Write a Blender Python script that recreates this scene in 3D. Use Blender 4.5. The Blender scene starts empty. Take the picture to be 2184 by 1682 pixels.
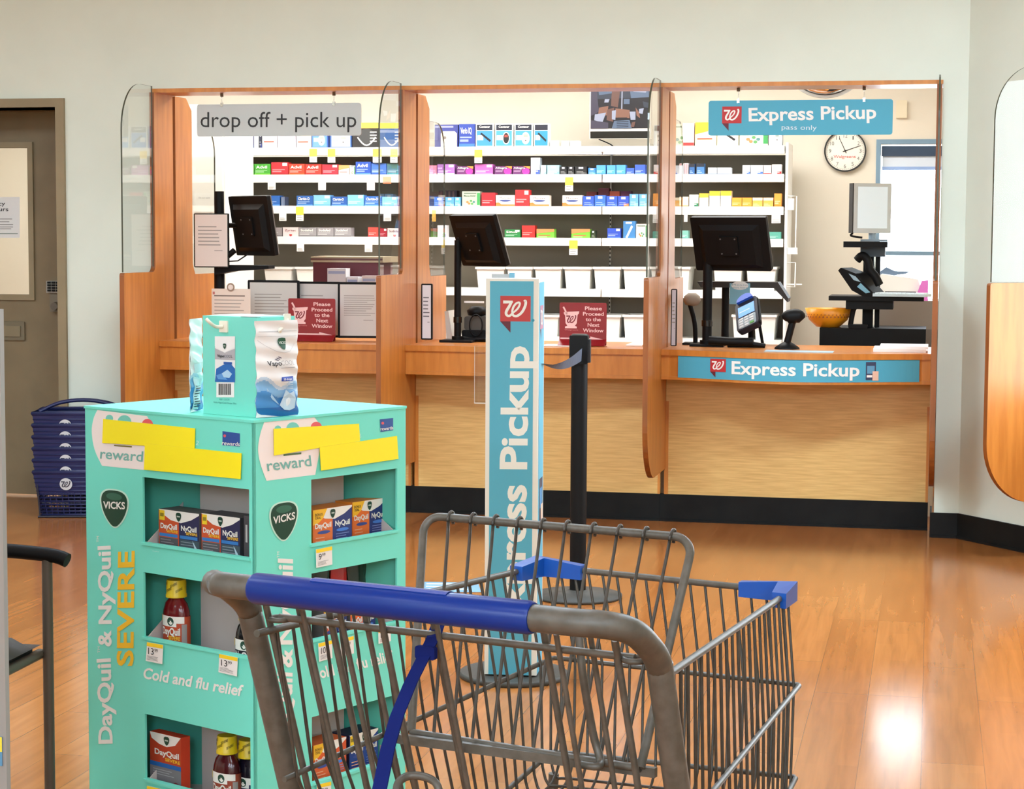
import bpy, math, random
from mathutils import Matrix, Vector
random.seed(7)
S = bpy.context.scene
COL = S.collection
PI = math.pi

# ------------------------------------------------------------------ camera, world, exposure
W_PX, H_PX = 2184, 1682
FPX, CX, CY, CAM_H, HZ, ROLL = 4200.0, 1092.0, 841.0, 1.40, 509.0, 0.0053
PITCH = math.atan((CY - HZ) / FPX)
CAM_R = Matrix.Rotation(PI / 2 - PITCH, 3, 'X') @ Matrix.Rotation(ROLL, 3, 'Z')
CAM_C = Vector((0, 0, CAM_H))
cam_d = bpy.data.cameras.new('camera')
cam_d.sensor_fit = 'HORIZONTAL'
cam_d.sensor_width = 36.0
cam_d.lens = 36.0 * FPX / W_PX
cam_d.clip_start = 0.05
cam = bpy.data.objects.new('camera', cam_d)
cam.matrix_world = Matrix.Translation(CAM_C) @ CAM_R.to_4x4()
COL.objects.link(cam)
S.camera = cam
S.view_settings.view_transform = 'Standard'
S.view_settings.look = 'None'
S.view_settings.gamma = 1.0
S.view_settings.use_curve_mapping = False
S.view_settings.exposure = 0.0
try:
    S.cycles.max_bounces = 8
    S.cycles.diffuse_bounces = 4
    S.cycles.glossy_bounces = 4
    S.cycles.transparent_max_bounces = 16
    S.cycles.use_denoising = True
    S.cycles.sample_clamp_indirect = 6.0
    S.cycles.caustics_reflective = False
    S.cycles.caustics_refractive = False
except Exception:
    pass
wd = bpy.data.worlds.new('daylight')
S.world = wd
wd.use_nodes = True
wd.node_tree.nodes['Background'].inputs[0].default_value = (0.80, 0.90, 1.0, 1)
wd.node_tree.nodes['Background'].inputs[1].default_value = 11.0

STORE_W, PHARM_W = 62.0, 25.0       # watts of each ceiling troffer
def area_light(name, loc, sx, sy, watts, col, rot=(0, 0, 0)):
    l = bpy.data.lights.new(name, 'AREA')
    l.shape = 'RECTANGLE'; l.size = sx; l.size_y = sy
    l.energy = watts; l.color = col
    o = bpy.data.objects.new(name, l)
    o.location = loc; o.rotation_euler = rot
    COL.objects.link(o)
    return o

# ------------------------------------------------------------------ materials
MATS = {}
def lin(c):
    c /= 255.0
    return c / 12.92 if c <= 0.04045 else ((c + 0.055) / 1.055) ** 2.4
def rgba(c): return (lin(c[0]), lin(c[1]), lin(c[2]), 1.0)
def new_mat(name):
    m = bpy.data.materials.new(name); m.use_nodes = True
    nt = m.node_tree
    return m, nt, nt.nodes['Principled BSDF']
def setin(b, name, v):
    if name in b.inputs: b.inputs[name].default_value = v
def mat(key):
    """a tuple (r, g, b[, roughness]) in photo values, or the name of a special material"""
    if key in MATS: return MATS[key]
    if isinstance(key, str): raise KeyError(key)
    m, nt, b = new_mat('paint_%02x%02x%02x' % tuple(int(v) for v in key[:3]))
    b.inputs['Base Color'].default_value = rgba(key)
    b.inputs['Roughness'].default_value = key[3] if len(key) > 3 else 0.55
    MATS[key] = m
    return m
def special(name, col, rough=0.5, metal=0.0, emit=None, strength=1.0, coat=0.0, spec=None):
    m, nt, b = new_mat(name)
    b.inputs['Base Color'].default_value = rgba(col)
    b.inputs['Roughness'].default_value = rough
    b.inputs['Metallic'].default_value = metal
    if coat: setin(b, 'Coat Weight', coat); setin(b, 'Coat Roughness', 0.08)
    if spec is not None: setin(b, 'Specular IOR Level', spec)
    if emit:
        setin(b, 'Emission Color', rgba(emit)); setin(b, 'Emission Strength', strength)
    MATS[name] = m
    return m, nt, b
def noise_col(name, c1, c2, scale, rough=0.5, stretch=(1, 1, 1), detail=4, rot=0.0, coat=0.0, lo=0.35, hi=0.65):
    m, nt, b = special(name, c1, rough, coat=coat)
    tc = nt.nodes.new('ShaderNodeTexCoord'); mp = nt.nodes.new('ShaderNodeMapping')
    mp.inputs['Scale'].default_value = stretch; mp.inputs['Rotation'].default_value = (0, 0, rot)
    nz = nt.nodes.new('ShaderNodeTexNoise'); nz.inputs['Scale'].default_value = scale; nz.inputs['Detail'].default_value = detail
    cr = nt.nodes.new('ShaderNodeValToRGB')
    cr.color_ramp.elements[0].position = lo; cr.color_ramp.elements[0].color = rgba(c1)
    cr.color_ramp.elements[1].position = hi; cr.color_ramp.elements[1].color = rgba(c2)
    L = nt.links.new
    L(tc.outputs['Object'], mp.inputs[0]); L(mp.outputs[0], nz.inputs['Vector'])
    L(nz.outputs['Fac'], cr.inputs[0]); L(cr.outputs[0], b.inputs['Base Color'])
    return m, nt, b, nz, cr, mp

noise_col('wall_paint', (211, 217, 202), (216, 222, 207), 3.0, 0.75)
noise_col('pharm_paint', (226, 218, 202), (230, 222, 206), 3.0, 0.75)
noise_col('ceiling_paint', (225, 222, 214), (232, 229, 222), 8.0, 0.9)
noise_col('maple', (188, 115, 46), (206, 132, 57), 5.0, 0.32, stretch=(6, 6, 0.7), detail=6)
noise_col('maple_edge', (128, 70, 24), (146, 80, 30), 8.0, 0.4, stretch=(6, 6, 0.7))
noise_col('bamboo', (212, 168, 98), (230, 190, 118), 7.0, 0.45, stretch=(1.0, 1.0, 16), detail=8)
noise_col('cove_base', (15, 15, 14), (22, 22, 20), 9.0, 0.6)
setin(MATS['cove_base'].node_tree.nodes['Principled BSDF'], 'Specular IOR Level', 0.2)
noise_col('door_paint', (118, 102, 74), (128, 110, 80), 5.0, 0.55)
noise_col('frame_paint', (134, 118, 88), (144, 127, 96), 5.0, 0.55)
noise_col('cart_metal', (78, 75, 66), (94, 90, 81), 60.0, 0.42, detail=3)
noise_col('cart_dark', (54, 50, 42), (68, 63, 54), 60.0, 0.4, detail=3)
MATS['cart_metal'].node_tree.nodes['Principled BSDF'].inputs['Metallic'].default_value = 0.1
MATS['cart_dark'].node_tree.nodes['Principled BSDF'].inputs['Metallic'].default_value = 0.1
special('black_plastic', (18, 18, 18), 0.5, spec=0.15)
special('black_gloss', (14, 14, 14), 0.2)
special('dark_rubber', (58, 56, 50), 0.6)
special('chrome', (210, 210, 205), 0.15, 1.0)
special('mirror_dome', (235, 235, 235), 0.02, 1.0)
special('white_plastic', (236, 234, 228), 0.4)
special('shelf_white', (244, 242, 236), 0.4)
special('cart_blue', (6, 44, 122), 0.3, spec=0.3)
special('cap_blue', (16, 82, 172), 0.35)
special('strap_blue', (18, 30, 92), 0.85, spec=0.1)
special('teal_card', (116, 226, 204), 0.5)
special('basket_navy', (20, 28, 74), 0.4)
special('glow_lamp', (255, 255, 250), 0.5, emit=(255, 252, 242), strength=3.0)
special('screen_glow', (190, 200, 205), 0.3, emit=(186, 198, 206), strength=0.6)
special('padscreen', (90, 140, 210), 0.3, emit=(110, 160, 225), strength=0.7)
for nm, c in (('tv_a', (92, 84, 104)), ('tv_b', (40, 36, 46)), ('tv_c', (120, 138, 165)), ('tv_d', (205, 208, 228)), ('tv_e', (140, 98, 86)), ('tv_f', (176, 122, 100)), ('tv_g', (70, 76, 92))):
    special(nm, (10, 10, 10), 0.3, emit=c, strength=1.0)

def acrylic():
    m = bpy.data.materials.new('clear_acrylic'); m.use_nodes = True
    nt = m.node_tree; nt.nodes.clear(); L = nt.links.new
    out = nt.nodes.new('ShaderNodeOutputMaterial'); mix = nt.nodes.new('ShaderNodeMixShader')
    tr = nt.nodes.new('ShaderNodeBsdfTransparent'); tr.inputs[0].default_value = (0.975, 0.985, 0.98, 1)
    gl = nt.nodes.new('ShaderNodeBsdfGlossy'); gl.inputs['Roughness'].default_value = 0.01
    fr = nt.nodes.new('ShaderNodeFresnel'); fr.inputs[0].default_value = 1.49
    ge = nt.nodes.new('ShaderNodeNewGeometry'); mu = nt.nodes.new('ShaderNodeMath'); mu.operation = 'SUBTRACT'; mu.inputs[0].default_value = 1.0; mu2 = nt.nodes.new('ShaderNodeMath'); mu2.operation = 'MULTIPLY'
    L(ge.outputs['Backfacing'], mu.inputs[1]); L(mu.outputs[0], mu2.inputs[0]); L(fr.outputs[0], mu2.inputs[1]); L(mu2.outputs[0], mix.inputs[0]); L(tr.outputs[0], mix.inputs[1]); L(gl.outputs[0], mix.inputs[2]); L(mix.outputs[0], out.inputs[0])
    MATS['acrylic'] = m
    m2 = bpy.data.materials.new('film'); m2.use_nodes = True
    nt = m2.node_tree; nt.nodes.clear(); L = nt.links.new
    out = nt.nodes.new('ShaderNodeOutputMaterial'); mix = nt.nodes.new('ShaderNodeMixShader')
    tr = nt.nodes.new('ShaderNodeBsdfTransparent'); df = nt.nodes.new('ShaderNodeBsdfDiffuse'); df.inputs[0].default_value = (0.8, 0.82, 0.82, 1)
    mix.inputs[0].default_value = 0.28
    L(tr.outputs[0], mix.inputs[1]); L(df.outputs[0], mix.inputs[2]); L(mix.outputs[0], out.inputs[0])
    MATS['film'] = m2
acrylic()
special('acrylic_edge', (70, 72, 58), 0.2)

def floor_mat():
    m, nt, b = special('laminate', (200, 142, 84), 0.16, coat=0.0)
    L = nt.links.new
    tc = nt.nodes.new('ShaderNodeTexCoord')
    mp = nt.nodes.new('ShaderNodeMapping'); mp.inputs['Rotation'].default_value = (0, 0, math.radians(12 + 90))
    br = nt.nodes.new('ShaderNodeTexBrick')
    br.inputs['Scale'].default_value = 1.0
    br.inputs['Brick Width'].default_value = 1.22; br.inputs['Row Height'].default_value = 0.165
    br.inputs['Mortar Size'].default_value = 0.0011; br.inputs['Bias'].default_value = 0.0
    br.inputs['Color1'].default_value = rgba((162, 99, 47)); br.inputs['Color2'].default_value = rgba((174, 111, 57))
    br.inputs['Mortar'].default_value = rgba((136, 86, 46)); br.offset = 0.37; br.offset_frequency = 3
    strip = nt.nodes.new('ShaderNodeTexBrick')
    strip.inputs['Scale'].default_value = 1.0
    strip.inputs['Brick Width'].default_value = 0.46; strip.inputs['Row Height'].default_value = 0.055
    strip.inputs['Mortar Size'].default_value = 0.0
    strip.inputs['Color1'].default_value = (0.86, 0.85, 0.84, 1); strip.inputs['Color2'].default_value = (1.06, 1.07, 1.08, 1)
    strip.offset = 0.41; strip.offset_frequency = 2
    mp2 = nt.nodes.new('ShaderNodeMapping'); mp2.inputs['Scale'].default_value = (1.3, 22, 1)
    nz = nt.nodes.new('ShaderNodeTexNoise'); nz.inputs['Scale'].default_value = 1.6; nz.inputs['Detail'].default_value = 7; nz.inputs['Distortion'].default_value = 0.6
    cr = nt.nodes.new('ShaderNodeValToRGB')
    cr.color_ramp.elements[0].position = 0.3; cr.color_ramp.elements[0].color = (0.82, 0.79, 0.75, 1)
    cr.color_ramp.elements[1].position = 0.68; cr.color_ramp.elements[1].color = (1.08, 1.08, 1.08, 1)
    mul = nt.nodes.new('ShaderNodeMixRGB'); mul.blend_type = 'MULTIPLY'; mul.inputs[0].default_value = 1
    mul2 = nt.nodes.new('ShaderNodeMixRGB'); mul2.blend_type = 'MULTIPLY'; mul2.inputs[0].default_value = 0.55
    L(tc.outputs['Object'], mp.inputs[0]); L(mp.outputs[0], br.inputs['Vector']); L(mp.outputs[0], strip.inputs['Vector'])
    L(mp.outputs[0], mp2.inputs[0]); L(mp2.outputs[0], nz.inputs['Vector']); L(nz.outputs['Fac'], cr.inputs[0])
    L(br.outputs['Color'], mul.inputs[1]); L(cr.outputs[0], mul.inputs[2])
    L(mul.outputs[0], mul2.inputs[1]); L(strip.outputs['Color'], mul2.inputs[2])
    L(mul2.outputs[0], b.inputs['Base Color'])
    b.inputs['Roughness'].default_value = 0.15
floor_mat()

# ------------------------------------------------------------------ mesh builder
TXT = {}
def text_geo(s, bold):
    k = (s, bold)
    if k not in TXT:
        cu = bpy.data.curves.new('lettering', 'FONT'); cu.body = s; cu.size = 1; cu.offset = bold; cu.resolution_u = 3
        ob = bpy.data.objects.new('lettering', cu); me = ob.to_mesh()
        v = [(p.co.x, p.co.y) for p in me.vertices]; f = [tuple(p.vertices) for p in me.polygons]
        ob.to_mesh_clear(); bpy.data.objects.remove(ob); bpy.data.curves.remove(cu)
        TXT[k] = (v, f, min(p[0] for p in v), max(p[0] for p in v))
    return TXT[k]

CAP = max(p[1] for p in text_geo('H', 0.0)[0])
class MB:
    def __init__(s): s.v = []; s.f = []; s.m = []; s.sm = []; s.mats = []; s.warp = None; s.xf = None
    def add(s, verts, faces, m, smooth=False):
        if m not in s.mats: s.mats.append(m)
        i = s.mats.index(m); n = len(s.v)
        for p in verts:
            p = Vector(p)
            if s.warp: p = Vector(s.warp(p))
            if s.xf is not None: p = s.xf @ p
            s.v.append(p)
        for f in faces:
            s.f.append([n + k for k in f]); s.m.append(i); s.sm.append(smooth)
        return s
    def box(s, x0, y0, z0, x1, y1, z1, m, b=0.0):
        if b <= 0:
            v = [(x, y, z) for z in (z0, z1) for y in (y0, y1) for x in (x0, x1)]
            return s.add(v, [(0, 2, 3, 1), (4, 5, 7, 6), (0, 1, 5, 4), (2, 6, 7, 3), (0, 4, 6, 2), (1, 3, 7, 5)], m)
        prof = []
        for (cx, cz, a0) in ((x1 - b, z1 - b, 0), (x0 + b, z1 - b, 90), (x0 + b, z0 + b, 180), (x1 - b, z0 + b, 270)):
            for k in range(4):
                a = math.radians(a0 + 30 * k); prof.append((cx + b * math.cos(a), cz + b * math.sin(a)))
        return s.prism(prof, y0, y1, m)
    def prism(s, pts, y0, y1, m, edge=None):
        """outline in the x-z plane given a depth from y0 to y1"""
        n = len(pts)
        s.add([(p[0], y0, p[1]) for p in pts], [tuple(range(n))], m)
        s.add([(p[0], y1, p[1]) for p in pts], [tuple(range(n))[::-1]], m)
        v = [(p[0], y0, p[1]) for p in pts] + [(p[0], y1, p[1]) for p in pts]
        return s.add(v, [(i, i + n, (i + 1) % n + n, (i + 1) % n) for i in range(n)], edge or m)
    def prism_yz(s, pts, x0, x1, m, edge=None):
        n = len(pts)
        s.add([(x0, p[0], p[1]) for p in pts], [tuple(range(n))[::-1]], m)
        s.add([(x1, p[0], p[1]) for p in pts], [tuple(range(n))], m)
        v = [(x0, p[0], p[1]) for p in pts] + [(x1, p[0], p[1]) for p in pts]
        return s.add(v, [(i, (i + 1) % n, (i + 1) % n + n, i + n) for i in range(n)], edge or m)
    def prism_xy(s, pts, z0, z1, m, edge=None):
        n = len(pts)
        s.add([(p[0], p[1], z0) for p in pts], [tuple(range(n))[::-1]], m)
        s.add([(p[0], p[1], z1) for p in pts], [tuple(range(n))], m)
        v = [(p[0], p[1], z0) for p in pts] + [(p[0], p[1], z1) for p in pts]
        return s.add(v, [(i, (i + 1) % n, (i + 1) % n + n, i + n) for i in range(n)], edge or m)
    def rect(s, x0, z0, x1, z1, y, m): return s.add([(x0, y, z0), (x1, y, z0), (x1, y, z1), (x0, y, z1)], [(0, 1, 2, 3)], m)
    def poly(s, pts, y, m): return s.add([(p[0], y, p[1]) for p in pts], [tuple(range(len(pts)))], m)
    def disc(s, cx, cz, rx, rz, y, m, n=28): return s.poly([(cx + rx * math.cos(2 * PI * k / n), cz + rz * math.sin(2 * PI * k / n)) for k in range(n)], y, m)
    def strip(s, pts, w, y, m):
        """flat brush stroke in the x-z plane, w = width or list of widths"""
        n = len(pts); w = w if isinstance(w, (list, tuple)) else [w] * n; v = []
        for i, p in enumerate(pts):
            a = pts[max(i - 1, 0)]; b = pts[min(i + 1, n - 1)]
            dx, dz = b[0] - a[0], b[1] - a[1]; l = math.hypot(dx, dz) or 1e-9
            nx, nz = -dz / l * w[i] / 2, dx / l * w[i] / 2
            v += [(p[0] + nx, y, p[1] + nz), (p[0] - nx, y, p[1] - nz)]
        return s.add(v, [(2 * i, 2 * i + 1, 2 * i + 3, 2 * i + 2) for i in range(n - 1)], m)
    def tube(s, pts, r, m, n=8, closed=False):
        pts = [Vector(p) for p in pts]; k = len(pts); rs = r if isinstance(r, (list, tuple)) else [r] * k
        v = []; nrm = None
        for i, p in enumerate(pts):
            a = pts[(i - 1) % k] if closed else pts[max(i - 1, 0)]
            b = pts[(i + 1) % k] if closed else pts[min(i + 1, k - 1)]
            t = (b - a).normalized()
            if nrm is None:
                nrm = t.cross(Vector((0, 0, 1)))
                if nrm.length < 1e-3: nrm = t.cross(Vector((1, 0, 0)))
            nrm = (nrm - t * nrm.dot(t)).normalized(); bn = t.cross(nrm)
            for j in range(n):
                an = 2 * PI * j / n
                v.append(p + (nrm * math.cos(an) + bn * math.sin(an)) * rs[i])
        f = []
        for i in range(k if closed else k - 1):
            for j in range(n):
                a = i * n + j; b = i * n + (j + 1) % n; i2 = (i + 1) % k
                f.append((a, b, i2 * n + (j + 1) % n, i2 * n + j))
        s.add(v, f, m, True)
        if not closed:
            s.add(v[:n], [tuple(range(n))[::-1]], m); s.add(v[-n:], [tuple(range(n))], m)
        return s
    def lathe(s, prof, cx, cy, m, n=24, ax=1.0, ay=1.0, z0=0.0, caps=True):
        v = []
        for (r, z) in prof:
            for j in range(n):
                a = 2 * PI * j / n
                v.append((cx + r * ax * math.cos(a), cy + r * ay * math.sin(a), z0 + z))
        f = []
        for i in range(len(prof) - 1):
            for j in range(n):
                f.append((i * n + j, i * n + (j + 1) % n, (i + 1) * n + (j + 1) % n, (i + 1) * n + j))
        s.add(v, f, m, True)
        if caps:
            s.add(v[:n], [tuple(range(n))[::-1]], m); s.add(v[-n:], [tuple(range(n))], m)
        return s
    def text(s, t, x0, x1, zb, h, y, m, bold=0.0, slope=0.0):
        """lettering fitted between x0 and x1 on the base line zb, capitals h tall"""
        v, f, a, b = text_geo(t, bold)
        k = (x1 - x0) / max(b - a, 1e-6); kz = h / CAP
        return s.add([(x0 + (p[0] - a) * k, y, zb + p[1] * kz + (p[0] - a) * k * slope) for p in v], f, m)
    # ---- the same on a measured face
    def pquad(s, F, pts, m, lift=0.0008): return s.poly([F.p(*q) for q in pts], F.d - lift, m)
    def prect(s, F, x0, y0, x1, y1, m, lift=0.0008): return s.pquad(F, [(x0, y1), (x1, y1), (x1, y0), (x0, y0)], m, lift)
    def pdisc(s, F, cx, cy, r, m, lift=0.0008, ry=None):
        ry = ry or r
        return s.pquad(F, [(cx + r * math.cos(2 * PI * k / 28), cy - ry * math.sin(2 * PI * k / 28)) for k in range(28)], m, lift)
    def ptext(s, F, t, a, b, hpx, m, bold=0.0, lift=0.0012, up=None):
        """lettering from point a to point b on face F, capitals hpx tall (perpendicular, in the picture)"""
        A = Vector(F.p(*a)); B = Vector(F.p(*b)); d = B - A
        px = Vector((b[0] - a[0], b[1] - a[1])).normalized(); pu = Vector((px.y, -px.x)) if up is None else Vector(up)
        U = Vector(F.p(a[0] + pu.x * hpx, a[1] + pu.y * hpx)) - A
        v, f, x0, x1 = text_geo(t, bold)
        dd = d / (x1 - x0); uu = U / CAP
        out = []
        for p in v:
            q = A + dd * (p[0] - x0) + uu * p[1]
            out.append((q.x, F.d - lift, q.y))
        return s.add(out, f, m)

def tag(o, label=None, cat=None, group=None, kind=None):
    if label: o['label'] = label
    if cat: o['category'] = cat
    if group: o['group'] = group
    if kind: o['kind'] = kind
    return o
def mesh_obj(name, mb, org=Vector((0, 0, 0))):
    me = bpy.data.meshes.new(name)
    me.from_pydata([tuple(p - org) for p in mb.v], [], mb.f)
    for k in mb.mats: me.materials.append(mat(k))
    me.polygons.foreach_set('material_index', mb.m)
    me.polygons.foreach_set('use_smooth', mb.sm)
    me.update()
    o = bpy.data.objects.new(name, me)
    COL.objects.link(o)
    return o
def place(o, F, org):
    o.location = F @ Vector(org)
    o.rotation_euler = (0, 0, math.atan2(F[1][0], F[0][0]))
class Thing:
    """an Empty at the thing's base that carries its parts; all coordinates are those of the frame F"""
    def __init__(s, name, label, cat, F, org, group=None, kind=None):
        s.F = F; s.org = Vector(org)
        s.o = bpy.data.objects.new(name, None); s.o.empty_display_size = 0.05
        COL.objects.link(s.o); place(s.o, F, s.org)
        tag(s.o, label, cat, group, kind)
    def part(s, name, mb, parent=None, label=None):
        o = mesh_obj(name, mb, s.org); o.parent = parent or s.o
        if label: o['label'] = label
        return o
def single(name, mb, label, cat, F, org, group=None, kind=None):
    o = mesh_obj(name, mb, Vector(org)); place(o, F, org)
    tag(o, label, cat, group, kind)
    return o
def struct(name, mb, F=None, org=(0, 0, 0), parent=None):
    F = F or Matrix.Identity(4)
    o = mesh_obj(name, mb, Vector(org))
    if parent: o.parent = parent
    else:
        place(o, F, org); o['kind'] = 'structure'
    return o

# ------------------------------------------------------------------ measuring helpers
def ray(px, py): return CAM_R @ Vector(((px - CX) / FPX, -(py - CY) / FPX, -1))
def project(P):
    v = CAM_R.transposed() @ (Vector(P) - CAM_C); return (CX + FPX * v.x / -v.z, CY - FPX * v.y / -v.z)
def on_z(px, py, z):
    d = ray(px, py); return CAM_C + d * ((z - CAM_H) / d.z)
def frame(x, y, deg): return Matrix.Translation((x, y, 0)) @ Matrix.Rotation(math.radians(deg), 4, 'Z')
class Face:
    """the vertical plane local y = d of frame F"""
    def __init__(s, F, d=0.0): s.F = F; s.d = d; s.o = F.inverted() @ CAM_C; s.R = F.inverted().to_3x3()
    def p(s, px, py):
        d = s.R @ ray(px, py); t = (s.d - s.o.y) / d.y; q = s.o + d * t
        return (q.x, q.z)
def sub(F, x, y, deg): return F @ Matrix.Translation((x, y, 0)) @ Matrix.Rotation(math.radians(deg), 4, 'Z')

# ------------------------------------------------------------------ marks
LOGO_STROKES = [([(765, 885), (870, 885), (985, 878)], [66, 62, 44]),
    ([(955, 880), (900, 985), (852, 1062), (832, 1125), (848, 1172), (895, 1190), (950, 1162), (990, 1092)], [58, 62, 64, 62, 56, 52, 50, 46]),
    ([(985, 1150), (972, 1085), (1000, 990), (1060, 915), (1122, 893), (1143, 925), (1108, 1008), (1040, 1080), (985, 1120)], [46, 48, 48, 46, 44, 44, 44, 42, 36]),
    ([(978, 1110), (985, 1165), (1030, 1190), (1100, 1180), (1190, 1105), (1250, 1000), (1275, 910), (1265, 855), (1235, 872)], [46, 52, 54, 56, 58, 60, 60, 58, 44])]
def smooth_pts(p, n=4):
    out = []
    for i in range(len(p) - 1):
        p0 = p[max(i - 1, 0)]; p1 = p[i]; p2 = p[i + 1]; p3 = p[min(i + 2, len(p) - 1)]
        for k in range(n):
            t = k / n
            out.append(tuple(0.5 * ((2 * b) + (c - a) * t + (2 * a - 5 * b + 4 * c - d) * t * t + (3 * b - a - 3 * c + d) * t ** 3) for a, b, c, d in zip(p0, p1, p2, p3)))
    out.append(tuple(p[-1])); return out
def script_w(mb, x, z, w, h, y, m):
    """the script letter inside the rectangle x..x+w, z..z+h (the red badge's own proportions)"""
    fx = lambda p: (x + (p[0] - 700) / 685 * w, z + (1310 - p[1]) / 560 * h)
    for i, (pts, ws) in enumerate(LOGO_STROKES):
        q = smooth_pts([(p[0], p[1], wd_) for p, wd_ in zip(pts, ws)])
        mb.strip([fx(p) for p in q], [p[2] / 685 * w for p in q], y - 0.00012 * i, m)
RED = (186, 42, 44); DKRED = (96, 28, 44); WHITE = (238, 236, 228); INK = (28, 28, 28)
def badge(mb, x, z, w, h, y, tail=True, red=RED, m=WHITE):
    mb.rect(x, z, x + w, z + h, y, red)
    if tail: mb.poly([(x, z), (x + 0.34 * w, z - 0.44 * h), (x + 0.34 * w, z)], y, DKRED)
    script_w(mb, x, z, w, h, y - 0.0006, m)
def pick_shape(cx, cz, w, h):
    half = [(0, .5), (.2, .49), (.36, .44), (.46, .35), (.5, .22), (.48, .05), (.41, -.13), (.29, -.31), (.14, -.45), (.05, -.495), (0, -.5)]
    half = smooth_pts(half, 3)
    return [(cx + a * w, cz + b * h) for a, b in half][::-1] + [(cx - a * w, cz + b * h) for a, b in half][1:-1]
def shield(mb, cx, cz, w, h, y, halo=None, word=True):
    if halo: mb.poly(pick_shape(cx, cz, w * 1.12, h * 1.08), y, halo)
    mb.poly(pick_shape(cx, cz, w, h), y - 0.0004, (22, 66, 50, 0.3))
    if word:
        mb.disc(cx, cz + .33 * h, w * .30, h * .10, y - 0.0007, (52, 104, 84, 0.3))
        mb.text('VICKS', cx - .42 * w, cx + .42 * w, cz - 0.03 * h, h * .185, y - 0.0010, WHITE, 0.025, 0.06)
    else:
        mb.rect(cx - .3 * w, cz - .02 * h, cx + .3 * w, cz + .14 * h, y - 0.0007, (190, 200, 190))
def lines(mb, x0, x1, z0, z1, n, y, m, jag=0.35):
    for k in range(n):
        z = z1 + (z0 - z1) * (k + 0.5) / n; t = (z1 - z0) / n * 0.28
        mb.rect(x0, z - t / 2, x1 - random.random() * jag * (x1 - x0), z + t / 2, y, m)

# ------------------------------------------------------------------ frames and the room
WF = frame(0.761, 9.761, -12)            # counter line: x along the counters, y into the pharmacy, y = 0 the counter base
WALL = -0.23                             # front face of the pharmacy wall
HEAD = 2.149                             # underside of the wall over the counters
GON = 2.30                               # shelf front of the medicine shelving
BACK = 2.86                              # back wall of the pharmacy
fw = Face(WF, WALL); fb = Face(WF, 0.0)
CZ = 0.868                               # counter height
CEIL = 3.35
PCEIL = 2.72
x_f = [fb.p(371, 600)[0], fb.p(887, 600)[0], fb.p(1421, 800)[0], fb.p(1996, 800)[0]]   # right faces of the counter dividers
FT = 0.024                               # divider thickness
x_corner = fw.p(2063, 300)[0]
x_open0 = x_f[0] - FT
def wfp(x, y, z=0): return WF @ Vector((x, y, z))

mb = MB()
mb.add([(-9, -11, 0), (9, -11, 0), (9, 16, 0), (-9, 16, 0), (-9, -11, -.05), (9, -11, -.05), (9, 16, -.05), (-9, 16, -.05)],
       [(0, 1, 2, 3), (4, 7, 6, 5), (0, 4, 5, 1), (1, 5, 6, 2), (2, 6, 7, 3), (3, 7, 4, 0)], 'laminate')
struct('floor', mb)
# the wall between shop and pharmacy, in solid pieces round the openings
dF = Face(WF, WALL)
dx0 = dF.p(-150, 600)[0]; dx1 = dF.p(126, 600)[0]; dtop = dF.p(80, 229)[1]
mb = MB()
mb.box(x_open0 - 6.2, WALL, 0, dx0, 0, CEIL, 'wall_paint')                # beyond the door
mb.box(dx0, WALL, dtop, dx1, 0, CEIL, 'wall_paint')                       # over the door
mb.box(dx1, WALL, 0, x_open0, 0, CEIL, 'wall_paint')                      # door to counters
mb.box(x_open0, WALL, HEAD, x_f[3] + 0.004, 0, CEIL, 'wall_paint')        # over the counters
mb.box(x_f[3] + 0.004, WALL, 0, x_corner, 0, CEIL, 'wall_paint')          # short piece at the corner
struct('wall_back', mb, WF)
# the wall that turns towards the shop on the far right
c0 = wfp(x_corner, WALL)
c1 = on_z(2184, 1177, 0)
ang = math.degrees(math.atan2(c1.y - c0.y, c1.x - c0.x))
RF = frame(c0.x, c0.y, ang)              # x runs towards the camera, y into that wall
FT = 0.024                               # divider thickness
fx = min((k * .005 for k in range(60, 300)), key=lambda t: abs(project(RF @ Vector((t + FT, -0.42, .9)))[0] - 2109))
mb = MB(); mb.box(0, 0, 0, fx, 0.23, CEIL, 'wall_paint'); mb.box(fx, 0, HEAD, 2.6, 0.23, CEIL, 'wall_paint'); mb.box(2.6, 0, 0, 5.2, 0.23, CEIL, 'wall_paint')
mb.box(fx + FT, 0.05, 0.0, 2.6, 0.2, 0.73, 'bamboo')
struct('wall_right', mb, RF)
mb = MB(); mb.box(-0.006, -0.012, 0, 5.2, 0, 0.118, 'cove_base'); mb.box(-0.006, -0.02, 0, 5.2, 0, 0.012, 'cove_base')
struct('baseboard_right', mb, RF)
mb = MB(); mb.box(x_f[3] - 0.006, WALL - 0.012, 0, x_corner, WALL, 0.118, 'cove_base'); mb.box(x_f[3] - 0.006, WALL - 0.02, 0, x_corner, WALL, 0.012, 'cove_base')
mb.box(x_f[3] - 0.014, WALL - 0.012, 0, x_f[3] - 0.006, 0, 0.118, 'cove_base')
for a, b in ((dx1 + 0.06, x_open0 - 0.02),): mb.box(a, WALL - 0.012, 0, b, WALL, 0.1, 'cove_base')
struct('baseboard_back', mb, WF)
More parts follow.
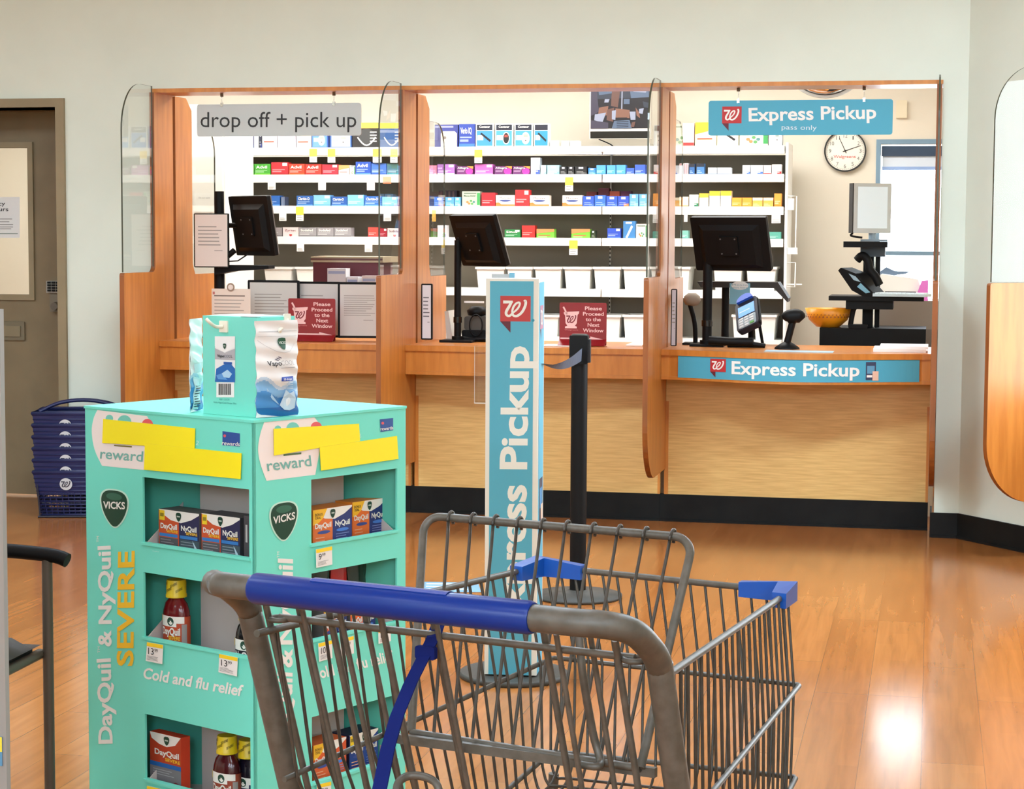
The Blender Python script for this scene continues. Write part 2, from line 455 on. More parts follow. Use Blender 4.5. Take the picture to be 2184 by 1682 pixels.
# shop shell behind and beside the camera
mb = MB(); mb.box(-8.4, -10, 0, -8.2, 11.6, CEIL, 'wall_paint'); struct('wall_left', mb)
mb = MB(); mb.box(-8.4, -10.2, 0, 6.2, -10, CEIL, 'wall_paint'); struct('wall_front', mb)
mb = MB(); mb.box(5.0, -10, 0, 5.2, 6.5, CEIL, 'wall_paint'); struct('wall_east', mb)
mb = MB(); mb.prism_xy([(-8.4, -10.2), (6.2, -10.2), (6.2, 9.0), tuple(wfp(x_corner, -0.05)[:2]), tuple(wfp(x_open0 - 6.2, -0.05)[:2])], CEIL, CEIL + 0.1, 'ceiling_paint')
struct('ceiling', mb)
# pharmacy room
px_l, px_r = x_f[0] - 2.7, x_f[3] + 0.85
wx0, wz1 = Face(WF, BACK).p(1879, 307); wx1 = wx0 + 0.66; wz0 = 0.86
mb = MB()
mb.box(px_l, BACK, 0, wx0, BACK + 0.2, PCEIL, 'pharm_paint')
mb.box(wx0, BACK, wz1, wx1, BACK + 0.2, PCEIL, 'pharm_paint'); mb.box(wx0, BACK, 0, wx1, BACK + 0.2, wz0, 'pharm_paint')
mb.box(wx1, BACK, 0, px_r, BACK + 0.2, PCEIL, 'pharm_paint')
struct('wall_pharmacy', mb, WF)
mb = MB(); mb.box(px_l - 0.2, 0, 0, px_l, BACK + 0.2, PCEIL, 'pharm_paint'); struct('wall_pharmacy_left', mb, WF)
mb = MB(); mb.box(px_r, 0.0, 0, px_r + 0.2, BACK + 0.2, PCEIL, 'pharm_paint'); struct('wall_pharmacy_right', mb, WF)
mb = MB(); mb.box(px_l - 0.2, 0.0, PCEIL, px_r + 0.2, BACK + 0.2, PCEIL + 0.1, 'ceiling_paint'); struct('ceiling_pharmacy', mb, WF)
mb = MB()
mb.box(x_open0, WALL + 0.001, HEAD - 0.02, x_f[3] + 0.004, 0.02, HEAD, 'maple')
struct('trim_1', mb, WF)
# the bright window behind the third counter
mb = MB(); t = 0.028
B0 = BACK - 0.012
for a in ((wx0 - t, wz0 - t, wx0, wz1 + t), (wx1, wz0 - t, wx1 + t, wz1 + t), (wx0, wz1, wx1, wz1 + t), (wx0, wz0 - t, wx1, wz0), (wx0, wz0 + .45, wx1, wz0 + .475)):
    mb.box(a[0], B0, a[1], a[2], BACK + 0.06, a[3], (120, 150, 172))
win = struct('window_1', mb, WF)
mb = MB(); mb.box(wx0, BACK + 0.05, wz0, wx1, BACK + 0.056, wz1, 'acrylic')
struct('pane', mb, WF, parent=win)
g = Thing('roller_blind', 'dark blue roller blind rolled up at the top of the bright window', 'blind', WF, (wx0 + .3, BACK, wz1 - .09))
mb = MB(); mb.box(wx0 + 0.005, BACK + 0.012, wz1 - 0.075, wx1 - 0.005, BACK + 0.048, wz1 - 0.012, (44, 66, 92)); g.part('roller_case', mb)
mb = MB(); mb.box(wx0 + 0.01, BACK + 0.028, wz1 - 0.14, wx1 - 0.01, BACK + 0.031, wz1 - 0.075, (215, 226, 240)); g.part('fabric', mb)
mb = MB(); mb.box(wx0 + 0.008, BACK + 0.024, wz1 - 0.16, wx1 - 0.008, BACK + 0.036, wz1 - 0.14, (150, 178, 226)); g.part('bottom_bar', mb)
o = area_light('window_daylight', wfp((wx0 + wx1) / 2, BACK + 0.35, (wz0 + wz1) / 2), wx1 - wx0, wz1 - wz0, 1.0, (1, 1, 1), (PI / 2, 0, math.radians(-12)))
o.data.cycles.is_portal = True

# ceiling lamps of the shop (above the frame) and of the pharmacy
def troffer(F, x, y, z, sx, sy, watts, col, n, where):
    g = Thing('ceiling_light', n, 'ceiling lamp', F, (x, y, z - 0.05), 'recessed lamps in the ' + where)
    mb = MB(); w = 0.03
    for a in ((-sx / 2 - w, -sy / 2 - w, sx / 2 + w, -sy / 2), (-sx / 2 - w, sy / 2, sx / 2 + w, sy / 2 + w), (-sx / 2 - w, -sy / 2, -sx / 2, sy / 2), (sx / 2, -sy / 2, sx / 2 + w, sy / 2)):
        mb.box(x + a[0], y + a[1], z - 0.03, x + a[2], y + a[3], z, 'white_plastic')
    g.part('frame', mb)
    mb = MB(); mb.box(x - sx / 2, y - sy / 2, z - 0.012, x + sx / 2, y + sy / 2, z - 0.006, 'glow_lamp'); g.part('diffuser', mb)
    p = F @ Vector((x, y, z - 0.035))
    area_light('lamp_tube_light', p, sx, sy, watts, col, (0, 0, math.atan2(F[1][0], F[0][0])))
ID = Matrix.Identity(4)
for y, k_ in ((-8.2, 1.7), (-5.4, 1.9), (-2.6, 1.6), (0.4, .25), (3.6, .2), (6.5, 1.38)):  # rearmost rows are added, unseen, for more light on upright faces
    for x in (-6.0, -3.2, -0.6, 2.2):  # leftmost column is added to brighten the display's left face
        troffer(ID, x, y, CEIL, 1.2, 0.6, STORE_W * k_ * (.62 if y > 6 and x < -3 else 1.0), (0.93, 1.20, 1.46), 'unseen white recessed ceiling lamp over the shop floor', 'shop ceiling')
for ix, x in enumerate((x_f[0] + .55, x_f[1] + .65, x_f[2] + .55)):
    troffer(WF, x, 1.15, PCEIL, 1.2, 0.6, PHARM_W, (1.0, 1.02, 1.02), 'white recessed ceiling lamp over the pharmacy floor', 'pharmacy ceiling')
    troffer(WF, x, 1.15 + 0.5, PCEIL, 1.2, 0.3, PHARM_W * .5, (1.0, 1.02, 1.02), 'white recessed ceiling lamp near the medicine shelving', 'pharmacy ceiling over the shelving')

troffer(WF, x_f[0] - .95, 1.3, PCEIL, 1.2, 0.6, PHARM_W * 2, (1.0, 1.02, 1.02), 'added ceiling lamp brightening the room behind the grey door', 'pharmacy ceiling')  # extra lamp, added so the view through the door glass is bright
# ------------------------------------------------------------------ door on the far left
dd = Face(WF, WALL + 0.31)
wl, wt = dd.p(62, 315); wl, wb = dd.p(62, 628); wl = dd.p(62, 450)[0]; wl0 = wl - 0.55
mb = MB()
for a in ((dx0, .012, wl0, dtop - .001), (wl, .012, dx1, dtop - .001), (wl0, .012, wl, wb), (wl0, wt, wl, dtop - .001)):
    mb.box(a[0], WALL + 0.31, a[1], a[2], WALL + 0.355, a[3], 'door_paint')
g = struct('door_1', mb, WF)
mb = MB(); fwid = 0.055
mb.box(dx1 - 0.002, WALL - 0.018, 0, dx1 + fwid - 0.01, WALL + 0.36, dtop + fwid - .01, 'frame_paint')
mb.box(dx0 - fwid, WALL - 0.018, 0, dx0, WALL + 0.36, dtop + fwid - .01, 'frame_paint')
mb.box(dx0, WALL - 0.018, dtop, dx1 - 0.002, WALL + 0.36, dtop + fwid - .01, 'frame_paint')
struct('door_frame', mb, WF, parent=g)
mb = MB()
for a in ((wl, wb - .03, wl + .03, wt + .03), (wl0 - .03, wb - .03, wl0, wt + .03), (wl0, wt, wl, wt + .03), (wl0, wb - .03, wl, wb)):
    mb.box(a[0], dd.d - 0.014, a[1], a[2], dd.d + 0.03, a[3], 'frame_paint')
struct('window_bead', mb, WF, parent=g)
mb = MB(); mb.box(wl0, dd.d + 0.018, wb, wl, dd.d + 0.023, wt, 'acrylic')
struct('door_glass', mb, WF, parent=g)
mb = MB(); a0, a1 = dd.p(-40, 724); b0, b1 = dd.p(54, 686)
mb.box(a0, dd.d - 0.012, a1, b0, dd.d, b1, (112, 100, 76), 0.004); mb.box(a0 + .02, dd.d - 0.018, a1 + .02, b0 - .022, dd.d - .012, b1 - .022, (128, 114, 86))
struct('mail_slot', mb, WF, parent=g)
kx, kz = dd.p(116, 612)
mb = MB()
mb.box(kx - .022, dd.d - .055, kz - .03, kx + .07, dd.d, kz + .034, (150, 146, 134))
for r_ in range(4):
    for c_ in range(3): mb.box(kx - .012 + .024 * c_, dd.d - .062, kz - .022 + .014 * r_, kx + .006 + .024 * c_, dd.d - .055, kz - .012 + .014 * r_, 'black_plastic')
mb.box(kx - .01, dd.d - .04, kz - .13, kx + .07, dd.d, kz - .03, (116, 106, 88)); mb.tube([(kx + .03, dd.d, kz - .1), (kx + .03, dd.d - .075, kz - .1)], [.028, .02], (96, 88, 74), 14)
mb.tube([(kx + .05, dd.d, kz - .3), (kx + .05, dd.d - .03, kz - .3)], .02, (120, 112, 92), 12)
struct('keypad_lock', mb, WF, parent=g)
mb = MB(); F = Face(WF, dd.d - 0.016)
mb.prect(F, -60, 420, 42, 507, (226, 226, 222), 0.0)
mb.ptext(F, 'Pharmacy', (-50, 438), (11, 438), 8, INK, 0.01); mb.ptext(F, 'hours', (-20, 450), (18, 450), 8, INK, 0.01)
for yy, xx in ((466, 26), (472, 20), (478, 28), (483, 28), (487, 24)): mb.prect(F, -40, yy, xx, yy + 1.6, (130, 130, 126))
mb.prect(F, -50, 497, 38, 499, (150, 160, 150))
p = F.p(-8, 507)
single('paper_notice', mb, 'white paper notice taped to the glass of the grey door', 'notice', WF, (p[0], F.d, p[1]))

# ------------------------------------------------------------------ counters between the dividers
def arc(cx, cz, r, a0, a1, n=10): return [(cx + r * math.cos(math.radians(a0 + (a1 - a0) * k / n)), cz + r * math.sin(math.radians(a0 + (a1 - a0) * k / n))) for k in range(n + 1)]
ZB, ZW, ZT = 0.262, 1.222, HEAD - 0.02
def divider(F, xr, lab, y_front=-0.65, y_strip=-0.25, rear=True, base_y=0.0, tr=None):
    g = Thing('counter_divider', lab, 'divider', F, (xr - FT / 2, base_y - .2, 0))
    x0, x1 = xr - FT, xr
    R = 0.27; r2 = 0.035
    out = [(base_y, ZT), (y_strip, ZT)]
    out += [(y, z) for y, z in arc(y_strip - r2, ZW + r2, r2, 0, -90, 6)]
    out += [(y, z) for y, z in arc(y_front + .012, ZW - .012, .012, 90, 180, 3)]
    out += [(y, z) for y, z in arc(y_front + R, ZB + R, R, 180, 262, 12)]
    out += [(base_y, ZB)]
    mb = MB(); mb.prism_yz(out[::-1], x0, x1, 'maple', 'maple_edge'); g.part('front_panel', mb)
    mb = MB(); e = 0.004; xm = (x0 + x1) / 2
    Rp = 0.24
    pane = [(y_strip - .001, ZW + .003), (y_strip - .001, ZT + .03)] + arc(y_front + .012 + Rp, ZT + .03 - Rp, Rp, 90, 180, 12) + [(y_front + .012, ZW + .003)]
    mb.prism_yz(pane, xm - e, xm + e, 'acrylic', 'acrylic_edge'); g.part('front_pane', mb)
    if rear:
        q0, q1, q2 = base_y + .035, base_y + .27, base_y + .64
        out = [(q0, .3), (q2, .3), (q2, ZW - .02), (q1 + r2, ZW - .02), (q1, ZW + r2), (q1, ZT - .06), (q1 - .08, ZT), (q0, ZT)]
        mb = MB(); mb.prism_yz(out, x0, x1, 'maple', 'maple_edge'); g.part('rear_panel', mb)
        pane = [(q1 + .001, ZW - .016), (q2, ZW - .016)] + [(q2, ZT - .35)] + arc(q2 - .16, ZT - .28, .16, 0, 90, 8) + [(q1 + .001, ZT - .12)]
        mb = MB(); mb.prism_yz(pane, xm - e, xm + e, 'acrylic', 'acrylic_edge'); g.part('rear_pane', mb)
    return g
divider(WF, x_f[0], 'maple counter divider with clear pane beside the grey door wall')
divider(WF, x_f[1], 'maple counter divider with clear pane between first and second counter')
divider(WF, x_f[2], 'maple counter divider with clear pane between second counter and Express Pickup counter')
divider(WF, x_f[3], 'maple counter divider seen edge-on at the right end of the Express Pickup counter', rear=False)
# one more on the turned wall: find where it stands
divider(RF, fx + FT, 'large rounded maple divider with clear pane on the turned wall at far right', y_front=-0.42, y_strip=0.0, rear=False, base_y=0.22)

def make_bow(x0, x1, amt):
    def f(x):
        t = min(max((x - x0) / (x1 - x0), 0), 1)
        s = math.sin(PI * t)
        return amt * s * s if amt < .1 else amt * (0.5 - 0.5 * math.cos(2 * PI * min(max((t - .02) / .96, 0), 1))) ** 0.75
    return f
AP = -0.20                                # apron line
bows = []
def counter(i, amt, lab):
    x0, x1 = x_f[i] + 0.001, x_f[i + 1] - FT - 0.001
    bow = make_bow(x0, x1, amt); bows.append(bow)
    g = Thing('service_counter', lab, 'counter', WF, ((x0 + x1) / 2, 0.0, 0), 'service counters')
    n = 32; xs = [x0 + (x1 - x0) * k / n for k in range(n + 1)]
    mb = MB(); top = [(x, AP - 0.012 - bow(x)) for x in xs] + [(x1, 0.03), (x1, .42), (x0, .42), (x0, 0.03)]
    mb.prism_xy(top, CZ - .028, CZ, 'maple'); g.part('counter_top', mb)
    mb = MB(); fr = [(x, AP - bow(x)) for x in xs]
    mb.prism_xy(fr + [(x, y + .022) for x, y in fr[::-1]], .738, CZ - .028, 'maple')
    lip = [(x, y - .006) for x, y in fr]
    mb.prism_xy(lip + [(x, y + .03) for x, y in fr[::-1]], .722, .738, 'maple'); g.part('apron', mb)
    mb = MB(); mb.box(x0, 0.0, .135, x1, .03, .84, 'bamboo'); g.part('base_panel', mb)
    mb = MB(); mb.box(x0 - .006, -0.003, .135, x0 + .014, -.0005, .60, 'maple'); g.part('edge_strip', mb); mb = MB(); mb.box(x1 - .012, -0.003, .135, x1, -.0005, .60, 'maple'); g.part('edge_strip', mb)
    mb = MB(); mb.box(x0 - FT, -.008, 0, x1 + .001, .03, .135, 'cove_base'); mb.box(x0 - FT, -.018, 0, x1 + .001, -.008, .011, 'cove_base'); g.part('toe_kick', mb)
    return g
counter(0, .03, 'maple service counter under the drop off and pick up sign')
counter(1, .04, 'maple service counter in the middle, behind the blue sign tower')
counter(2, .17, 'bowed maple service counter with the blue Express Pickup banner')
# the worktops behind, and floor-standing cupboards under them, keep the pharmacy side solid
mb = MB(); mb.box(x_f[0], .48, 0, x_f[3], .50, 0.70, (190, 180, 160)); struct('trim_2', mb, WF)

# Express Pickup banner on the bowed apron
bw = bows[2]
apf = Face(WF, AP - .1)
xb0 = Face(WF, AP - .02).p(1446, 780)[0]; xb1 = Face(WF, AP - .02).p(1961, 780)[0]
mb = MB(); mb.warp = lambda p: (p.x, p.y + AP - bw(p.x), p.z)
TEAL = (74, 164, 188)
n = 40
for k in range(n):
    a, b = xb0 + (xb1 - xb0) * k / n, xb0 + (xb1 - xb0) * (k + 1) / n
    mb.rect(a, .734, b, .848, -.0075, TEAL)
L_ = xb1 - xb0
badge(mb, xb0 + .142 * L_, .770, .068 * L_, .062, -.0095)
mb.text('Express Pickup', xb0 + .235 * L_, xb0 + .76 * L_, .764, .058, -.0095, WHITE, .022)
mb.rect(xb0 + .785 * L_, .745, xb0 + .825 * L_, .83, -.0095, (52, 62, 88)); mb.rect(xb0 + .79 * L_, .775, xb0 + .82 * L_, .812, -.0098, (92, 150, 180))
mb.rect(xb0 + .812 * L_, .742, xb0 + .836 * L_, .786, -.010, (226, 186, 160)); mb.rect(xb0 + .789 * L_, .757, xb0 + .811 * L_, .768, -.0101, WHITE)
single('counter_banner', mb, 'blue Express Pickup banner stuck along the front of the bowed counter', 'banner', WF, ((xb0 + xb1) / 2, AP - .18, .79))

# ------------------------------------------------------------------ hanging signs
def hang_sign(name, F, x0, y0, x1, y1, col, lab, hooks):
    a = F.p(x0, y1); b = F.p(x1, y0); c = F.p(x0, y0); e = F.p(x1, y1)
    z0 = (a[1] + e[1]) / 2; z1 = (b[1] + c[1]) / 2; xa, xb = (a[0] + c[0]) / 2, (b[0] + e[0]) / 2
    g = Thing(name, lab, 'sign', WF, ((xa + xb) / 2, F.d, z0))
    mb = MB(); mb.box(xa, F.d, z0, xb, F.d + .006, z1, col, .012)
    for hx in hooks:
        h = F.p(hx, (y0 + y1) / 2)[0]
        m2 = MB(); m2.box(h - .006, F.d - .004, z1 - .012, h + .006, F.d + .010, z1 + .008, 'chrome')
        m2.tube([(h, F.d + .003, z1), (h, F.d + .003, HEAD - .03)], .0016, 'chrome', 6); m2.tube([(h, F.d + .003, HEAD - .036), (h, F.d + .003, HEAD - .019)], .008, (110, 104, 92), 10)
        g.part('hanger', m2)
    return g, mb
F = Face(WF, -.12)
g, mb = hang_sign('hanging_sign', F, 420, 221, 770, 290, (196, 203, 199), 'pale grey hanging sign reading drop off + pick up', (473, 712))
mb.ptext(F, 'drop off + pick up', (428, 271), (760, 271), 32, (34, 36, 34), 0.0)
g.part('sign_board', mb)
F = Face(WF, -.12)
g, mb = hang_sign('hanging_sign', F, 1511, 213, 1904, 288, TEAL, 'blue hanging sign reading Express Pickup pass only', (1574, 1842))
a = F.p(1540, 263); b = F.p(1582, 227)
badge(mb, a[0], a[1], b[0] - a[0], b[1] - a[1], F.d - .001)
mb.ptext(F, 'Express Pickup', (1597, 258), (1869, 252), 27, WHITE, .022)
mb.ptext(F, 'pass only', (1667, 276), (1742, 277), 10, (214, 228, 230), .0)
g.part('sign_board', mb)

# ------------------------------------------------------------------ medicine shelving
gf = Face(WF, GON)
gx0 = gf.p(489, 420)[0]; gx1 = gf.p(1673, 420)[0]; gs = [gx0, gf.p(870, 420)[0], gf.p(1283, 540)[0], gx1]
ROWZ = [sum(gf.p(x, y)[1] for x, y in q) / len(q) for q in (((700, 314.6), (1150, 314), (1560, 311.7)), ((700, 371.8), (1150, 373.3), (1560, 372.8)),
        ((700, 438.7), (1150, 441.5), (1560, 441.7)), ((700, 504), (1150, 509.3), (1560, 509.8)), ((1150, 615.7),), ((1150, 718),))]
SD = .34
shelving = Thing('medicine_shelving', 'long white medicine shelving with dark back panel behind the counters', 'shelving', WF, ((gx0 + gx1) / 2, GON + .2, 0))
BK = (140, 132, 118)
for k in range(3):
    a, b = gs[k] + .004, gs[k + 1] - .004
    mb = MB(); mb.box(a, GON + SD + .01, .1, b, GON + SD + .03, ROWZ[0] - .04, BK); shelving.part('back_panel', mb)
    for i, z in enumerate(ROWZ):
        mb = MB(); mb.box(a, GON + .004, z - .028, b, GON + SD + .009, z, 'shelf_white'); mb.box(a, GON - .006, z - .046, b, GON + .004, z + .003, 'shelf_white')
        mb.box(a, GON + .03, z - .046, b, GON + .05, z - .028, 'shelf_white')
        shelving.part('shelf', mb)
for k in range(4):
    x = gs[k]
    mb = MB(); mb.box(x - .004, GON + SD - .012, .05, x + .004, GON + SD + .034, ROWZ[0] - .03, 'shelf_white')
    if k in (1, 2):
        for j in range(46): mb.box(x - .003, GON + SD - .0135, .5 + j * .026, x + .003, GON + SD - .0125, .513 + j * .026, 'black_plastic')
    shelving.part('upright', mb)
for x, w in ((gs[0] - .02, .016), (gs[3] + .004, .016)):
    mb = MB(); mb.box(x, GON - .004, .02, x + w, GON + SD + .03, ROWZ[0] + .02, 'shelf_white'); shelving.part('end_panel', mb)
mb = MB(); mb.box(gs[0], GON + .01, 0, gs[3], GON + SD, .10, 'shelf_white'); mb.box(gs[0], GON + .01, .1, gs[3], GON + SD, .13, 'shelf_white'); shelving.part('base_deck', mb)
mb = MB(); q = gf.p(1420, 317); q2 = gf.p(1883, 317)
mb.box(gf.p(1237, 317)[0], GON - .009, ROWZ[0] - .032, gf.p(1360, 317)[0], GON - .006, ROWZ[0] - .008, (226, 226, 226)); shelving.part('shelf_label_strip', mb)
# shelf tickets
Z1 = lambda x, y: (400 + x / 4.368, 180 + y / 4.368)
Z2 = lambda x, y: (860 + x / 3.7655, 180 + y / 3.7655)
Z3 = lambda x, y: (1380 + x / 2.7164, 160 + y / 2.7164)
YEL, TW = (252, 216, 72), (240, 238, 234)
tickets = [(Z1, 418, 595, 490, 722, TW), (Z1, 1140, 600, 1210, 725, YEL), (Z1, 1310, 600, 1380, 728, YEL), (Z1, 1730, 600, 1812, 728, YEL), (Z1, 1893, 600, 1960, 730, YEL),
    (Z1, 752, 905, 825, 980, TW), (Z1, 1222, 905, 1293, 985, TW), (Z1, 1675, 905, 1748, 985, TW), (Z1, 1825, 860, 1900, 925, (240, 140, 90)),
    (Z1, 858, 1195, 925, 1270, TW), (Z1, 1015, 1140, 1085, 1270, YEL), (Z1, 1830, 1195, 1900, 1272, TW), (Z1, 1022, 1478, 1090, 1555, TW), (Z1, 1655, 1480, 1725, 1560, TW),
    (Z2, 575, 525, 637, 632, YEL), (Z2, 1302, 745, 1367, 858, YEL), (Z2, 235, 1010, 265, 1100, (240, 170, 70)), (Z2, 1335, 1252, 1403, 1368, YEL), (Z3, 722, 803, 775, 858, TW), (Z3, 215, 800, 236, 850, TW)]
for Z, a, b, c, d, col in tickets:
    p, q = gf.p(*Z(a, d)), gf.p(*Z(c, b)); mb = MB()
    mb.box(p[0], GON - .010, p[1], q[0], GON - .0085, q[1], col)
    if col == YEL: mb.rect(p[0], p[1], q[0], p[1] + (q[1] - p[1]) * .42, GON - .0106, TW)
    lines(mb, p[0] + .006, q[0] - .004, p[1] + .004, p[1] + (q[1] - p[1]) * .4, 3, GON - .0112, (120, 116, 110))
    shelving.part('price_ticket', mb)

# cartons: x0, x1, top in the zoomed crop; colour; look; banner word; second colour; art kind
def carton(Z, row, x0, x1, top, col, art, word, lab, name='medicine_carton', cat='medicine box', depth=.075, lift=0.0, back=0.0, group=None):
    z0 = ROWZ[row] + lift
    p = gf.p(*Z(x0, top)); q = gf.p(*Z(x1, top)); z1 = max(p[1], z0 + .02)
    a, b = p[0] + .0012, q[0] - .0012; y = GON + .006 + back; w, h = b - a, z1 - z0
    mb = MB(); mb.box(a, y, z0 + .0004, b, y + depth, z1, col)
    X = lambda t: a + w * t
    Zz = lambda t: z0 + h * t
    lt = tuple(min(255, int(v * .55 + 255 * .45)) for v in col[:3]); dk = tuple(int(v * .6) for v in col[:3])
    R = lambda u0, v0, u1, v1, c, l=.0008: mb.rect(X(u0), Zz(v0), X(u1), Zz(v1), y - l, c)
    kind = art[0]
    c2 = art[1] if len(art) > 1 else lt
    if kind == 'band':          # word on top, paler strip and small print below
        R(.0, .0, 1, .16, c2); R(.06, .24, .6, .34, lt); R(.06, .40, .8, .46, lt)
        if word: mb.text(word, X(.1), X(.8), Zz(.60), h * .24, y - .0012, WHITE, .02)
        if len(art) > 2: R(.66, .72, .94, .95, (238, 236, 230))
    elif kind == 'top':         # coloured head panel
        R(0, .70, 1, 1, c2); R(.08, .16, .7, .24, lt); R(.08, .30, .5, .37, lt)
        if word: mb.text(word, X(.12), X(.86), Zz(.76), h * .15, y - .0012, WHITE, .02)
    elif kind == 'swoosh':      # white carton with coloured foot and dark word with an oval
        R(0, 0, 1, .20, c2); mb.poly([(X(0), Zz(.2)), (X(.3), Zz(.2)), (X(.16), Zz(.36)), (X(0), Zz(.34))], y - .0009, c2)
        mb.disc(X(.5), Zz(.52), w * .3, h * .09, y - .001, (70, 84, 140))
        if word: mb.text(word, X(.2), X(.8), Zz(.68), h * .16, y - .0012, (70, 66, 74), .0)
    elif kind == 'round':       # a coloured disc at right
        mb.disc(X(.76), Zz(.42), w * .22, h * .36, y - .0008, c2); mb.poly([(X(.6), Zz(1)), (X(1), Zz(1)), (X(1), Zz(.66))], y - .0009, (238, 140, 60))
        R(.06, .5, .5, .58, lt, .001); R(.06, .34, .46, .42, lt, .001)
        if word: mb.text(word, X(.05), X(.72), Zz(.70), h * .2, y - .0014, WHITE, .01)
    elif kind == 'meter':       # glucose meter picture in a window
        R(.06, .06, .94, .70, c2); R(.06, .72, .94, .96, (26, 30, 46)); R(.1, .3, .42, .5, lt, .001)
        if word: mb.text(word, X(.2), X(.8), Zz(.82), h * .09, y - .0014, WHITE, .02)
        if art[2] == 'slab':
            mb.poly([(X(.25), Zz(.56)), (X(.32), Zz(.62)), (X(.86), Zz(.3)), (X(.8), Zz(.22))], y - .0016, (24, 26, 30))
        elif art[2] == 'dark':
            mb.disc(X(.62), Zz(.38), w * .2, h * .26, y - .0014, WHITE); mb.disc(X(.62), Zz(.38), w * .16, h * .22, y - .0018, (24, 26, 30)); R(.52, .42, .72, .52, (150, 60, 50), .0022)
        else:
            mb.disc(X(.62), Zz(.38), w * .22, h * .26, y - .0014, (226, 224, 216)); R(.5, .42, .74, .54, (150, 160, 150), .0018); mb.disc(X(.62), Zz(.28), w * .05, h * .03, y - .0018, (90, 90, 90))
    elif kind == 'device':      # pale device bulging at one side
        mb.prism([(X(.28 + .68 * u), Zz(v)) for t, (u, v) in enumerate([(0, .02), (1, .02), (1, .6), (.85, .7), (.15, .7), (0, .6)])], y - .012, y, c2)
        mb.disc(X(.45), Zz(.42), w * .07, h * .07, y - .0128, (120, 110, 108)); R(0, .86, .8, .94, lt)
    elif kind == 'heart':
        mb.disc(X(.46), Zz(.2), w * .05, h * .1, y - .001, (190, 60, 60)); mb.disc(X(.54), Zz(.2), w * .05, h * .1, y - .001, (190, 60, 60)); mb.poly([(X(.41), Zz(.18)), (X(.5), Zz(.03)), (X(.59), Zz(.18))], y - .001, (190, 60, 60))
        if word: mb.text(word, X(.12), X(.84), Zz(.58), h * .22, y - .0012, (120, 60, 64), .0)
    elif kind == 'stripes':
        for k in range(4): R(.1 + .22 * k, .05, .2 + .22 * k, .95, c2)
    elif kind == 'flap':        # small cartons with a pale square label and a dark lid
        R(.3, .70, .7, .92, (220, 224, 234)); R(.12, .18, .8, .25, lt); R(.12, .34, .7, .41, lt); R(.55, 0, 1, .3, c2, .0006)
    elif kind == 'corner':
        mb.poly([(X(0), Zz(1)), (X(1), Zz(1)), (X(1), Zz(.72)), (X(0), Zz(.5))], y - .0008, c2); R(.1, .12, .6, .2, lt); R(.1, .28, .8, .35, (200, 90, 70))
        if word: mb.text(word, X(.1), X(.8), Zz(.46), h * .14, y - .0012, (90, 80, 80), .0)
    elif kind == 'pills':
        for u, v, c in ((.3, .3, (220, 130, 80)), (.5, .38, (90, 150, 90)), (.66, .3, (80, 130, 130)), (.4, .2, (220, 130, 80)), (.56, .18, (90, 150, 90))): mb.disc(X(u), Zz(v), w * .07, h * .07, y - .001, c)
        R(.1, .84, .8, .9, (90, 110, 90)); R(.84, .1, 1, .9, (60, 150, 80), .0009)
        if word: mb.text(word, X(.1), X(.76), Zz(.66), h * .1, y - .0012, (70, 100, 80), .01)
    elif kind == 'stick':
        mb.poly([(X(.2), Zz(.08)), (X(.34), Zz(.02)), (X(.8), Zz(.68)), (X(.66), Zz(.76))], y - .001, (220, 228, 232)); R(.2, .84, .7, .95, (210, 215, 220))
    elif kind == 'hook':
        R(0, .78, 1, 1, YEL); mb.disc(X(.55), Zz(.46), w * .32, h * .3, y - .001, c2); mb.strip([(X(.2 + .7 * t), Zz(.42 - .32 * math.sin(PI * t))) for t in [k / 8 for k in range(9)]], w * .05, y - .0016, WHITE)
        for k in range(4): R(.68, .24 + .12 * k, .94, .28 + .12 * k, (210, 210, 206), .0014)
    single(name, mb, lab, cat, WF, ((a + b) / 2, y + depth / 2, z0), group)

NAVY, BLUE, LBLUE, SKY = (44, 58, 124), (42, 92, 180), (120, 176, 216), (88, 156, 214)
ROWN = ['top', 'second', 'third', 'fourth']
WINN = {1: 'left', 2: 'middle', 3: 'right'}
counts = {}
def row(Z, win, r, items):
    for it in items:
        x0, x1, top, col, art, word, look = it[:7]
        kw = it[7] if len(it) > 7 else {}
        k = (win, r, look); counts[k] = counts.get(k, 0) + 1
        row_list.append((Z, win, r, x0, x1, top, col, art, word, look, counts[k], kw))
row_list = []
row(Z1, 1, 0, [(400, 474, 420, NAVY, ('band', LBLUE), '', 'navy box'), (480, 612, 420, NAVY, ('band', LBLUE), '', 'wide navy box'), (615, 660, 430, (226, 222, 218), ('band', (180, 186, 200)), '', 'narrow white box'),
    (662, 690, 440, (34, 36, 50), ('flap', NAVY), '', 'narrow black box'), (692, 830, 400, (240, 234, 230), ('corner', (236, 230, 228)), '', 'large white box'), (836, 1004, 400, (214, 206, 222), ('band', (230, 226, 234)), '', 'large lilac box'),
    (1010, 1150, 410, (238, 226, 206), ('corner', (240, 234, 220)), '', 'cream box'), (1156, 1302, 400, (74, 116, 196), ('meter', (96, 140, 210), 'pale'), '', 'blue meter box'), (1326, 1524, 400, (66, 106, 196), ('meter', (232, 232, 230), 'pale'), '', 'wide blue meter box'),
    (1532, 1776, 356, (32, 30, 30), ('hook', (60, 60, 60)), '', 'black hooked pack'), (1788, 1996, 358, (70, 96, 140), ('hook', (44, 84, 140)), '', 'blue hooked pack')])
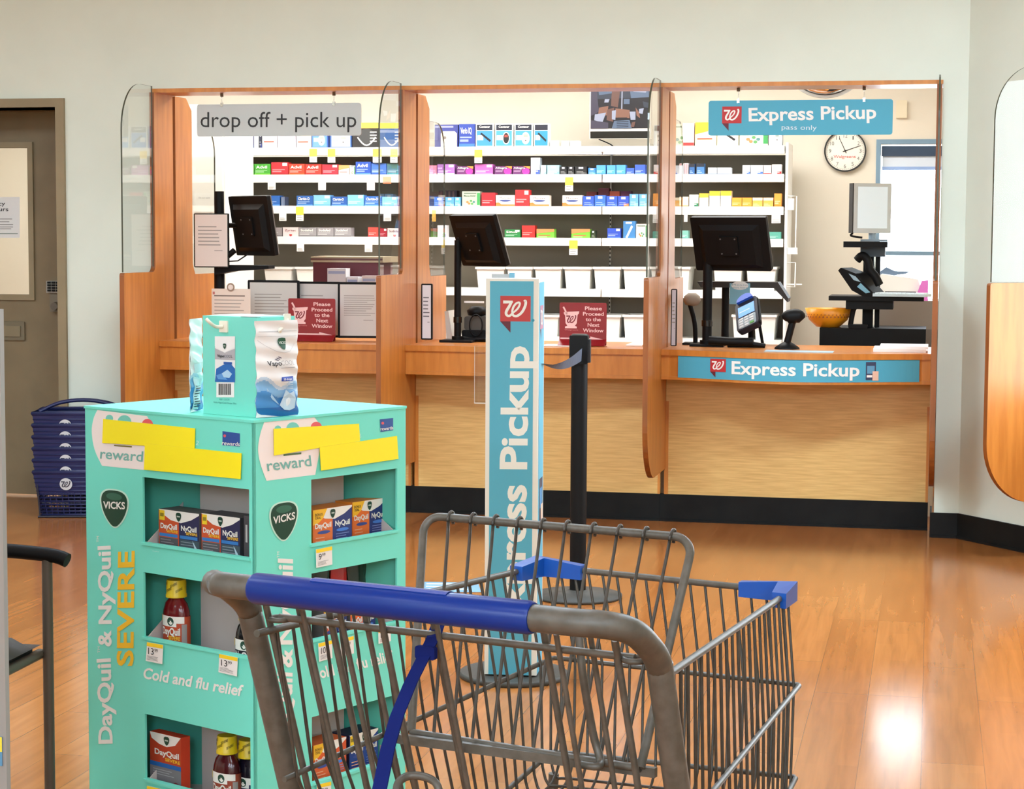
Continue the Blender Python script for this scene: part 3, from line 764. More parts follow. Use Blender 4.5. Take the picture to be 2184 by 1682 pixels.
row(Z1, 1, 1, [(400, 465, 742, (222, 206, 206), ('pills',), '', 'small pale box'), (468, 616, 740, (70, 160, 52), ('band', (110, 190, 60)), 'Advil', 'green box'), (619, 770, 740, (70, 160, 52), ('band', (110, 190, 60)), 'Advil', 'green box'),
    (776, 936, 724, (196, 44, 52), ('band', (170, 36, 44), 1), '', 'red box'), (939, 1090, 740, (220, 62, 38), ('band', (232, 90, 40)), 'Advil', 'orange red box'), (1093, 1246, 742, (214, 52, 40), ('band', (200, 44, 40)), 'Advil', 'orange red box'),
    (1250, 1400, 744, (180, 40, 56), ('band', (160, 30, 46), 1), '', 'crimson box'), (1403, 1505, 752, (240, 222, 206), ('corner', (240, 150, 90)), '', 'white and orange box'), (1508, 1556, 755, (240, 236, 226), ('pills',), '', 'narrow white box'),
    (1562, 1706, 720, (34, 72, 160), ('band', (70, 120, 210)), 'Advil', 'deep blue box'), (1708, 1850, 736, (62, 104, 184), ('band', (40, 80, 160)), '', 'mid blue box'), (1855, 1998, 738, (70, 110, 106), ('band', (52, 140, 136)), '', 'dark teal box')])
row(Z1, 1, 2, [(700, 858, 1035, (44, 102, 180), ('band', (90, 150, 214)), '', 'blue box'), (866, 906, 1045, (60, 70, 96), ('stripes', (150, 170, 200)), '', 'thin striped box'), (1012, 1166, 1036, (40, 92, 164), ('band', (80, 140, 206)), 'Claritin-D', 'blue box'),
    (1169, 1330, 1030, (118, 178, 226), ('band', (90, 156, 214), 1), '', 'pale blue box'), (1336, 1484, 1044, (36, 84, 156), ('band', (80, 140, 206)), 'Claritin-D', 'blue box'), (1487, 1640, 1028, (118, 184, 228), ('band', (90, 156, 214), 1), '', 'pale blue box'),
    (1644, 1806, 1040, (44, 98, 176), ('band', (80, 140, 206)), 'Claritin-D', 'blue box'), (1810, 1952, 1046, (130, 190, 230), ('band', (90, 156, 214), 1), '', 'pale blue box'), (1955, 1998, 1046, (222, 232, 238), ('band', (90, 130, 190)), '', 'narrow white and blue box')])
row(Z1, 1, 3, [(700, 878, 1332, (146, 138, 138), ('band', (110, 100, 104)), '', 'grey box'), (884, 1032, 1330, (224, 206, 204), ('heart',), 'Zyrtec', 'white box with red heart'), (1034, 1200, 1332, (150, 146, 148), ('band', (110, 104, 106)), 'Sudafed', 'grey box'),
    (1203, 1360, 1332, (150, 146, 148), ('band', (110, 104, 106)), 'Sudafed', 'grey box'), (1363, 1522, 1332, (150, 146, 148), ('band', (110, 104, 106)), 'Sudafed', 'grey box'), (1678, 1774, 1330, (222, 70, 60), ('band', (200, 50, 52)), '', 'bright red box'),
    (1776, 1856, 1340, (172, 38, 54), ('band', (150, 30, 44), 1), '', 'crimson box'), (1858, 1998, 1338, (216, 206, 204), ('heart',), 'Sudafed', 'white box with red mark')])
row(Z2, 2, 0, [(250, 440, 322, (52, 60, 128), ('device', (238, 224, 196)), '', 'navy box with cream device', {'depth': .1}), (445, 575, 318, (44, 66, 150), ('band', (60, 110, 190)), 'Verio IQ', 'navy blue box'),
    (580, 726, 314, (236, 236, 232), ('meter', (58, 134, 206), 'slab'), 'Contour', 'blue box with a slim black meter'), (735, 882, 314, (236, 236, 232), ('meter', (66, 146, 214), 'dark'), 'Contour', 'blue box with a round black meter'),
    (890, 1040, 314, (236, 236, 232), ('meter', (66, 146, 220), 'pale'), 'Contour', 'blue box with a white meter'), (1048, 1168, 314, (232, 238, 236), ('meter', (44, 134, 170), 'slab'), '', 'white and teal box'),
    (1176, 1246, 450, (240, 238, 232), ('flap', (190, 190, 186)), '', 'small white box'), (1268, 1334, 452, (240, 238, 232), ('flap', (190, 190, 186)), '', 'small white box'), (1340, 1412, 452, (240, 238, 232), ('flap', (190, 190, 186)), '', 'small white box')])
row(Z2, 2, 1, [(200, 268, 650, (226, 120, 150), ('band', (240, 170, 180)), '', 'pink box'), (271, 412, 640, (150, 96, 166), ('band', (214, 190, 220), 1), '', 'pale purple box'), (426, 562, 656, (92, 34, 92), ('round', (222, 50, 150)), 'Allegra', 'purple and orange box'),
    (572, 720, 640, (176, 88, 160), ('band', (206, 120, 186), 1), '', 'lilac pink box'), (730, 872, 656, (92, 34, 92), ('round', (222, 50, 150)), 'Allegra', 'purple and orange box'), (876, 1018, 656, (92, 34, 92), ('round', (222, 50, 150)), 'Allegra', 'purple and orange box'),
    (1022, 1097, 588, (206, 208, 216), ('flap', (60, 84, 160)), '', 'tall slim white and blue box'), (1100, 1148, 648, (170, 208, 216), ('flap', (130, 186, 206)), '', 'small pale blue box'), (1154, 1254, 648, (150, 194, 208), ('flap', (120, 176, 200)), '', 'wide pale blue box'),
    (1256, 1312, 658, (24, 24, 26), ('flap', (60, 60, 60)), '', 'black box'), (1318, 1372, 658, (24, 24, 26), ('flap', (60, 60, 60)), '', 'black box'), (1378, 1474, 658, (26, 26, 28), ('flap', (70, 70, 70)), '', 'wide black box'),
    (1484, 1546, 670, (52, 120, 196), ('flap', (80, 150, 214)), '', 'low blue box'), (1549, 1626, 648, (76, 150, 210), ('band', (52, 126, 200)), '', 'sky blue box'), (1633, 1706, 648, (76, 150, 210), ('band', (52, 126, 200)), '', 'sky blue box'),
    (1709, 1786, 646, (76, 150, 210), ('band', (52, 126, 200)), '', 'sky blue box'), (1789, 1855, 670, (52, 86, 176), ('band', (200, 206, 222)), '', 'low royal blue box'), (1858, 1942, 644, (54, 86, 180), ('band', (90, 130, 210)), '', 'tall royal blue box')])
row(Z2, 2, 2, [(245, 332, 905, (64, 110, 186), ('flap', (110, 160, 210)), '', 'blue box'), (336, 406, 905, (84, 150, 208), ('flap', (130, 186, 220)), '', 'sky blue box'), (409, 460, 905, (96, 168, 222), ('flap', (140, 196, 226)), '', 'light blue box'),
    (250, 400, 848, (66, 52, 56), ('stripes', (120, 90, 80)), '', 'dark box', {'back': .1}), (470, 616, 858, (176, 186, 166), ('pills',), 'Mucus Relief', 'grey green box'), (626, 738, 868, (182, 34, 44), ('band', (160, 28, 38)), '', 'deep red box'),
    (741, 896, 888, (238, 228, 218), ('swoosh', (236, 122, 60)), 'Mucinex', 'white box with orange foot'), (898, 1012, 846, (214, 44, 48), ('band', (196, 36, 42), 1), '', 'tall red box'), (1014, 1172, 890, (238, 228, 218), ('swoosh', (236, 122, 60)), 'Mucinex', 'white box with orange foot'),
    (1276, 1438, 890, (238, 228, 218), ('swoosh', (236, 122, 60)), 'Mucinex', 'white box with orange foot'), (1441, 1532, 896, (48, 84, 186), ('flap', (70, 106, 206)), '', 'royal blue box'), (1535, 1626, 890, (54, 104, 200), ('flap', (80, 126, 216)), '', 'royal blue box'),
    (1629, 1720, 896, (48, 84, 186), ('flap', (70, 106, 206)), '', 'royal blue box'), (1722, 1812, 896, (46, 76, 176), ('flap', (226, 120, 70)), '', 'royal blue box'), (1815, 1888, 880, (96, 156, 208), ('flap', (130, 180, 220)), '', 'sky blue box'), (1893, 1966, 880, (100, 160, 212), ('flap', (130, 180, 220)), '', 'sky blue box'),
    (1448, 1534, 858, (136, 58, 44), ('band', (160, 70, 50)), '', 'brown box', {'back': .09}), (1545, 1634, 830, (112, 44, 42), ('band', (130, 56, 50)), '', 'dark brown box', {'back': .09}), (1636, 1720, 854, (206, 92, 50), ('band', (220, 110, 60)), '', 'orange box', {'back': .09}), (1724, 1812, 854, (106, 44, 70), ('band', (130, 56, 80)), '', 'plum box', {'back': .09})])
row(Z2, 2, 3, [(236, 268, 1150, (60, 50, 60), ('stripes', (120, 110, 120)), '', 'dark box'), (272, 345, 1130, (220, 216, 220), ('flap', (150, 150, 180)), '', 'white box'), (812, 942, 1164, (34, 122, 60), ('band', (26, 104, 50), 1), 'Sinus', 'dark green box'), (950, 1057, 1132, (206, 44, 40), ('band', (186, 34, 36)), '', 'red box'),
    (1068, 1212, 1160, (110, 182, 56), ('corner', (226, 134, 80)), '', 'lime green box'), (1348, 1500, 1160, (110, 182, 56), ('corner', (226, 134, 80)), '', 'lime green box'), (1503, 1536, 1172, (52, 62, 40), ('flap', (70, 80, 50)), '', 'dark green narrow box', {'back': .02}),
    (1637, 1747, 1154, (44, 76, 180), ('band', (70, 106, 206), 1), '', 'royal blue box'), (1765, 1866, 1096, (62, 122, 178), ('stick',), '', 'blue thermometer pouch'), (1868, 1962, 1120, (228, 218, 204), ('pills',), '', 'cream box')])
row(Z3, 3, 0, [(206, 274, 278, (226, 196, 190), ('band', (206, 50, 48)), '', 'white and red box'), (278, 404, 274, (246, 234, 180), ('corner', (252, 222, 40)), '', 'yellow and white box'), (406, 532, 276, (246, 236, 190), ('meter', (242, 238, 222), 'slab'), '', 'white and yellow meter box'),
    (536, 702, 280, (226, 232, 206), ('pills',), '', 'white and green box'), (704, 786, 284, (186, 192, 196), ('meter', (200, 206, 208), 'pale'), '', 'grey meter box')])
row(Z3, 3, 1, [(186, 212, 512, (230, 206, 204), ('stripes', (190, 60, 66)), '', 'narrow white and red box'), (214, 240, 510, (230, 216, 214), ('stripes', (150, 50, 70)), '', 'narrow white and maroon box'), (244, 276, 514, (46, 92, 150), ('top', (28, 32, 46)), '', 'narrow blue and black box'), (286, 332, 512, (66, 116, 170), ('top', (28, 32, 46)), '', 'blue and black box'),
    (352, 404, 536, (226, 232, 240), ('band', (60, 110, 180)), '', 'low white and blue box'), (406, 488, 536, (226, 232, 240), ('band', (52, 96, 170)), '', 'wide low white and blue box'), (552, 598, 522, (226, 230, 238), ('flap', (60, 100, 190)), '', 'white and blue box'), (600, 672, 522, (226, 230, 238), ('flap', (60, 100, 190)), '', 'wide white and blue box'),
    (674, 720, 522, (236, 226, 222), ('band', (206, 60, 60)), '', 'white and red box'), (722, 780, 517, (236, 226, 222), ('flap', (206, 44, 50)), '', 'white box with red corner')])
row(Z3, 3, 2, [(186, 240, 704, (240, 214, 190), ('band', (232, 150, 90)), '', 'white and orange box'), (243, 298, 692, (226, 230, 220), ('flap', (40, 110, 76)), '', 'white and green box'), (301, 357, 685, (238, 226, 196), ('top', (240, 180, 60)), '', 'cream and orange box'), (360, 424, 671, (236, 232, 222), ('top', (242, 196, 50)), '', 'tall white and yellow box'), (425, 490, 670, (236, 232, 222), ('top', (242, 196, 50)), '', 'tall white and yellow box'),
    (491, 549, 710, (238, 160, 56), ('band', (226, 140, 40)), '', 'orange box'), (550, 608, 710, (238, 160, 56), ('band', (226, 140, 40)), '', 'orange box'), (610, 670, 710, (240, 176, 80), ('top', (238, 220, 190)), '', 'orange box with white band'), (672, 732, 710, (240, 176, 80), ('top', (238, 220, 190)), '', 'orange box with white band'), (736, 780, 686, (238, 156, 62), ('band', (220, 130, 40)), '', 'tall orange box')])
row(Z3, 3, 3, [(190, 240, 900, (120, 180, 166), ('band', (80, 150, 140)), '', 'teal box'), (700, 776, 908, (90, 168, 150), ('band', (70, 140, 126)), '', 'wide teal box')])
ORD = ['first', 'second', 'third', 'fourth', 'fifth', 'sixth']
for (Z, win, r, x0, x1, top, col, art, word, look, k, kw) in row_list:
    tot = counts[(win, r, look)]
    lab = (look if tot == 1 else '%s %s from the left' % (ORD[k - 1], look)) + ', %s shelf behind %s counter' % (ROWN[r], WINN[win])
    carton(Z, r, x0, x1, top, col, art, word, lab, group='medicine boxes on the shelving', **kw)

# white bins on the two lower shelves
def bin_(x0, x1, ytop, r, lab, F=gf):
    z0 = ROWZ[r]; a = F.p(x0, ytop); b = F.p(x1, ytop); z1 = a[1]; y = F.d + .012; D = .27
    g = Thing('storage_bin', lab, 'bin', WF, ((a[0] + b[0]) / 2, y + D / 2, z0), 'white storage bins on the lower shelves')
    def shell(o, zz, ins): return [(a[0] + ins - o, y + ins - o, zz), (b[0] - ins + o, y + ins - o, zz), (b[0] - ins + o, y + D - ins + o, zz), (a[0] + ins - o, y + D - ins + o, zz)]
    v = shell(0, z0 + .001, .014) + shell(0, z1 - .012, .004) + shell(0, z1 - .012, .008) + shell(0, z0 + .006, .018)
    f = [(3, 2, 1, 0)] + [(i, (i + 1) % 4, (i + 1) % 4 + 4, i + 4) for i in range(4)] + [(i + 4, (i + 1) % 4 + 4, (i + 1) % 4 + 8, i + 8) for i in range(4)] + [(i + 8, (i + 1) % 4 + 8, (i + 1) % 4 + 12, i + 12) for i in range(4)] + [(12, 13, 14, 15)]
    mb = MB(); mb.add(v, f, 'white_plastic'); g.part('body', mb)
    mb = MB(); e = .003
    for q in ((a[0] - e, y - e, b[0] + e, y + .006), (a[0] - e, y + D - .006, b[0] + e, y + D + e), (a[0] - e, y, a[0] + .006, y + D), (b[0] - .006, y, b[0] + e, y + D)): mb.box(q[0], q[1], z1 - .014, q[2], q[3], z1, 'white_plastic')
    g.part('rim', mb)
P2 = lambda x: 860 + x / 3.7655
ub = [(560, 622), (628, 668), (1013, 1076), (1079, 1135), (1138, 1198), (1201, 1261), (1264, 1324), (1327, 1383), (1386, 1410), (1446, 1472), (1520, 1584), (1590, 1656)]
for k, (x0, x1) in enumerate(ub):
    bin_(x0 + .8, x1 - .8, 569, 4, '%s white bin from the left on the upper bin shelf' % (ORD + ['seventh', 'eighth', 'ninth', 'tenth', 'eleventh', 'twelfth'])[k])
lb = [(1060, 1128), (1131, 1192), (1196, 1258), (1261, 1324), (1327, 1388), (1395, 1440), (1560, 1600), (1606, 1656)]
for k, (x0, x1) in enumerate(lb):
    bin_(x0 + .8, x1 - .8, 671, 5, '%s white bin from the left on the lower bin shelf' % (ORD + ['seventh', 'eighth'])[k])

# ------------------------------------------------------------------ things behind and on the counters
def at(px, py, d): return Face(WF, d).p(px, py)
def monitor(name, lab, px, py, d, yaw, tilt, w, h, post_px, arm=True, post_w=.018, wide=.05):
    """a monitor seen from behind on a pole; yaw and tilt in degrees"""
    cx, cz = at(px, py, d)
    pxx = at(post_px, 700, d + .06)[0]
    g = Thing(name, lab, 'monitor', WF, (pxx, d + .06, CZ))
    M = Matrix.Translation((cx, d, cz)) @ Matrix.Rotation(math.radians(yaw), 4, 'Z') @ Matrix.Rotation(math.radians(tilt), 4, 'X')
    mb = MB(); mb.xf = M
    mb.box(-w / 2, -.012, -h / 2, w / 2, .012, h / 2, 'black_plastic', .008)
    mb.box(-w / 2 + .002, .012, -h / 2 + .002, w / 2 - .002, .020, h / 2 - .002, (120, 118, 112), .006)
    g.part('bezel', mb)
    mb = MB(); mb.xf = M
    mb.box(-w / 2 + .015, .0201, -h / 2 + .018, w / 2 - .015, .0208, h / 2 - .015, 'black_gloss'); g.part('screen', mb)
    mb = MB(); mb.xf = M
    o, i = (w * .40, h * .40), (w * .33, h * .32)
    v = [(sx * a, y, sz * b - .01) for (a, b), y in ((o, -.012), (i, -.034)) for sx, sz in ((-1, -1), (1, -1), (1, 1), (-1, 1))]
    mb.add(v, [(4, 5, 6, 7)] + [(k, (k + 1) % 4, (k + 1) % 4 + 4, k + 4) for k in range(4)], 'black_plastic')
    mb.box(-.05, -.044, -.05, .05, -.034, .05, 'black_plastic', .006)
    for sx in (-1, 1):
        for sz in (-1, 1): mb.tube([(sx * .038, -.044, sz * .038), (sx * .038, -.047, sz * .038)], .004, (90, 90, 88), 8)
    g.part('back_cover', mb)
    p = M @ Vector((0, .03, 0))
    mb = MB()
    mb.tube([(pxx, d + .06, CZ + .012), (pxx, d + .06, cz)], post_w, 'black_plastic', 14)
    mb.tube([(pxx, d + .06, CZ + .10), (pxx, d + .06, CZ + .13)], post_w + .004, 'black_gloss', 14)
    mb.tube([(pxx, d + .06, cz), tuple(M @ Vector((0, .02, 0)))], .014, 'black_plastic', 10); g.part('pole', mb)
    mb = MB(); mb.box(pxx - .08, d - .01, CZ + .0005, pxx + .09, d + .13, CZ + .012, 'black_plastic'); mb.tube([(pxx, d + .06, CZ + .01), (pxx, d + .06, CZ + .03)], post_w + .012, 'black_plastic', 14); g.part('base_plate', mb)
    return g
monitor('monitor', 'black monitor seen from behind on the middle counter', 1022, 512, .10, -38, 20, .355, .272, 976)
monitor('monitor', 'black monitor seen from behind on the Express Pickup counter', 1560, 519, .10, -16, 20, .40, .28, 1508, post_w=.024)
g = monitor('monitor', 'black monitor on an arm at the drop off counter', 540, 481, .16, -34, 10, .335, .315, 468, post_w=.026)
# arm bracket, tall post and tray of the first one
px0, pz0 = at(470, 408, .22); mb = MB(); xx = at(468, 500, .22)[0]
mb.tube([(xx, .22, CZ), (xx, .22, pz0)], .026, 'black_plastic', 14); g.part('pole_extension', mb)
a = at(520, 570, .2); mb = MB()
mb.prism([(xx, a[1] - .04), (xx + .1, a[1] - .02), (xx + .30, a[1] - .006), (xx + .30, a[1] + .012), (xx, a[1] + .012)], .14, .24, 'black_plastic')
mb.tube([(xx + .02, .13, a[1] + .01), (xx + .07, .12, a[1] + .05), (xx + .12, .12, a[1] + .09)], .016, 'black_plastic', 8)
mb.tube([(xx + .05, .12, a[1] + .03), (xx + .14, .115, a[1] + .035), (xx + .19, .13, a[1] + .07)], .004, 'black_plastic', 6); g.part('support_arm', mb)

def framed(name, lab, cat, pts, d, lines_n=7, frame_m='black_plastic', paper=(206, 204, 196), wborder=.012, head=None, yaw=0, dark=(150, 146, 138), thick=.014):
    """an upright document frame: x0, y0 (top), x1, y1 (bottom) in the picture"""
    a, b = at(pts[0], pts[3], d), at(pts[2], pts[1], d)
    g = Thing(name, lab, cat, WF, ((a[0] + b[0]) / 2, d, a[1]))
    rot = Matrix.Translation(((a[0] + b[0]) / 2, d, 0)) @ Matrix.Rotation(math.radians(yaw), 4, 'Z') @ Matrix.Translation((-(a[0] + b[0]) / 2, -d, 0))
    mb = MB(); mb.xf = rot; mb.box(a[0], d, a[1], b[0], d + thick, b[1], frame_m, .006); g.part('frame', mb)
    mb = MB(); mb.xf = rot; w = wborder; mb.rect(a[0] + w, a[1] + w, b[0] - w, b[1] - w, d - .0008, paper)
    wd_, ht = b[0] - a[0] - 2 * w, b[1] - a[1] - 2 * w
    X = lambda t: a[0] + w + wd_ * t
    Zz = lambda t: a[1] + w + ht * t
    if head: mb.text(head, X(.14), X(.86), Zz(.86), ht * .03, d - .0016, (70, 66, 62), .0)
    lines(mb, X(.1), X(.92), Zz(.38), Zz(.80), lines_n, d - .0016, dark)
    mb.rect(X(.6), Zz(.3), X(.85), Zz(.31), d - .0016, dark)
    g.part('paper', mb); return g
framed('tablet_notice', 'white notice in a rounded black frame clipped to the black post', 'notice', (414, 455, 487, 570), .10, paper=(226, 216, 206), wborder=.006, head=None, frame_m='black_gloss', lines_n=6)
framed('document_frame', 'black document frame behind the turquoise carton, first in the row on the drop off counter', 'document frame', (530, 598, 637, 716), .16, yaw=4, paper=(196, 196, 188))
framed('document_frame', 'black document frame behind the red sign on the drop off counter', 'document frame', (628, 601, 727, 718), .20, yaw=-6)
framed('document_frame', 'black document frame right of the red sign on the drop off counter', 'document frame', (722, 602, 812, 720), .10, yaw=8, lines_n=10)
framed('card_notice', 'narrow black framed notice against the second divider', 'notice', (898, 605, 922, 724), .06, yaw=0, paper=(222, 222, 224), wborder=.007, lines_n=6, dark=(110, 110, 112))
framed('card_notice', 'narrow dark framed notice against the third divider', 'notice', (1430, 616, 1444, 738), .04, yaw=0, paper=(196, 196, 204), wborder=.005, lines_n=6)
# paper notice on a clip
a, b = at(452, 722, .03), at(534, 616, .03)
g = Thing('clipped_notice', 'cream paper notice on a round clip above the turquoise carton', 'notice', WF, ((a[0] + b[0]) / 2, .05, CZ))
mb = MB(); mb.box(a[0], .03, a[1], b[0], .032, b[1], (226, 212, 196)); lines(mb, a[0] + .015, b[0] - .02, a[1] + .05, b[1] - .05, 9, .0292, (170, 160, 148)); mb.rect(a[0] + .014, b[1] - .04, b[0] - .03, b[1] - .034, .0292, (120, 106, 96)); mb.rect(a[0] + .006, b[1] - .03, a[0] + .018, b[1] - .016, .0292, (190, 120, 110)); g.part('sheet', mb)
mb = MB(); m_ = (a[0] + b[0]) / 2; mb.tube([(m_, .036, CZ), (m_, .036, b[1] + .01)], .004, 'chrome', 8); mb.box(m_ - .05, .0, CZ + .0003, m_ + .05, .07, CZ + .006, 'black_plastic'); mb.disc(m_, b[1] + .008, .022, .022, .026, (150, 130, 110)); mb.disc(m_, b[1] + .008, .014, .014, .025, (226, 216, 206)); g.part('clip_stand', mb)

def red_sign(x0, y0, x1, y1, d, lab):
    F = Face(WF, d); a, b = F.p(x0, y1), F.p(x1, y0)
    g = Thing('counter_sign', lab, 'sign', WF, ((a[0] + b[0]) / 2, d, CZ), 'red proceed to the next window signs')
    z0 = CZ + .001; h = b[1] - z0; w = b[0] - a[0]; R_ = (138, 20, 28, .3); PK = (236, 190, 184)
    mb = MB(); mb.box(a[0], d, z0, b[0], d + .004, b[1], R_, .008)
    mb.prism_yz([(d - .05, z0), (d, z0 + .03), (d, z0 + .033), (d - .052, z0 + .003)], a[0], b[0], R_)
    X = lambda t: a[0] + w * t
    Zz = lambda t: z0 + h * t
    for k, (t_, u0, u1) in enumerate((('Please', .54, .9), ('Proceed', .50, .94), ('to the', .56, .88), ('Next', .60, .85), ('Window', .50, .94))):
        mb.text(t_, X(u0), X(u1), Zz(.83 - .128 * k), h * .082, d - .0014, PK, .02)
    bowl = [(.09, .78), (.42, .80), (.41, .74), (.385, .72), (.37, .52), (.33, .46), (.37, .44), (.37, .40), (.12, .40), (.12, .44), (.17, .46), (.13, .52), (.12, .70), (.09, .74)]
    mb.poly([(X(u), Zz(v)) for u, v in bowl], d - .0010, PK)
    mb.strip([(X(.08), Zz(.90)), (X(.12), Zz(.82)), (X(.16), Zz(.72))], w * .035, d - .0010, PK)
    script_w(mb, X(.12), Zz(.48), w * .27, h * .27, d - .0018, (120, 24, 34))
    mb.text('Walgreens', X(.11), X(.40), Zz(.35), h * .03, d - .0012, (206, 120, 118), .0)
    zc = Zz(.145)
    mb.poly([(X(.02), zc - .036 * h), (X(.66), zc - .036 * h), (X(.66), zc - .07 * h), (X(.95), zc), (X(.66), zc + .07 * h), (X(.66), zc + .036 * h), (X(.02), zc + .036 * h)], d - .0014 - .0, PK)
    g.part('board', mb)
    return g
red_sign(615, 637, 715, 720, .00, 'red proceed to the next window sign in front of the document frames')
red_sign(1193, 646, 1294, 728, .00, 'red proceed to the next window sign on the middle counter')

# maroon crate and things behind the drop off counter
a, b = at(668, 640, .75), at(806, 552, .75)
g = Thing('storage_crate', 'maroon storage crate with flat lid behind the document frames', 'crate', WF, ((a[0] + b[0]) / 2, .9, CZ - .14))
mb = MB(); mb.box(a[0], .75, CZ - .14, b[0], 1.05, b[1] - .02, (92, 30, 42)); g.part('body', mb)
mb = MB(); mb.box(a[0] - .01, .74, b[1] - .02, b[0] + .03, 1.06, b[1] + .012, (176, 160, 132)); mb.box(a[0] - .01, .735, b[1] - .008, b[0] + .03, .74, b[1] + .002, (96, 60, 56)); g.part('lid', mb)
mb = MB(); mb.box(x_f[0], .52, 0, x_f[0] + 1.2, 1.12, CZ - .14, (196, 150, 104)); single('work_table', mb, 'wooden work table behind the drop off counter, under the maroon crate', 'table', WF, (x_f[0] + .6, .8, 0))
for k, (x0, y0, x1, y1, col, lab) in enumerate(((703, 572, 742, 640, (206, 206, 208), 'clear bag of supplies in front of the maroon crate'), (744, 590, 768, 640, (214, 216, 222), 'small white carton in front of the maroon crate'), (776, 588, 806, 642, (206, 196, 190), 'pale carton beside the second divider'))):
    a, b = at(x0, y1, .66), at(x1, y0, .66); mb = MB(); mb.box(a[0], .62 + .002 * k, CZ - .139, b[0], .70, b[1], col)
    mb.rect(a[0] + .005, b[1] - .03, b[0] - .005, b[1] - .015, .6192 + .002 * k, (150, 160, 190)); mb.rect(a[0] + .008, CZ - .05, b[0] - .01, CZ + .01, .6192 + .002 * k, (90, 130, 180) if k == 0 else (196, 190, 190))
    single('supply_carton', mb, lab, 'box', WF, ((a[0] + b[0]) / 2, .66, CZ - .139))
# orange partition and white cabinet seen at left through the first opening
a, b = at(411, 700, 1.45), at(486, 222, 1.45)
g = Thing('tall_cabinet', 'tall white cabinet left of the medicine shelving', 'cabinet', WF, ((a[0] + b[0]) / 2, 1.7, 0))
mb = MB(); mb.box(a[0] - .3, 1.45, 0, b[0] - .02, 1.95, b[1], 'white_plastic'); g.part('body', mb)
mb = MB(); mb.box(a[0] - .29, 1.435, .08, b[0] - .03, 1.45, b[1] - .02, (236, 232, 224)); g.part('door', mb)
mb = MB(); F = Face(WF, 1.43); mb.prect(F, 413, 412, 460, 452, (238, 236, 230), 0); mb.ptext(F, 'Do not open', (424, 423), (448, 423), 3, (150, 150, 148))
single('paper_label', mb, 'white paper label stuck on the tall white cabinet', 'label', WF, (F.p(436, 432)[0], F.d, F.p(436, 432)[1]))

# middle counter: cables, label printer, brochure holder
a = at(1000, 725, .30)
def desk_unit(px0, py0, px1, py1, d, dep, col, name, lab, cat, z=None):
    a, b = at(px0, py1, d), at(px1, py0, d); z0 = CZ if z is None else z
    g = Thing(name, lab, cat, WF, ((a[0] + b[0]) / 2, d + dep / 2, z0)); return g, a[0], z0, b[0], b[1]
g, x0, z0, x1, z1 = desk_unit(985, 632, 1040, 725, .22, .14, None, 'label_printer', 'black label printer half hidden behind the sign tower', 'printer')
mb = MB(); mb.box(x0, .22, z0 + .0005, x1, .36, z0 + .06, 'black_plastic', .01); mb.box(x0 + .01, .23, z0 + .06, x1, .36, z0 + .13, (70, 66, 58), .012); g.part('body', mb)
mb = MB(); mb.box(x0 + .012, .218, z1 - .035, x1 - .02, .225, z1 - .025, 'white_plastic'); mb.lathe([(.02, 0), (.05, .005), (.055, .03), (.03, .05)], (x0 + x1) / 2, .28, 'black_plastic', z0=z0 + .13); g.part('lid', mb)
mb = MB(); c = Vector(((x0 + x1) / 2 + .01, .205, z0 + .085))
mb.tube([(c.x + .034 * math.cos(t), .205, c.z + .055 * math.sin(t)) for t in [2 * PI * k / 20 for k in range(20)]], .004, 'black_plastic', 6, closed=True)
mb.tube([(x1 + .01, .21, z0 + .26), (x1 - .005, .21, z0 + .18), (x1 + .01, .21, z0 + .1), (x1 - .01, .21, z0 + .03)], .004, 'black_plastic', 6)
mb.tube([(x0 - .02, .20, z0 + .02), (x0 + .06, .19, z0 + .012), (x1 + .02, .2, z0 + .02)], .011, 'black_plastic', 8); g.part('cable', mb)
g, x0, z0, x1, z1 = desk_unit(948, 664, 968, 726, .28, .05, None, 'book', 'white booklet leaning by the pole on the middle counter', 'booklet')
mb = MB(); mb.prism([(x0, z1), (x0 + .02, z1 + .004), (x1 - .004, z0 + .0005), (x0 + .012, z0 + .0005)], .28, .42, (206, 198, 186)); g.part('cover', mb)
bwx = lambda px: at(px, 780, AP - .06)[0]
x0, x1 = bwx(1015), bwx(1049); zt, zb = at(1030, 737, AP - .07)[1], at(1030, 860, AP - .07)[1]
g = Thing('brochure_holder', 'clear acrylic brochure holder hanging on the middle counter front', 'holder', WF, ((x0 + x1) / 2, AP - .05, zb))
y1_ = AP - bows[1]((x0 + x1) / 2) - .009; y0_ = y1_ - .05; e = .003
mb = MB()
for q in ((x0, y0_, x0 + e, y1_), (x1 - e, y0_, x1, y1_), (x0, y0_, x1, y0_ + e), (x0, y1_ - e, x1, y1_)): mb.box(q[0], q[1], zb, q[2], q[3], zt, 'acrylic')
for xe in (x0, x1): mb.box(xe - .0012, y0_ - .001, zb, xe + .0012, y0_ + .001, zt, (196, 190, 176, .2))
mb.box(x0, y0_, zb, x1, y1_, zb + .006, 'acrylic'); mb.box(x0, y0_ - .0008, zb, x1, y0_, zb + .005, (206, 200, 186, .2)); g.part('pocket', mb)
mb = MB(); F = Face(WF, -.02); a = F.p(1160, 733); b = F.p(1240, 733); mb.box(a[0], -.10, CZ + .0003, b[0], .06, CZ + .003, (226, 226, 224)); single('paper_sheet', mb, 'white paper lying on the middle counter under the red sign', 'paper', WF, ((a[0] + b[0]) / 2, -.02, CZ))
a = at(1340, 727, .1); b = at(1375, 727, .1); mb = MB(); mb.box(a[0], .02, CZ + .0003, b[0], .3, CZ + .008, (236, 234, 228)); single('paper_stack', mb, 'white papers lying at the right end of the middle counter', 'paper', WF, ((a[0] + b[0]) / 2, .1, CZ))

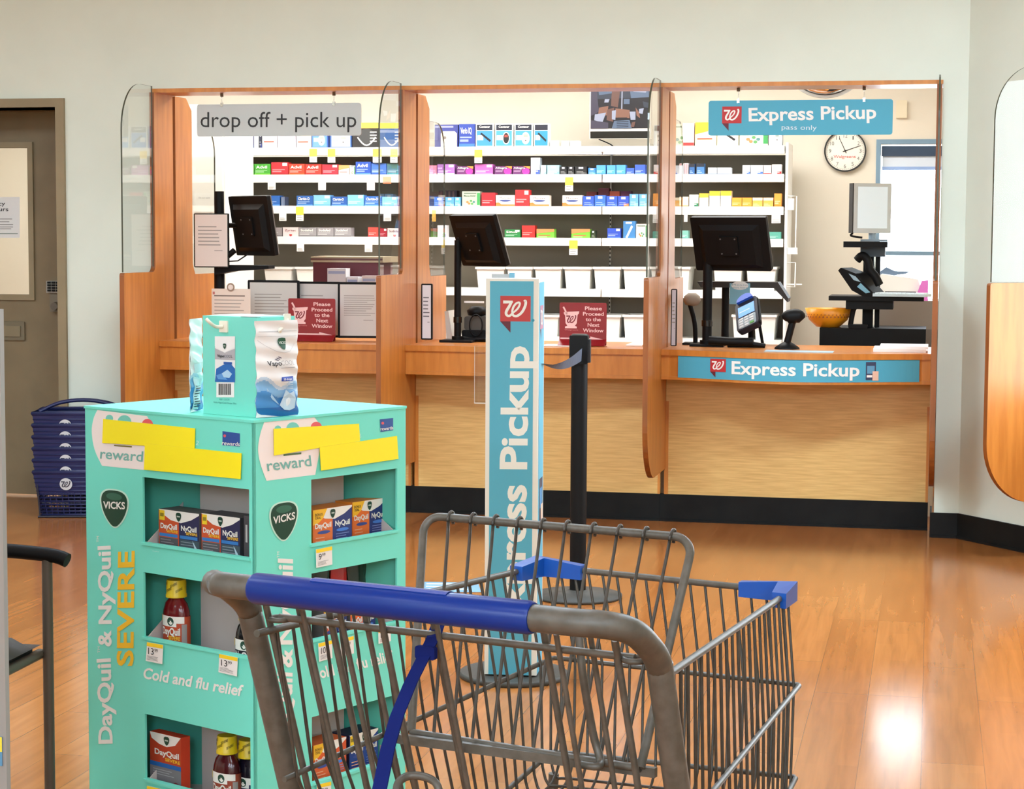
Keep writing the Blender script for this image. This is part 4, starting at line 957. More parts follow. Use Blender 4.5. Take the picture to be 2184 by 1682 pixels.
# Express Pickup counter: pin pad, scanner, telephone handset, keyboard tray
a, b = at(1486, 642, .42), at(1680, 602, .42)
g = Thing('keyboard_tray', 'black keyboard tray tilted behind the payment terminal', 'tray', WF, ((a[0] + b[0]) / 2, .5, CZ))
mb = MB(); mb.prism([(a[0], b[1]), (a[0] + .02, b[1] - .03), (b[0] - .07, b[1] - .03), (b[0] - .0, a[1]), (b[0] + .004, a[1] + .02), (b[0] - .05, b[1])], .42, .60, (40, 36, 32)); g.part('tray', mb)
mb = MB(); mb.tube([(a[0] + .14, .5, CZ - .2), (a[0] + .14, .5, b[1] - .03)], .02, 'black_plastic', 10); mb.box(a[0] + .04, .4, CZ + .0005, a[0] + .24, .6, CZ + .012, 'black_plastic'); g.part('stand', mb)
a, b = at(1556, 640, .41), at(1600, 604, .41)
mb = MB(); mb.box(a[0], .405, a[1] - .02, b[0], .4085, b[1], (120, 176, 196)); mb.disc((a[0] + b[0]) / 2, b[1] - .012, (b[0] - a[0]) * .42, .022, .4045, (226, 232, 230)); mb.text('Please', a[0] + .012, b[0] - .012, b[1] - .012, .008, .404, (130, 170, 180)); mb.text('wait here', a[0] + .012, b[0] - .012, b[1] - .026, .008, .404, (130, 170, 180))
single('shelf_talker', mb, 'light blue card with white cloud standing on the keyboard tray', 'card', WF, ((a[0] + b[0]) / 2, .405, a[1]))
# payment terminal
c = at(1596, 672, .10)
g = Thing('payment_terminal', 'black payment terminal with blue screen on the Express Pickup counter', 'payment terminal', WF, (c[0], .14, CZ))
M = Matrix.Translation((c[0], .10, c[1])) @ Matrix.Rotation(math.radians(-14), 4, 'Z') @ Matrix.Rotation(math.radians(-26), 4, 'Y') @ Matrix.Rotation(math.radians(-44), 4, 'X')
mb = MB(); mb.xf = M; mb.box(-.062, -.016, -.10, .062, .018, .10, (26, 30, 44), .02); mb.box(-.066, -.008, -.096, .066, .01, .096, 'black_plastic', .02); g.part('body', mb)
mb = MB(); mb.xf = M; mb.rect(-.046, -.01, .046, .062, -.0175, 'padscreen'); mb.rect(-.04, .02, .02, .026, -.0182, (214, 226, 240)); g.part('screen', mb)
mb = MB(); mb.xf = M
mb.box(-.05, -.019, -.092, .05, -.016, -.02, (150, 160, 164), .01)
for r_ in range(4):
    for k in range(3): mb.box(-.042 + .029 * k, -.023, -.088 + .017 * r_, -.020 + .029 * k, -.019, -.077 + .017 * r_, (96, 160, 84) if (r_ == 0 and k == 2) else (206, 208, 206))
g.part('keypad', mb)
mb = MB(); mb.xf = M; mb.prism([(.045 * math.cos(t), .09 + .04 * math.sin(t)) for t in [PI * k / 12 for k in range(13)]], -.03, .0, (40, 84, 190, .3)); g.part('hood', mb)
mb = MB(); mb.tube([(c[0] + .01, .16, CZ + .01), (c[0] + .01, .14, c[1] - .01)], .014, 'black_plastic', 10); mb.tube([(c[0] + .07, .15, CZ + .01), (c[0] + .05, .13, c[1] - .03)], .008, 'black_plastic', 10); mb.box(c[0] - .10, .08, CZ + .0005, c[0] + .08, .2, CZ + .014, 'black_plastic', .004); g.part('stand', mb)
mb = MB(); q = at(1520, 722, .05); mb.tube([(at(1512, 722, .05)[0], .05, CZ + .035), (q[0] + .1, .05, CZ + .03), (at(1606, 722, .05)[0], .05, CZ + .03)], .022, 'black_plastic', 10)
mb.tube([(at(1606, 722, .05)[0], .05, CZ + .02), (at(1632, 722, .05)[0], .05, CZ + .012)], .012, 'black_plastic', 10)
g.part('mount_arm', mb)
# hand scanners
def scanner(px, py_top, d, lab, flip=1, col='black_plastic'):
    a = at(px, 700, d); zt = at(px, py_top, d)[1]; x = a[0]
    g = Thing('barcode_scanner', lab, 'scanner', WF, (x, d, CZ))
    mb = MB(); mb.lathe([(.062, .0005), (.06, .008), (.03, .028), (.014, .036)], x - .02 * flip, d, 'black_plastic', z0=CZ); g.part('base', mb)
    mb = MB(); mb.tube(smooth_pts([(x - .02 * flip, d, CZ + .03), (x - .008 * flip, d, CZ + .08), (x + .006 * flip, d, zt - .05), (x + .01 * flip, d, zt - .03)]), .017, col, 12); g.part('handle', mb)
    mb = MB(); c = Vector((x + .008 * flip, d, zt - .034))
    mb.tube(smooth_pts([(c.x - .045, d, c.z - .012), (c.x - .03, d, c.z), (c.x + .02, d, c.z + .006), (c.x + .044, d, c.z - .012)]), [.012, .018, .026, .03, .034, .036, .037, .037, .036, .034, .031, .026, .02][:13], 'black_plastic', 14); g.part('head', mb)
scanner(1688, 662, .02, 'black barcode scanner standing in front of the orange bowl')
a = at(1476, 640, .3)
g = Thing('barcode_scanner', 'grey hooded scanner on a bent stand beside the third divider', 'scanner', WF, (a[0], .3, CZ))
mb = MB(); mb.tube(smooth_pts([(a[0] + .02, .3, CZ), (a[0] + .018, .3, CZ + .08), (a[0] + .008, .3, CZ + .14), (a[0] - .01, .29, a[1] - .02)]), .012, 'black_plastic', 10); mb.box(a[0] - .04, .24, CZ + .0005, a[0] + .08, .36, CZ + .010, 'black_plastic'); g.part('stand', mb)
mb = MB(); mb.lathe([(.012, -.03), (.034, -.022), (.045, .0), (.04, .02), (.02, .036)], a[0], .3, (150, 138, 122), z0=a[1]); g.part('head', mb)
for (x0, x1, d0, d1, t, col, nm, lab, cat) in ((1632, 1778, -.26, -.12, .002, (170, 200, 216), 'counter_card', 'pale blue card lying on the Express Pickup counter edge', 'card'), (1864, 1975, -.12, .16, .016, (238, 236, 230), 'paper_stack', 'stack of white papers at the right end of the Express Pickup counter', 'paper')):
    a, b = at(x0, 743, (d0 + d1) / 2), at(x1, 743, (d0 + d1) / 2); mb = MB(); mb.box(a[0], d0, CZ + .0003, b[0], d1, CZ + t, col)
    if t > .01: mb.box(a[0] + .03, d0 + .02, CZ + t, b[0] + .01, d1, CZ + t + .012, (244, 242, 238))
    single(nm, mb, lab, cat, WF, ((a[0] + b[0]) / 2, (d0 + d1) / 2, CZ))

# staff side at right: black workstation cart, bowl, phone, keyboard, screen, printer
d = .95
a, b = at(1747, 760, d), at(1975, 702, d); ztop = b[1]
g = Thing('workstation_cart', 'black workstation cart behind the Express Pickup counter', 'cart', WF, ((a[0] + b[0]) / 2, d + .2, 0))
mb = MB(); mb.box(a[0], d, ztop - .10, b[0], d + .4, ztop, 'black_plastic'); mb.box(a[0] + .03, d + .05, 0, b[0] - .03, d + .36, ztop - .10, (36, 34, 32)); g.part('cabinet', mb)
p0 = at(1853, 700, d + .2)[0]; zt = at(1853, 524, d + .2)[1]; k0 = at(1770, 640, d)[1]
mb = MB(); mb.box(p0 - .035, d + .17, ztop, p0 + .02, d + .23, zt, 'black_plastic'); mb.box(p0 + .022, d + .18, ztop, p0 + .03, d + .22, zt, 'chrome'); mb.box(p0 + .03, d + .17, ztop, p0 + .055, d + .23, zt, 'black_plastic'); g.part('column', mb)
a2, b2 = at(1800, 527, d + .1), at(1893, 515, d + .1)
mb = MB(); mb.box(a2[0], d + .02, a2[1], b2[0], d + .3, b2[1], 'black_plastic'); mb.box(p0 - .05, d + .12, a2[1] - .05, p0 + .08, d + .26, a2[1], (64, 78, 92)); g.part('top_tray', mb)
a3, b3 = at(1768, 640, d), at(1905, 632, d)
mb = MB(); mb.box(a3[0], d - .04, a3[1], b3[0] + .16, d + .3, b3[1], 'black_plastic'); mb.box(a3[0] + .09, d - .02, a3[1] - .045, b3[0], d + .26, a3[1], 'black_plastic'); g.part('keyboard_shelf', mb)
ZK = b3[1]
# screen
c = at(1861, 444, d + .06); w_, h_ = .215, .265
g = Thing('flat_screen', 'pale flat screen facing the shop on the workstation cart', 'monitor', WF, (c[0], d + .1, b2[1]))
M = Matrix.Translation((c[0], d + .06, c[1])) @ Matrix.Rotation(math.radians(26), 4, 'Z')
mb = MB(); mb.xf = M; mb.box(-w_ / 2, 0, -h_ / 2, w_ / 2, .035, h_ / 2, (196, 204, 208), .006); mb.box(-w_ / 2 - .006, .004, -h_ / 2, -w_ / 2 + .002, .05, h_ / 2, (40, 40, 40)); g.part('bezel', mb)
mb = MB(); mb.xf = M; mb.rect(-w_ / 2 + .022, -h_ / 2 + .026, w_ / 2 - .022, h_ / 2 - .018, -.001, 'screen_glow'); g.part('screen', mb)
mb = MB(); mb.tube([(c[0], d + .09, b2[1] + .004), (c[0], d + .09, c[1] - h_ / 2 + .02)], .02, (150, 170, 184), 10); mb.box(c[0] - .06, d + .04, b2[1] + .0004, c[0] + .08, d + .15, b2[1] + .012, (140, 156, 168)); mb.tube(smooth_pts([(c[0] - .1, d + .03, c[1] - h_ / 2), (c[0] - .11, d + .03, b2[1] + .03), (c[0] - .05, d + .02, b2[1] + .02)]), .006, 'black_plastic', 6); g.part('foot', mb)
# keyboard and telephone
c = at(1925, 646, d - .02)
mb = MB(); M = Matrix.Translation((c[0], d - .0, ZK + .012)) @ Matrix.Rotation(math.radians(-12), 4, 'Z')
g = Thing('keyboard', 'white keyboard on the workstation shelf by the window', 'keyboard', WF, (c[0], d, ZK))
mb.xf = M; mb.box(-.14, -.09, -.011, .14, .06, .004, (196, 214, 220)); g.part('case', mb)
mb = MB(); mb.xf = M
for r_ in range(4):
    for k in range(11): mb.box(-.13 + .024 * k, -.08 + .032 * r_, .004, -.112 + .024 * k, -.055 + .032 * r_, .009, (226, 236, 238))
g.part('keys', mb)
c = at(1835, 610, d + .05)
g = Thing('telephone', 'black desk telephone with raised handset on the workstation shelf', 'telephone', WF, (c[0], d + .05, ZK))
M = Matrix.Translation((c[0], d + .05, ZK)) @ Matrix.Rotation(math.radians(-20), 4, 'Z')
mb = MB(); mb.xf = M; mb.prism([(-.10, .135), (-.085, .15), (.0, .12), (.10, .02), (.10, .001), (.04, .001), (-.02, .03)], -.07, .09, 'black_plastic'); mb.poly([(-.04, .12), (.0, .105), (.03, .075), (-.01, .085)], -.071, (150, 176, 190)); mb.poly([(.03, .07), (.085, .022), (.06, .016), (.01, .05)], -.0712, (120, 170, 190)); g.part('base', mb)
mb = MB(); mb.xf = M; mb.tube(smooth_pts([(-.03, .02, .19), (.0, .02, .215), (.03, .02, .19), (.045, .02, .14), (.075, .02, .105), (.10, .02, .06)]), .022, 'black_plastic', 10); g.part('handset', mb)
# bowl on the cart
c = at(1766, 700, d + .12)
g = Thing('candy_bowl', 'orange patterned bowl on the black workstation cart', 'bowl', WF, (c[0], d + .12, ztop))
mb = MB(); r = .125; hgt = at(1766, 657, d + .12)[1] - ztop
mb.lathe([(.06, .0006), (.065, .004), (.105, hgt * .4), (r, hgt), (r - .006, hgt), (.10, hgt * .42), (.06, .01)], c[0], d + .12, (236, 150, 26, .35), n=36, z0=ztop); g.part('body', mb)
mb = MB()
for k in range(36):
    t = 2 * PI * k / 36; rr = .1185
    for dz, s_ in ((.56, .006), (.68, .004)):
        tt = t + (.08 if dz > .6 else 0); x, y, z = c[0] + rr * math.cos(tt) * (1 + (dz - .56) * .1), d + .12 + rr * math.sin(tt) * (1 + (dz - .56) * .1), ztop + hgt * dz
        ux, uy = -math.sin(tt) * s_, math.cos(tt) * s_
        mb.add([(x - ux, y - uy, z), (x, y, z - s_), (x + ux, y + uy, z), (x, y, z + s_)], [(0, 1, 2, 3)], (150, 74, 20))
g.part('pattern_band', mb)
# telephone receiver standing on the cart beside the bowl
c = at(1822, 690, d + .03); mb = MB(); mb.tube(smooth_pts([(c[0] - .02, d + .03, ztop + .014), (c[0] - .015, d + .03, ztop + .05), (c[0] - .005, d + .03, ztop + .10), (c[0] + .02, d + .03, ztop + .13)]), [.014] * 13, 'black_plastic', 8)
g = Thing('barcode_scanner', 'black scanner gun on a stand between orange bowl and cart column', 'scanner', WF, (c[0], d + .03, ztop)); g.part('handle', mb)
mb = MB(); mb.box(c[0] - .03, d - .01, ztop + .0005, c[0] + .07, d + .09, ztop + .02, 'black_plastic', .004); g.part('base', mb)
# printer on a stand by the window
a, b = at(1868, 640, 1.75), at(1962, 585, 1.75)
mb = MB(); mb.box(a[0] - .06, 1.7, 0, b[0] + .14, 2.15, a[1], (120, 108, 96)); mb.box(a[0] - .05, 1.695, .1, b[0] + .13, 1.70, a[1] - .16, (96, 86, 78)); single('printer_stand', mb, 'grey brown cupboard under the white printer by the window', 'cupboard', WF, ((a[0] + b[0]) / 2, 1.92, 0))
g = Thing('printer', 'white printer on the cupboard below the bright window', 'printer', WF, ((a[0] + b[0]) / 2, 1.9, a[1]))
h = b[1] - a[1]
mb = MB(); mb.prism([(a[0], a[1] + .0005), (b[0], a[1] + .0005), (b[0] + .01, a[1] + h * .4), (b[0] - .01, a[1] + h * .82), (a[0] + .03, a[1] + h), (a[0] - .02, a[1] + h * .8)], 1.76, 2.1, 'white_plastic'); g.part('body', mb)
mb = MB(); mb.box(a[0] + .05, 1.755, a[1] + h * .2, b[0] - .02, 1.76, a[1] + h * .34, (60, 58, 60)); mb.box(a[0] + .06, 1.70, a[1] + h * .12, b[0] - .03, 1.76, a[1] + h * .19, (176, 176, 178)); g.part('paper_tray', mb)
mb = MB(); mb.prism([(a[0] - .02, a[1] + h * .9), (a[0] + .05, a[1] + h * 1.25), (a[0] + .10, a[1] + h * 1.1), (b[0] - .06, a[1] + h * 1.08), (b[0] - .08, a[1] + h), (a[0], a[1] + h * .86)], 1.9, 2.0, (86, 104, 126)); g.part('paper_feeder', mb)
a, b = at(1957, 645, 1.74), at(1980, 597, 1.74)
mb = MB(); mb.prism([(a[0] - .02, a[1] + .002), (b[0], a[1] + .002), (b[0], b[1]), (a[0] + .02, b[1] - .005)], 1.735, 1.745, (226, 120, 206)); single('sign_card', mb, 'magenta card standing beside the white printer', 'card', WF, (a[0], 1.74, a[1]))

# on the pharmacy back wall
F = Face(WF, BACK)
c = F.p(1803, 322); r = F.p(1848, 322)[0] - c[0]
g = Thing('wall_clock', 'round black-rimmed wall clock below the Express Pickup sign', 'clock', WF, (c[0], BACK - .02, c[1]))
def ring(mb, cx, cz, r0, r1, y0, y1, m, n=48):
    v = [(cx + rr * math.cos(2 * PI * k / n), yy, cz + rr * math.sin(2 * PI * k / n)) for rr, yy in ((r1, y1), (r1, y0), (r0, y0), (r0, y1)) for k in range(n)]
    mb.add(v, [(j * n + k, j * n + (k + 1) % n, (j + 1) * n + (k + 1) % n, (j + 1) * n + k) for j in range(3) for k in range(n)], m, False)
mb = MB(); ring(mb, c[0], c[1], r * .93, r, BACK - .035, BACK - .001, (34, 30, 26, .3)); g.part('rim', mb)
mb = MB(); yf = BACK - .02; mb.disc(c[0], c[1], r * .94, r * .94, yf, (240, 234, 222), 48)
for k in range(1, 13):
    t = PI / 2 - 2 * PI * k / 12; s_ = str(k); cx_, cz_ = c[0] + .72 * r * math.cos(t), c[1] + .72 * r * math.sin(t); w_ = r * (.10 if k < 10 else .17)
    mb.text(s_, cx_ - w_ / 2 * (.5 if k == 1 else 1), cx_ + w_ / 2 * (.5 if k == 1 else 1), cz_ - r * .09, r * .18, yf - .0012, (44, 40, 36), -.01)
for k in range(60):
    t = 2 * PI * k / 60; l = .05 if k % 5 else .08
    mb.strip([(c[0] + r * .90 * math.cos(t), c[1] + r * .90 * math.sin(t)), (c[0] + r * (.90 - l) * math.cos(t), c[1] + r * (.90 - l) * math.sin(t))], .0016, yf - .0008, (90, 84, 76))
mb.text('Walgreens', c[0] - r * .55, c[0] + r * .5, c[1] - r * .34, r * .14, yf - .0012, (206, 60, 56), .0)
g.part('dial', mb)
def hand(ang, l, w_):
    t = math.radians(90 - ang); m2 = MB(); m2.strip([(c[0] - .12 * r * math.cos(t), c[1] - .12 * r * math.sin(t)), (c[0] + l * r * math.cos(t), c[1] + l * r * math.sin(t))], [w_, w_ * .5], yf - .003, (24, 22, 20)); m2.disc(c[0], c[1], .006, .006, yf - .0034, (24, 22, 20)); return m2
g.part('minute_hand', hand(71, .78, .006)); g.part('hour_hand', hand(-25, .68, .005))
a, b = F.p(1911, 252), F.p(1935, 214)
mb = MB(); mb.box(a[0], BACK - .03, a[1], b[0], BACK, b[1], (232, 220, 192), .004); single('wall_box', mb, 'small cream box on the pharmacy wall right of the hanging sign', 'wall box', WF, ((a[0] + b[0]) / 2, BACK, a[1]))
# tubing rack beside the shelving
a = gf.p(1692, 430); g = Thing('hanging_rack', 'white wire bag rack hooked on the end of the shelving', 'rack', WF, (a[0], GON, gf.p(1692, 620)[1]))
mb = MB(); x = gs[3] + .021
for y0, y1 in ((418, 530), (560, 612)):
    za, zb_ = gf.p(1700, y0)[1], gf.p(1700, y1)[1]; mb.tube([(x, GON + .02, za), (x + .05, GON + .02, za), (x + .05, GON + .02, zb_), (x, GON + .02, zb_)], .004, 'white_plastic', 8)
za = gf.p(1700, 430)[1]; mb.box(x, GON, za - .05, x + .035, GON + .06, za + .02, 'white_plastic'); za = gf.p(1700, 535)[1]; mb.box(x, GON, za - .02, x + .06, GON + .06, za + .02, 'white_plastic'); mb.tube([(x, GON + .03, gf.p(1700, 607)[1]), (x + .09, GON + .03, gf.p(1700, 607)[1])], .005, 'white_plastic', 8)
g.part('wire_frame', mb)

# television showing the security picture, on a wall arm
tf = Face(WF, 2.35)
a, b = tf.p(1257, 296), tf.p(1388, 188)
g = Thing('security_television', 'security television above the shelving showing a store camera view', 'television', WF, ((a[0] + b[0]) / 2, 2.4, a[1]))
mb = MB(); mb.box(a[0], 2.35, a[1], b[0], 2.42, b[1] + .02, (206, 200, 190), .004); mb.rect(a[0] + .006, tf.p(1300, 295)[1], b[0] - .004, tf.p(1300, 280)[1], 2.349, (18, 17, 16, .2)); g.part('housing', mb)
mb = MB(); zs0, zs1 = tf.p(1300, 274)[1], b[1] + .012; sx0, sx1 = a[0] + .008, b[0] - .004; W_, H_ = sx1 - sx0, zs1 - zs0
T = lambda pts: [(sx0 + W_ * u, zs1 - H_ * v) for u, v in pts]
mb.poly(T([(0, 0), (1, 0), (1, 1), (0, 1)]), 2.3492, 'tv_b')
blobs = [('tv_g', [(0, .0), (1, 0), (1, .26), (0, .3)]), ('tv_c', [(.12, .06), (.36, .04), (.36, .16), (.14, .2)]), ('tv_d', [(.14, .06), (.34, .04), (.33, .08), (.15, .10)]), ('tv_c', [(.66, .08), (.98, .08), (.98, .26), (.68, .28)]), ('tv_d', [(.72, .10), (.94, .12), (.93, .15), (.72, .13)]), ('tv_e', [(.36, .02), (.5, .02), (.46, .5), (.34, .46)]),
    ('tv_d', [(.52, .02), (.54, .02), (.535, .58), (.515, .58)]), ('tv_a', [(.0, .1), (.1, .1), (.14, .6), (0, .7)]), ('tv_f', [(.14, .5), (.3, .46), (.28, .68), (.12, .74)]), ('tv_d', [(.07, .66), (.26, .62), (.2, .86), (.06, .8)]), ('tv_a', [(.0, .8), (.3, .86), (.3, 1), (0, 1)]), ('tv_e', [(.28, .55), (.4, .5), (.38, .84), (.27, .8)]),
    ('tv_f', [(.42, .52), (.66, .56), (.66, .76), (.42, .74)]), ('tv_b', [(.46, .74), (.62, .74), (.62, .80), (.46, .80)]), ('tv_d', [(.36, .58), (.43, .56), (.42, .8), (.36, .78)]), ('tv_c', [(.4, .82), (.66, .80), (.7, 1), (.36, 1)]), ('tv_d', [(.66, .6), (.76, .6), (.76, .8), (.68, .8)]), ('tv_e', [(.7, .86), (.76, .84), (.74, .97), (.68, .97)]),
    ('tv_d', [(.82, .54), (.9, .52), (.88, .66), (.82, .64)]), ('tv_f', [(.76, .5), (.82, .62), (.84, .76), (.78, .7)]), ('tv_c', [(.56, .3), (.66, .3), (.66, .42), (.56, .42)]), ('tv_d', [(.24, .3), (.32, .3), (.3, .38), (.23, .38)]), ('tv_g', [(.88, .36), (1, .4), (1, .52), (.9, .5)])]
for k, (m_, pts) in enumerate(blobs): mb.poly(T(pts), 2.349 - .0003 * (k + 1), m_)
for k in range(4): mb.poly(T([(.45, .84 + .04 * k), (.64, .83 + .04 * k), (.65, .845 + .04 * k), (.44, .855 + .04 * k)]), 2.3405, 'tv_b')
g.part('screen', mb)
mb = MB(); mb.box((a[0] + b[0]) / 2 - .03, 2.42, a[1] + .08, (a[0] + b[0]) / 2 + .03, BACK, a[1] + .14, (150, 146, 138)); mb.tube(smooth_pts([(a[0] + .05, 2.4, a[1]), (a[0] + .12, 2.4, a[1] - .03), (a[0] + .16, 2.42, a[1] - .06)]), .004, 'black_plastic', 6); g.part('wall_arm', mb)

# convex mirror near the pharmacy ceiling
mf = Face(WF, 1.5); c = mf.p(1762, 112); R_ = mf.p(1860, 112)[0] - c[0]
g = Thing('convex_mirror', 'round convex security mirror above the Express Pickup sign', 'mirror', WF, (c[0], 1.5, c[1] - R_))
mb = MB(); ring(mb, c[0], c[1], R_ * .94, R_, 1.48, 1.52, (150, 146, 140, .4)); g.part('rim', mb)
mb = MB(); n = 32; prof = [(R_ * .95 * math.cos(t), -.10 * math.sin(t)) for t in [PI / 2 * k / 8 for k in range(9)]]
v = [(c[0] + rr * math.cos(2 * PI * k / n), 1.5 + dy, c[1] + rr * math.sin(2 * PI * k / n)) for rr, dy in prof for k in range(n)]
mb.add(v, [(j * n + k, j * n + (k + 1) % n, (j + 1) * n + (k + 1) % n, (j + 1) * n + k) for j in range(8) for k in range(n)], 'mirror_dome', True); g.part('dome', mb)
mb = MB(); mb.tube([(c[0], 1.52, c[1]), (c[0], 1.6, PCEIL)], .012, 'chrome', 8); g.part('bracket', mb)

# ------------------------------------------------------------------ cardboard cold-and-flu display
DZ = .99
nc = on_z(541, 902, DZ)
DF = frame(nc.x, nc.y, 51.65)            # x along the right face, y along the left face
LF = DF @ Matrix.Translation((0, .575, 0)) @ Matrix.Rotation(-PI / 2, 4, 'Z')   # left face: x from its far end to the near edge
WR, WL = .508, .575
fr, fl = Face(DF, 0), Face(LF, 0)
display = Thing('cardboard_display', 'turquoise cardboard cold and flu display standing in front of the counters', 'display', DF, (WR / 2, WL / 2, 0))
inv = DF.inverted() @ LF
def lpart(name, mb, **k):
    mb.v = [inv @ p for p in mb.v]; return display.part(name, mb, **k)
def openings(F, quads):
    out = []
    for (x0t, y0t), (x1t, y1t), (x1b, y1b), (x0b, y0b) in quads:
        p = [F.p(x0t, y0t), F.p(x1t, y1t), F.p(x1b, y1b), F.p(x0b, y0b)]
        out.append(((p[0][0] + p[3][0]) / 2, (p[1][0] + p[2][0]) / 2, (p[2][1] + p[3][1]) / 2, (p[0][1] + p[1][1]) / 2))
    return out
opL = openings(fl, [((306, 1017), (536, 1044), (531, 1189), (308, 1160.5)), ((306, 1219), (534, 1257), (531, 1399), (306, 1362)), ((308, 1523), (534, 1571), (531, 1712), (308, 1668))])
opR = openings(fr, [((664, 1025), (848, 996), (851, 1129), (664, 1164)), ((664, 1226), (847, 1186), (850, 1327), (665, 1364)), ((665, 1530), (842, 1481), (845, 1620), (666, 1668))])
opL = [(sum(o[0] for o in opL) / 3, sum(o[1] for o in opL) / 3, o[2], o[3]) for o in opL]
opR = [(sum(o[0] for o in opR) / 3, sum(o[1] for o in opR) / 3, o[2], o[3]) for o in opR]
TC = 'teal_card'
def face_board(W, ops):
    mb = MB(); x0, x1 = ops[0][0], ops[0][1]; t = .006
    mb.box(0, 0, .03, x0, t, DZ, TC); mb.box(x1, 0, .03, W, t, DZ, TC)
    zs = DZ
    for o in ops: mb.box(x0, 0, o[3], x1, t, zs, TC); zs = o[2]
    mb.box(x0, 0, .03, x1, t, zs, TC)
    for o in ops:                                        # folded lip edges
        mb.box(x0 - .004, -.004, o[2] - .004, x1 + .004, .012, o[2] + .002, TC)
    return mb
def face_print(mb, F, left):
    """the printing on one face, measured in the picture"""
    PK, TQ = (244, 234, 228), (118, 206, 190)
    if left:
        mb.pquad(F, smooth_pts([(314, 887), (326, 912), (326, 950), (308, 1002)]) + smooth_pts([(218, 993), (202, 958), (196, 920), (200, 892), (208, 874)]), PK, .0006)
        for cx_, cy_, r in ((234, 892, 8), (266, 900, 15)): mb.pdisc(F, cx_, cy_, r, TQ, .001)
        mb.pdisc(F, 315, 905, 12, (226, 92, 96), .001)
        mb.ptext(F, 'reward', (214, 977), (305, 984), 21, (118, 178, 166), .012)
        mb.pquad(F, [(244, 948), (282, 951), (282, 954), (244, 951)], (120, 110, 40), .001)
        mb.ptext(F, '2', (418, 948), (424, 949), 9, (206, 240, 232)); 
        mb.pquad(F, [(475, 919), (512, 924), (512, 952), (475, 949)], (38, 76, 150), .0008)
        mb.ptext(F, 'rewards', (474, 948), (512, 951), 8, WHITE, .01); mb.pdisc(F, 480, 929, 3, (220, 90, 100), .0012)
        a, b = F.p(244.5, 1084), F.p(244.5, 1046); c = F.p(217, 1084)
        w = (a[0] - c[0]) * 2; h = (b[1] - a[1]) * 2.02
        shield(mb, a[0], a[1], w, h, -.0008, halo=(196, 232, 214))
        mb.ptext(F, 'DayQuil', (240, 1585), (236, 1403), 28, WHITE, .028)
        mb.ptext(F, '&', (238, 1378), (237, 1343), 27, WHITE, .028)
        mb.ptext(F, 'NyQuil', (238, 1330), (236, 1163), 26, WHITE, .028)
        mb.ptext(F, 'SEVERE', (284, 1420), (287, 1174), 33, (246, 196, 44), .026)
        mb.ptext(F, 'TM', (214, 1392), (214, 1378), 5, WHITE); mb.ptext(F, 'TM', (212, 1156), (212, 1143), 5, WHITE)
        mb.ptext(F, 'Cold and flu relief', (305, 1445), (516, 1484), 22, WHITE, .024)
        mb.ptext(F, 'while supplies last', (325, 1175), (340, 1177), 2, (206, 240, 232))
    else:
        mb.pquad(F, smooth_pts([(668, 887), (680, 905), (684, 940), (672, 1012)]) + smooth_pts([(568, 1025), (556, 992), (550, 960), (554, 928), (563, 900)]), PK, .0006)
        for cx_, cy_, r in ((592, 914, 7), (624, 914, 14)): mb.pdisc(F, cx_, cy_, r, TQ, .001)
        mb.pdisc(F, 674, 911, 12, (226, 92, 96), .001)
        mb.ptext(F, 'reward', (570, 1004), (664, 993), 23, (118, 178, 166), .012)
        mb.pquad(F, [(604, 968), (642, 964), (642, 968), (604, 972)], (80, 110, 70), .001)
        mb.ptext(F, '2', (765, 933), (770, 932), 9, (206, 240, 232))
        mb.pquad(F, [(810, 894), (838, 891), (838, 917), (811, 921)], (44, 84, 150), .0008)
        mb.ptext(F, 'rewards', (811, 918), (838, 915), 7, WHITE, .01); mb.pdisc(F, 815.5, 902, 3, (220, 90, 100), .0012)
        a, b = F.p(605, 1111), F.p(605, 1072); c = F.p(577, 1114)
        shield(mb, a[0], a[1], (a[0] - c[0]) * 2, (b[1] - a[1]) * 2.02, -.0008, halo=(196, 232, 214))
        mb.ptext(F, 'DayQuil', (620, 1622), (622, 1434), 30, WHITE, .028)
        mb.ptext(F, '&', (622, 1423), (622, 1383), 30, WHITE, .028)
        mb.ptext(F, 'NyQuil', (622, 1374), (623, 1192), 30, WHITE, .028)
        mb.ptext(F, 'TM', (595, 1189), (595, 1176), 5, WHITE)
        mb.ptext(F, 'Cold and flu relief', (666, 1450), (840, 1408), 23, WHITE, .024)
mb = face_board(WL, opL); face_print(mb, fl, True); lpart('left_face_panel', mb)
mb = face_board(WR, opR); face_print(mb, fr, False); display.part('right_face_panel', mb)
mb = MB(); mb.box(-.002, -.002, DZ, WR + .002, WL + .002, DZ + .006, TC); display.part('top_panel', mb)
mb = MB(); mb.box(.004, WL - .006, .03, WR, WL, DZ, TC); display.part('back_panel', mb); mb = MB(); mb.box(WR - .006, .006, .03, WR, WL - .006, DZ, TC); display.part('back_panel', mb)
mb = MB(); mb.box(.02, .02, .0, WR - .02, WL - .02, .03, (60, 60, 58)); display.part('base_tray', mb)
ctr = (WR * .5, WL * .5)
def wall_between(p, q, m, z0=.04, z1=DZ - .002, t=.003):
    mb = MB(); d = Vector((q[0] - p[0], q[1] - p[1])).normalized(); n = Vector((-d.y, d.x)) * t
    mb.prism_xy([(p[0] + n.x, p[1] + n.y), (p[0] - n.x, p[1] - n.y), (q[0] - n.x, q[1] - n.y), (q[0] + n.x, q[1] + n.y)], z0, z1, m); return mb
GREYCARD = (182, 174, 168)
c0 = .105; cy1 = WL - Face(LF, c0).p(427, 1100)[0]; cx1 = Face(DF, c0).p(733, 1060)[0]
mb = MB(); mb.box(c0, c0, .04, max(cx1, .2), max(cy1, .2), DZ - .002, GREYCARD); display.part('core_column', mb, label='grey cardboard core inside the display')
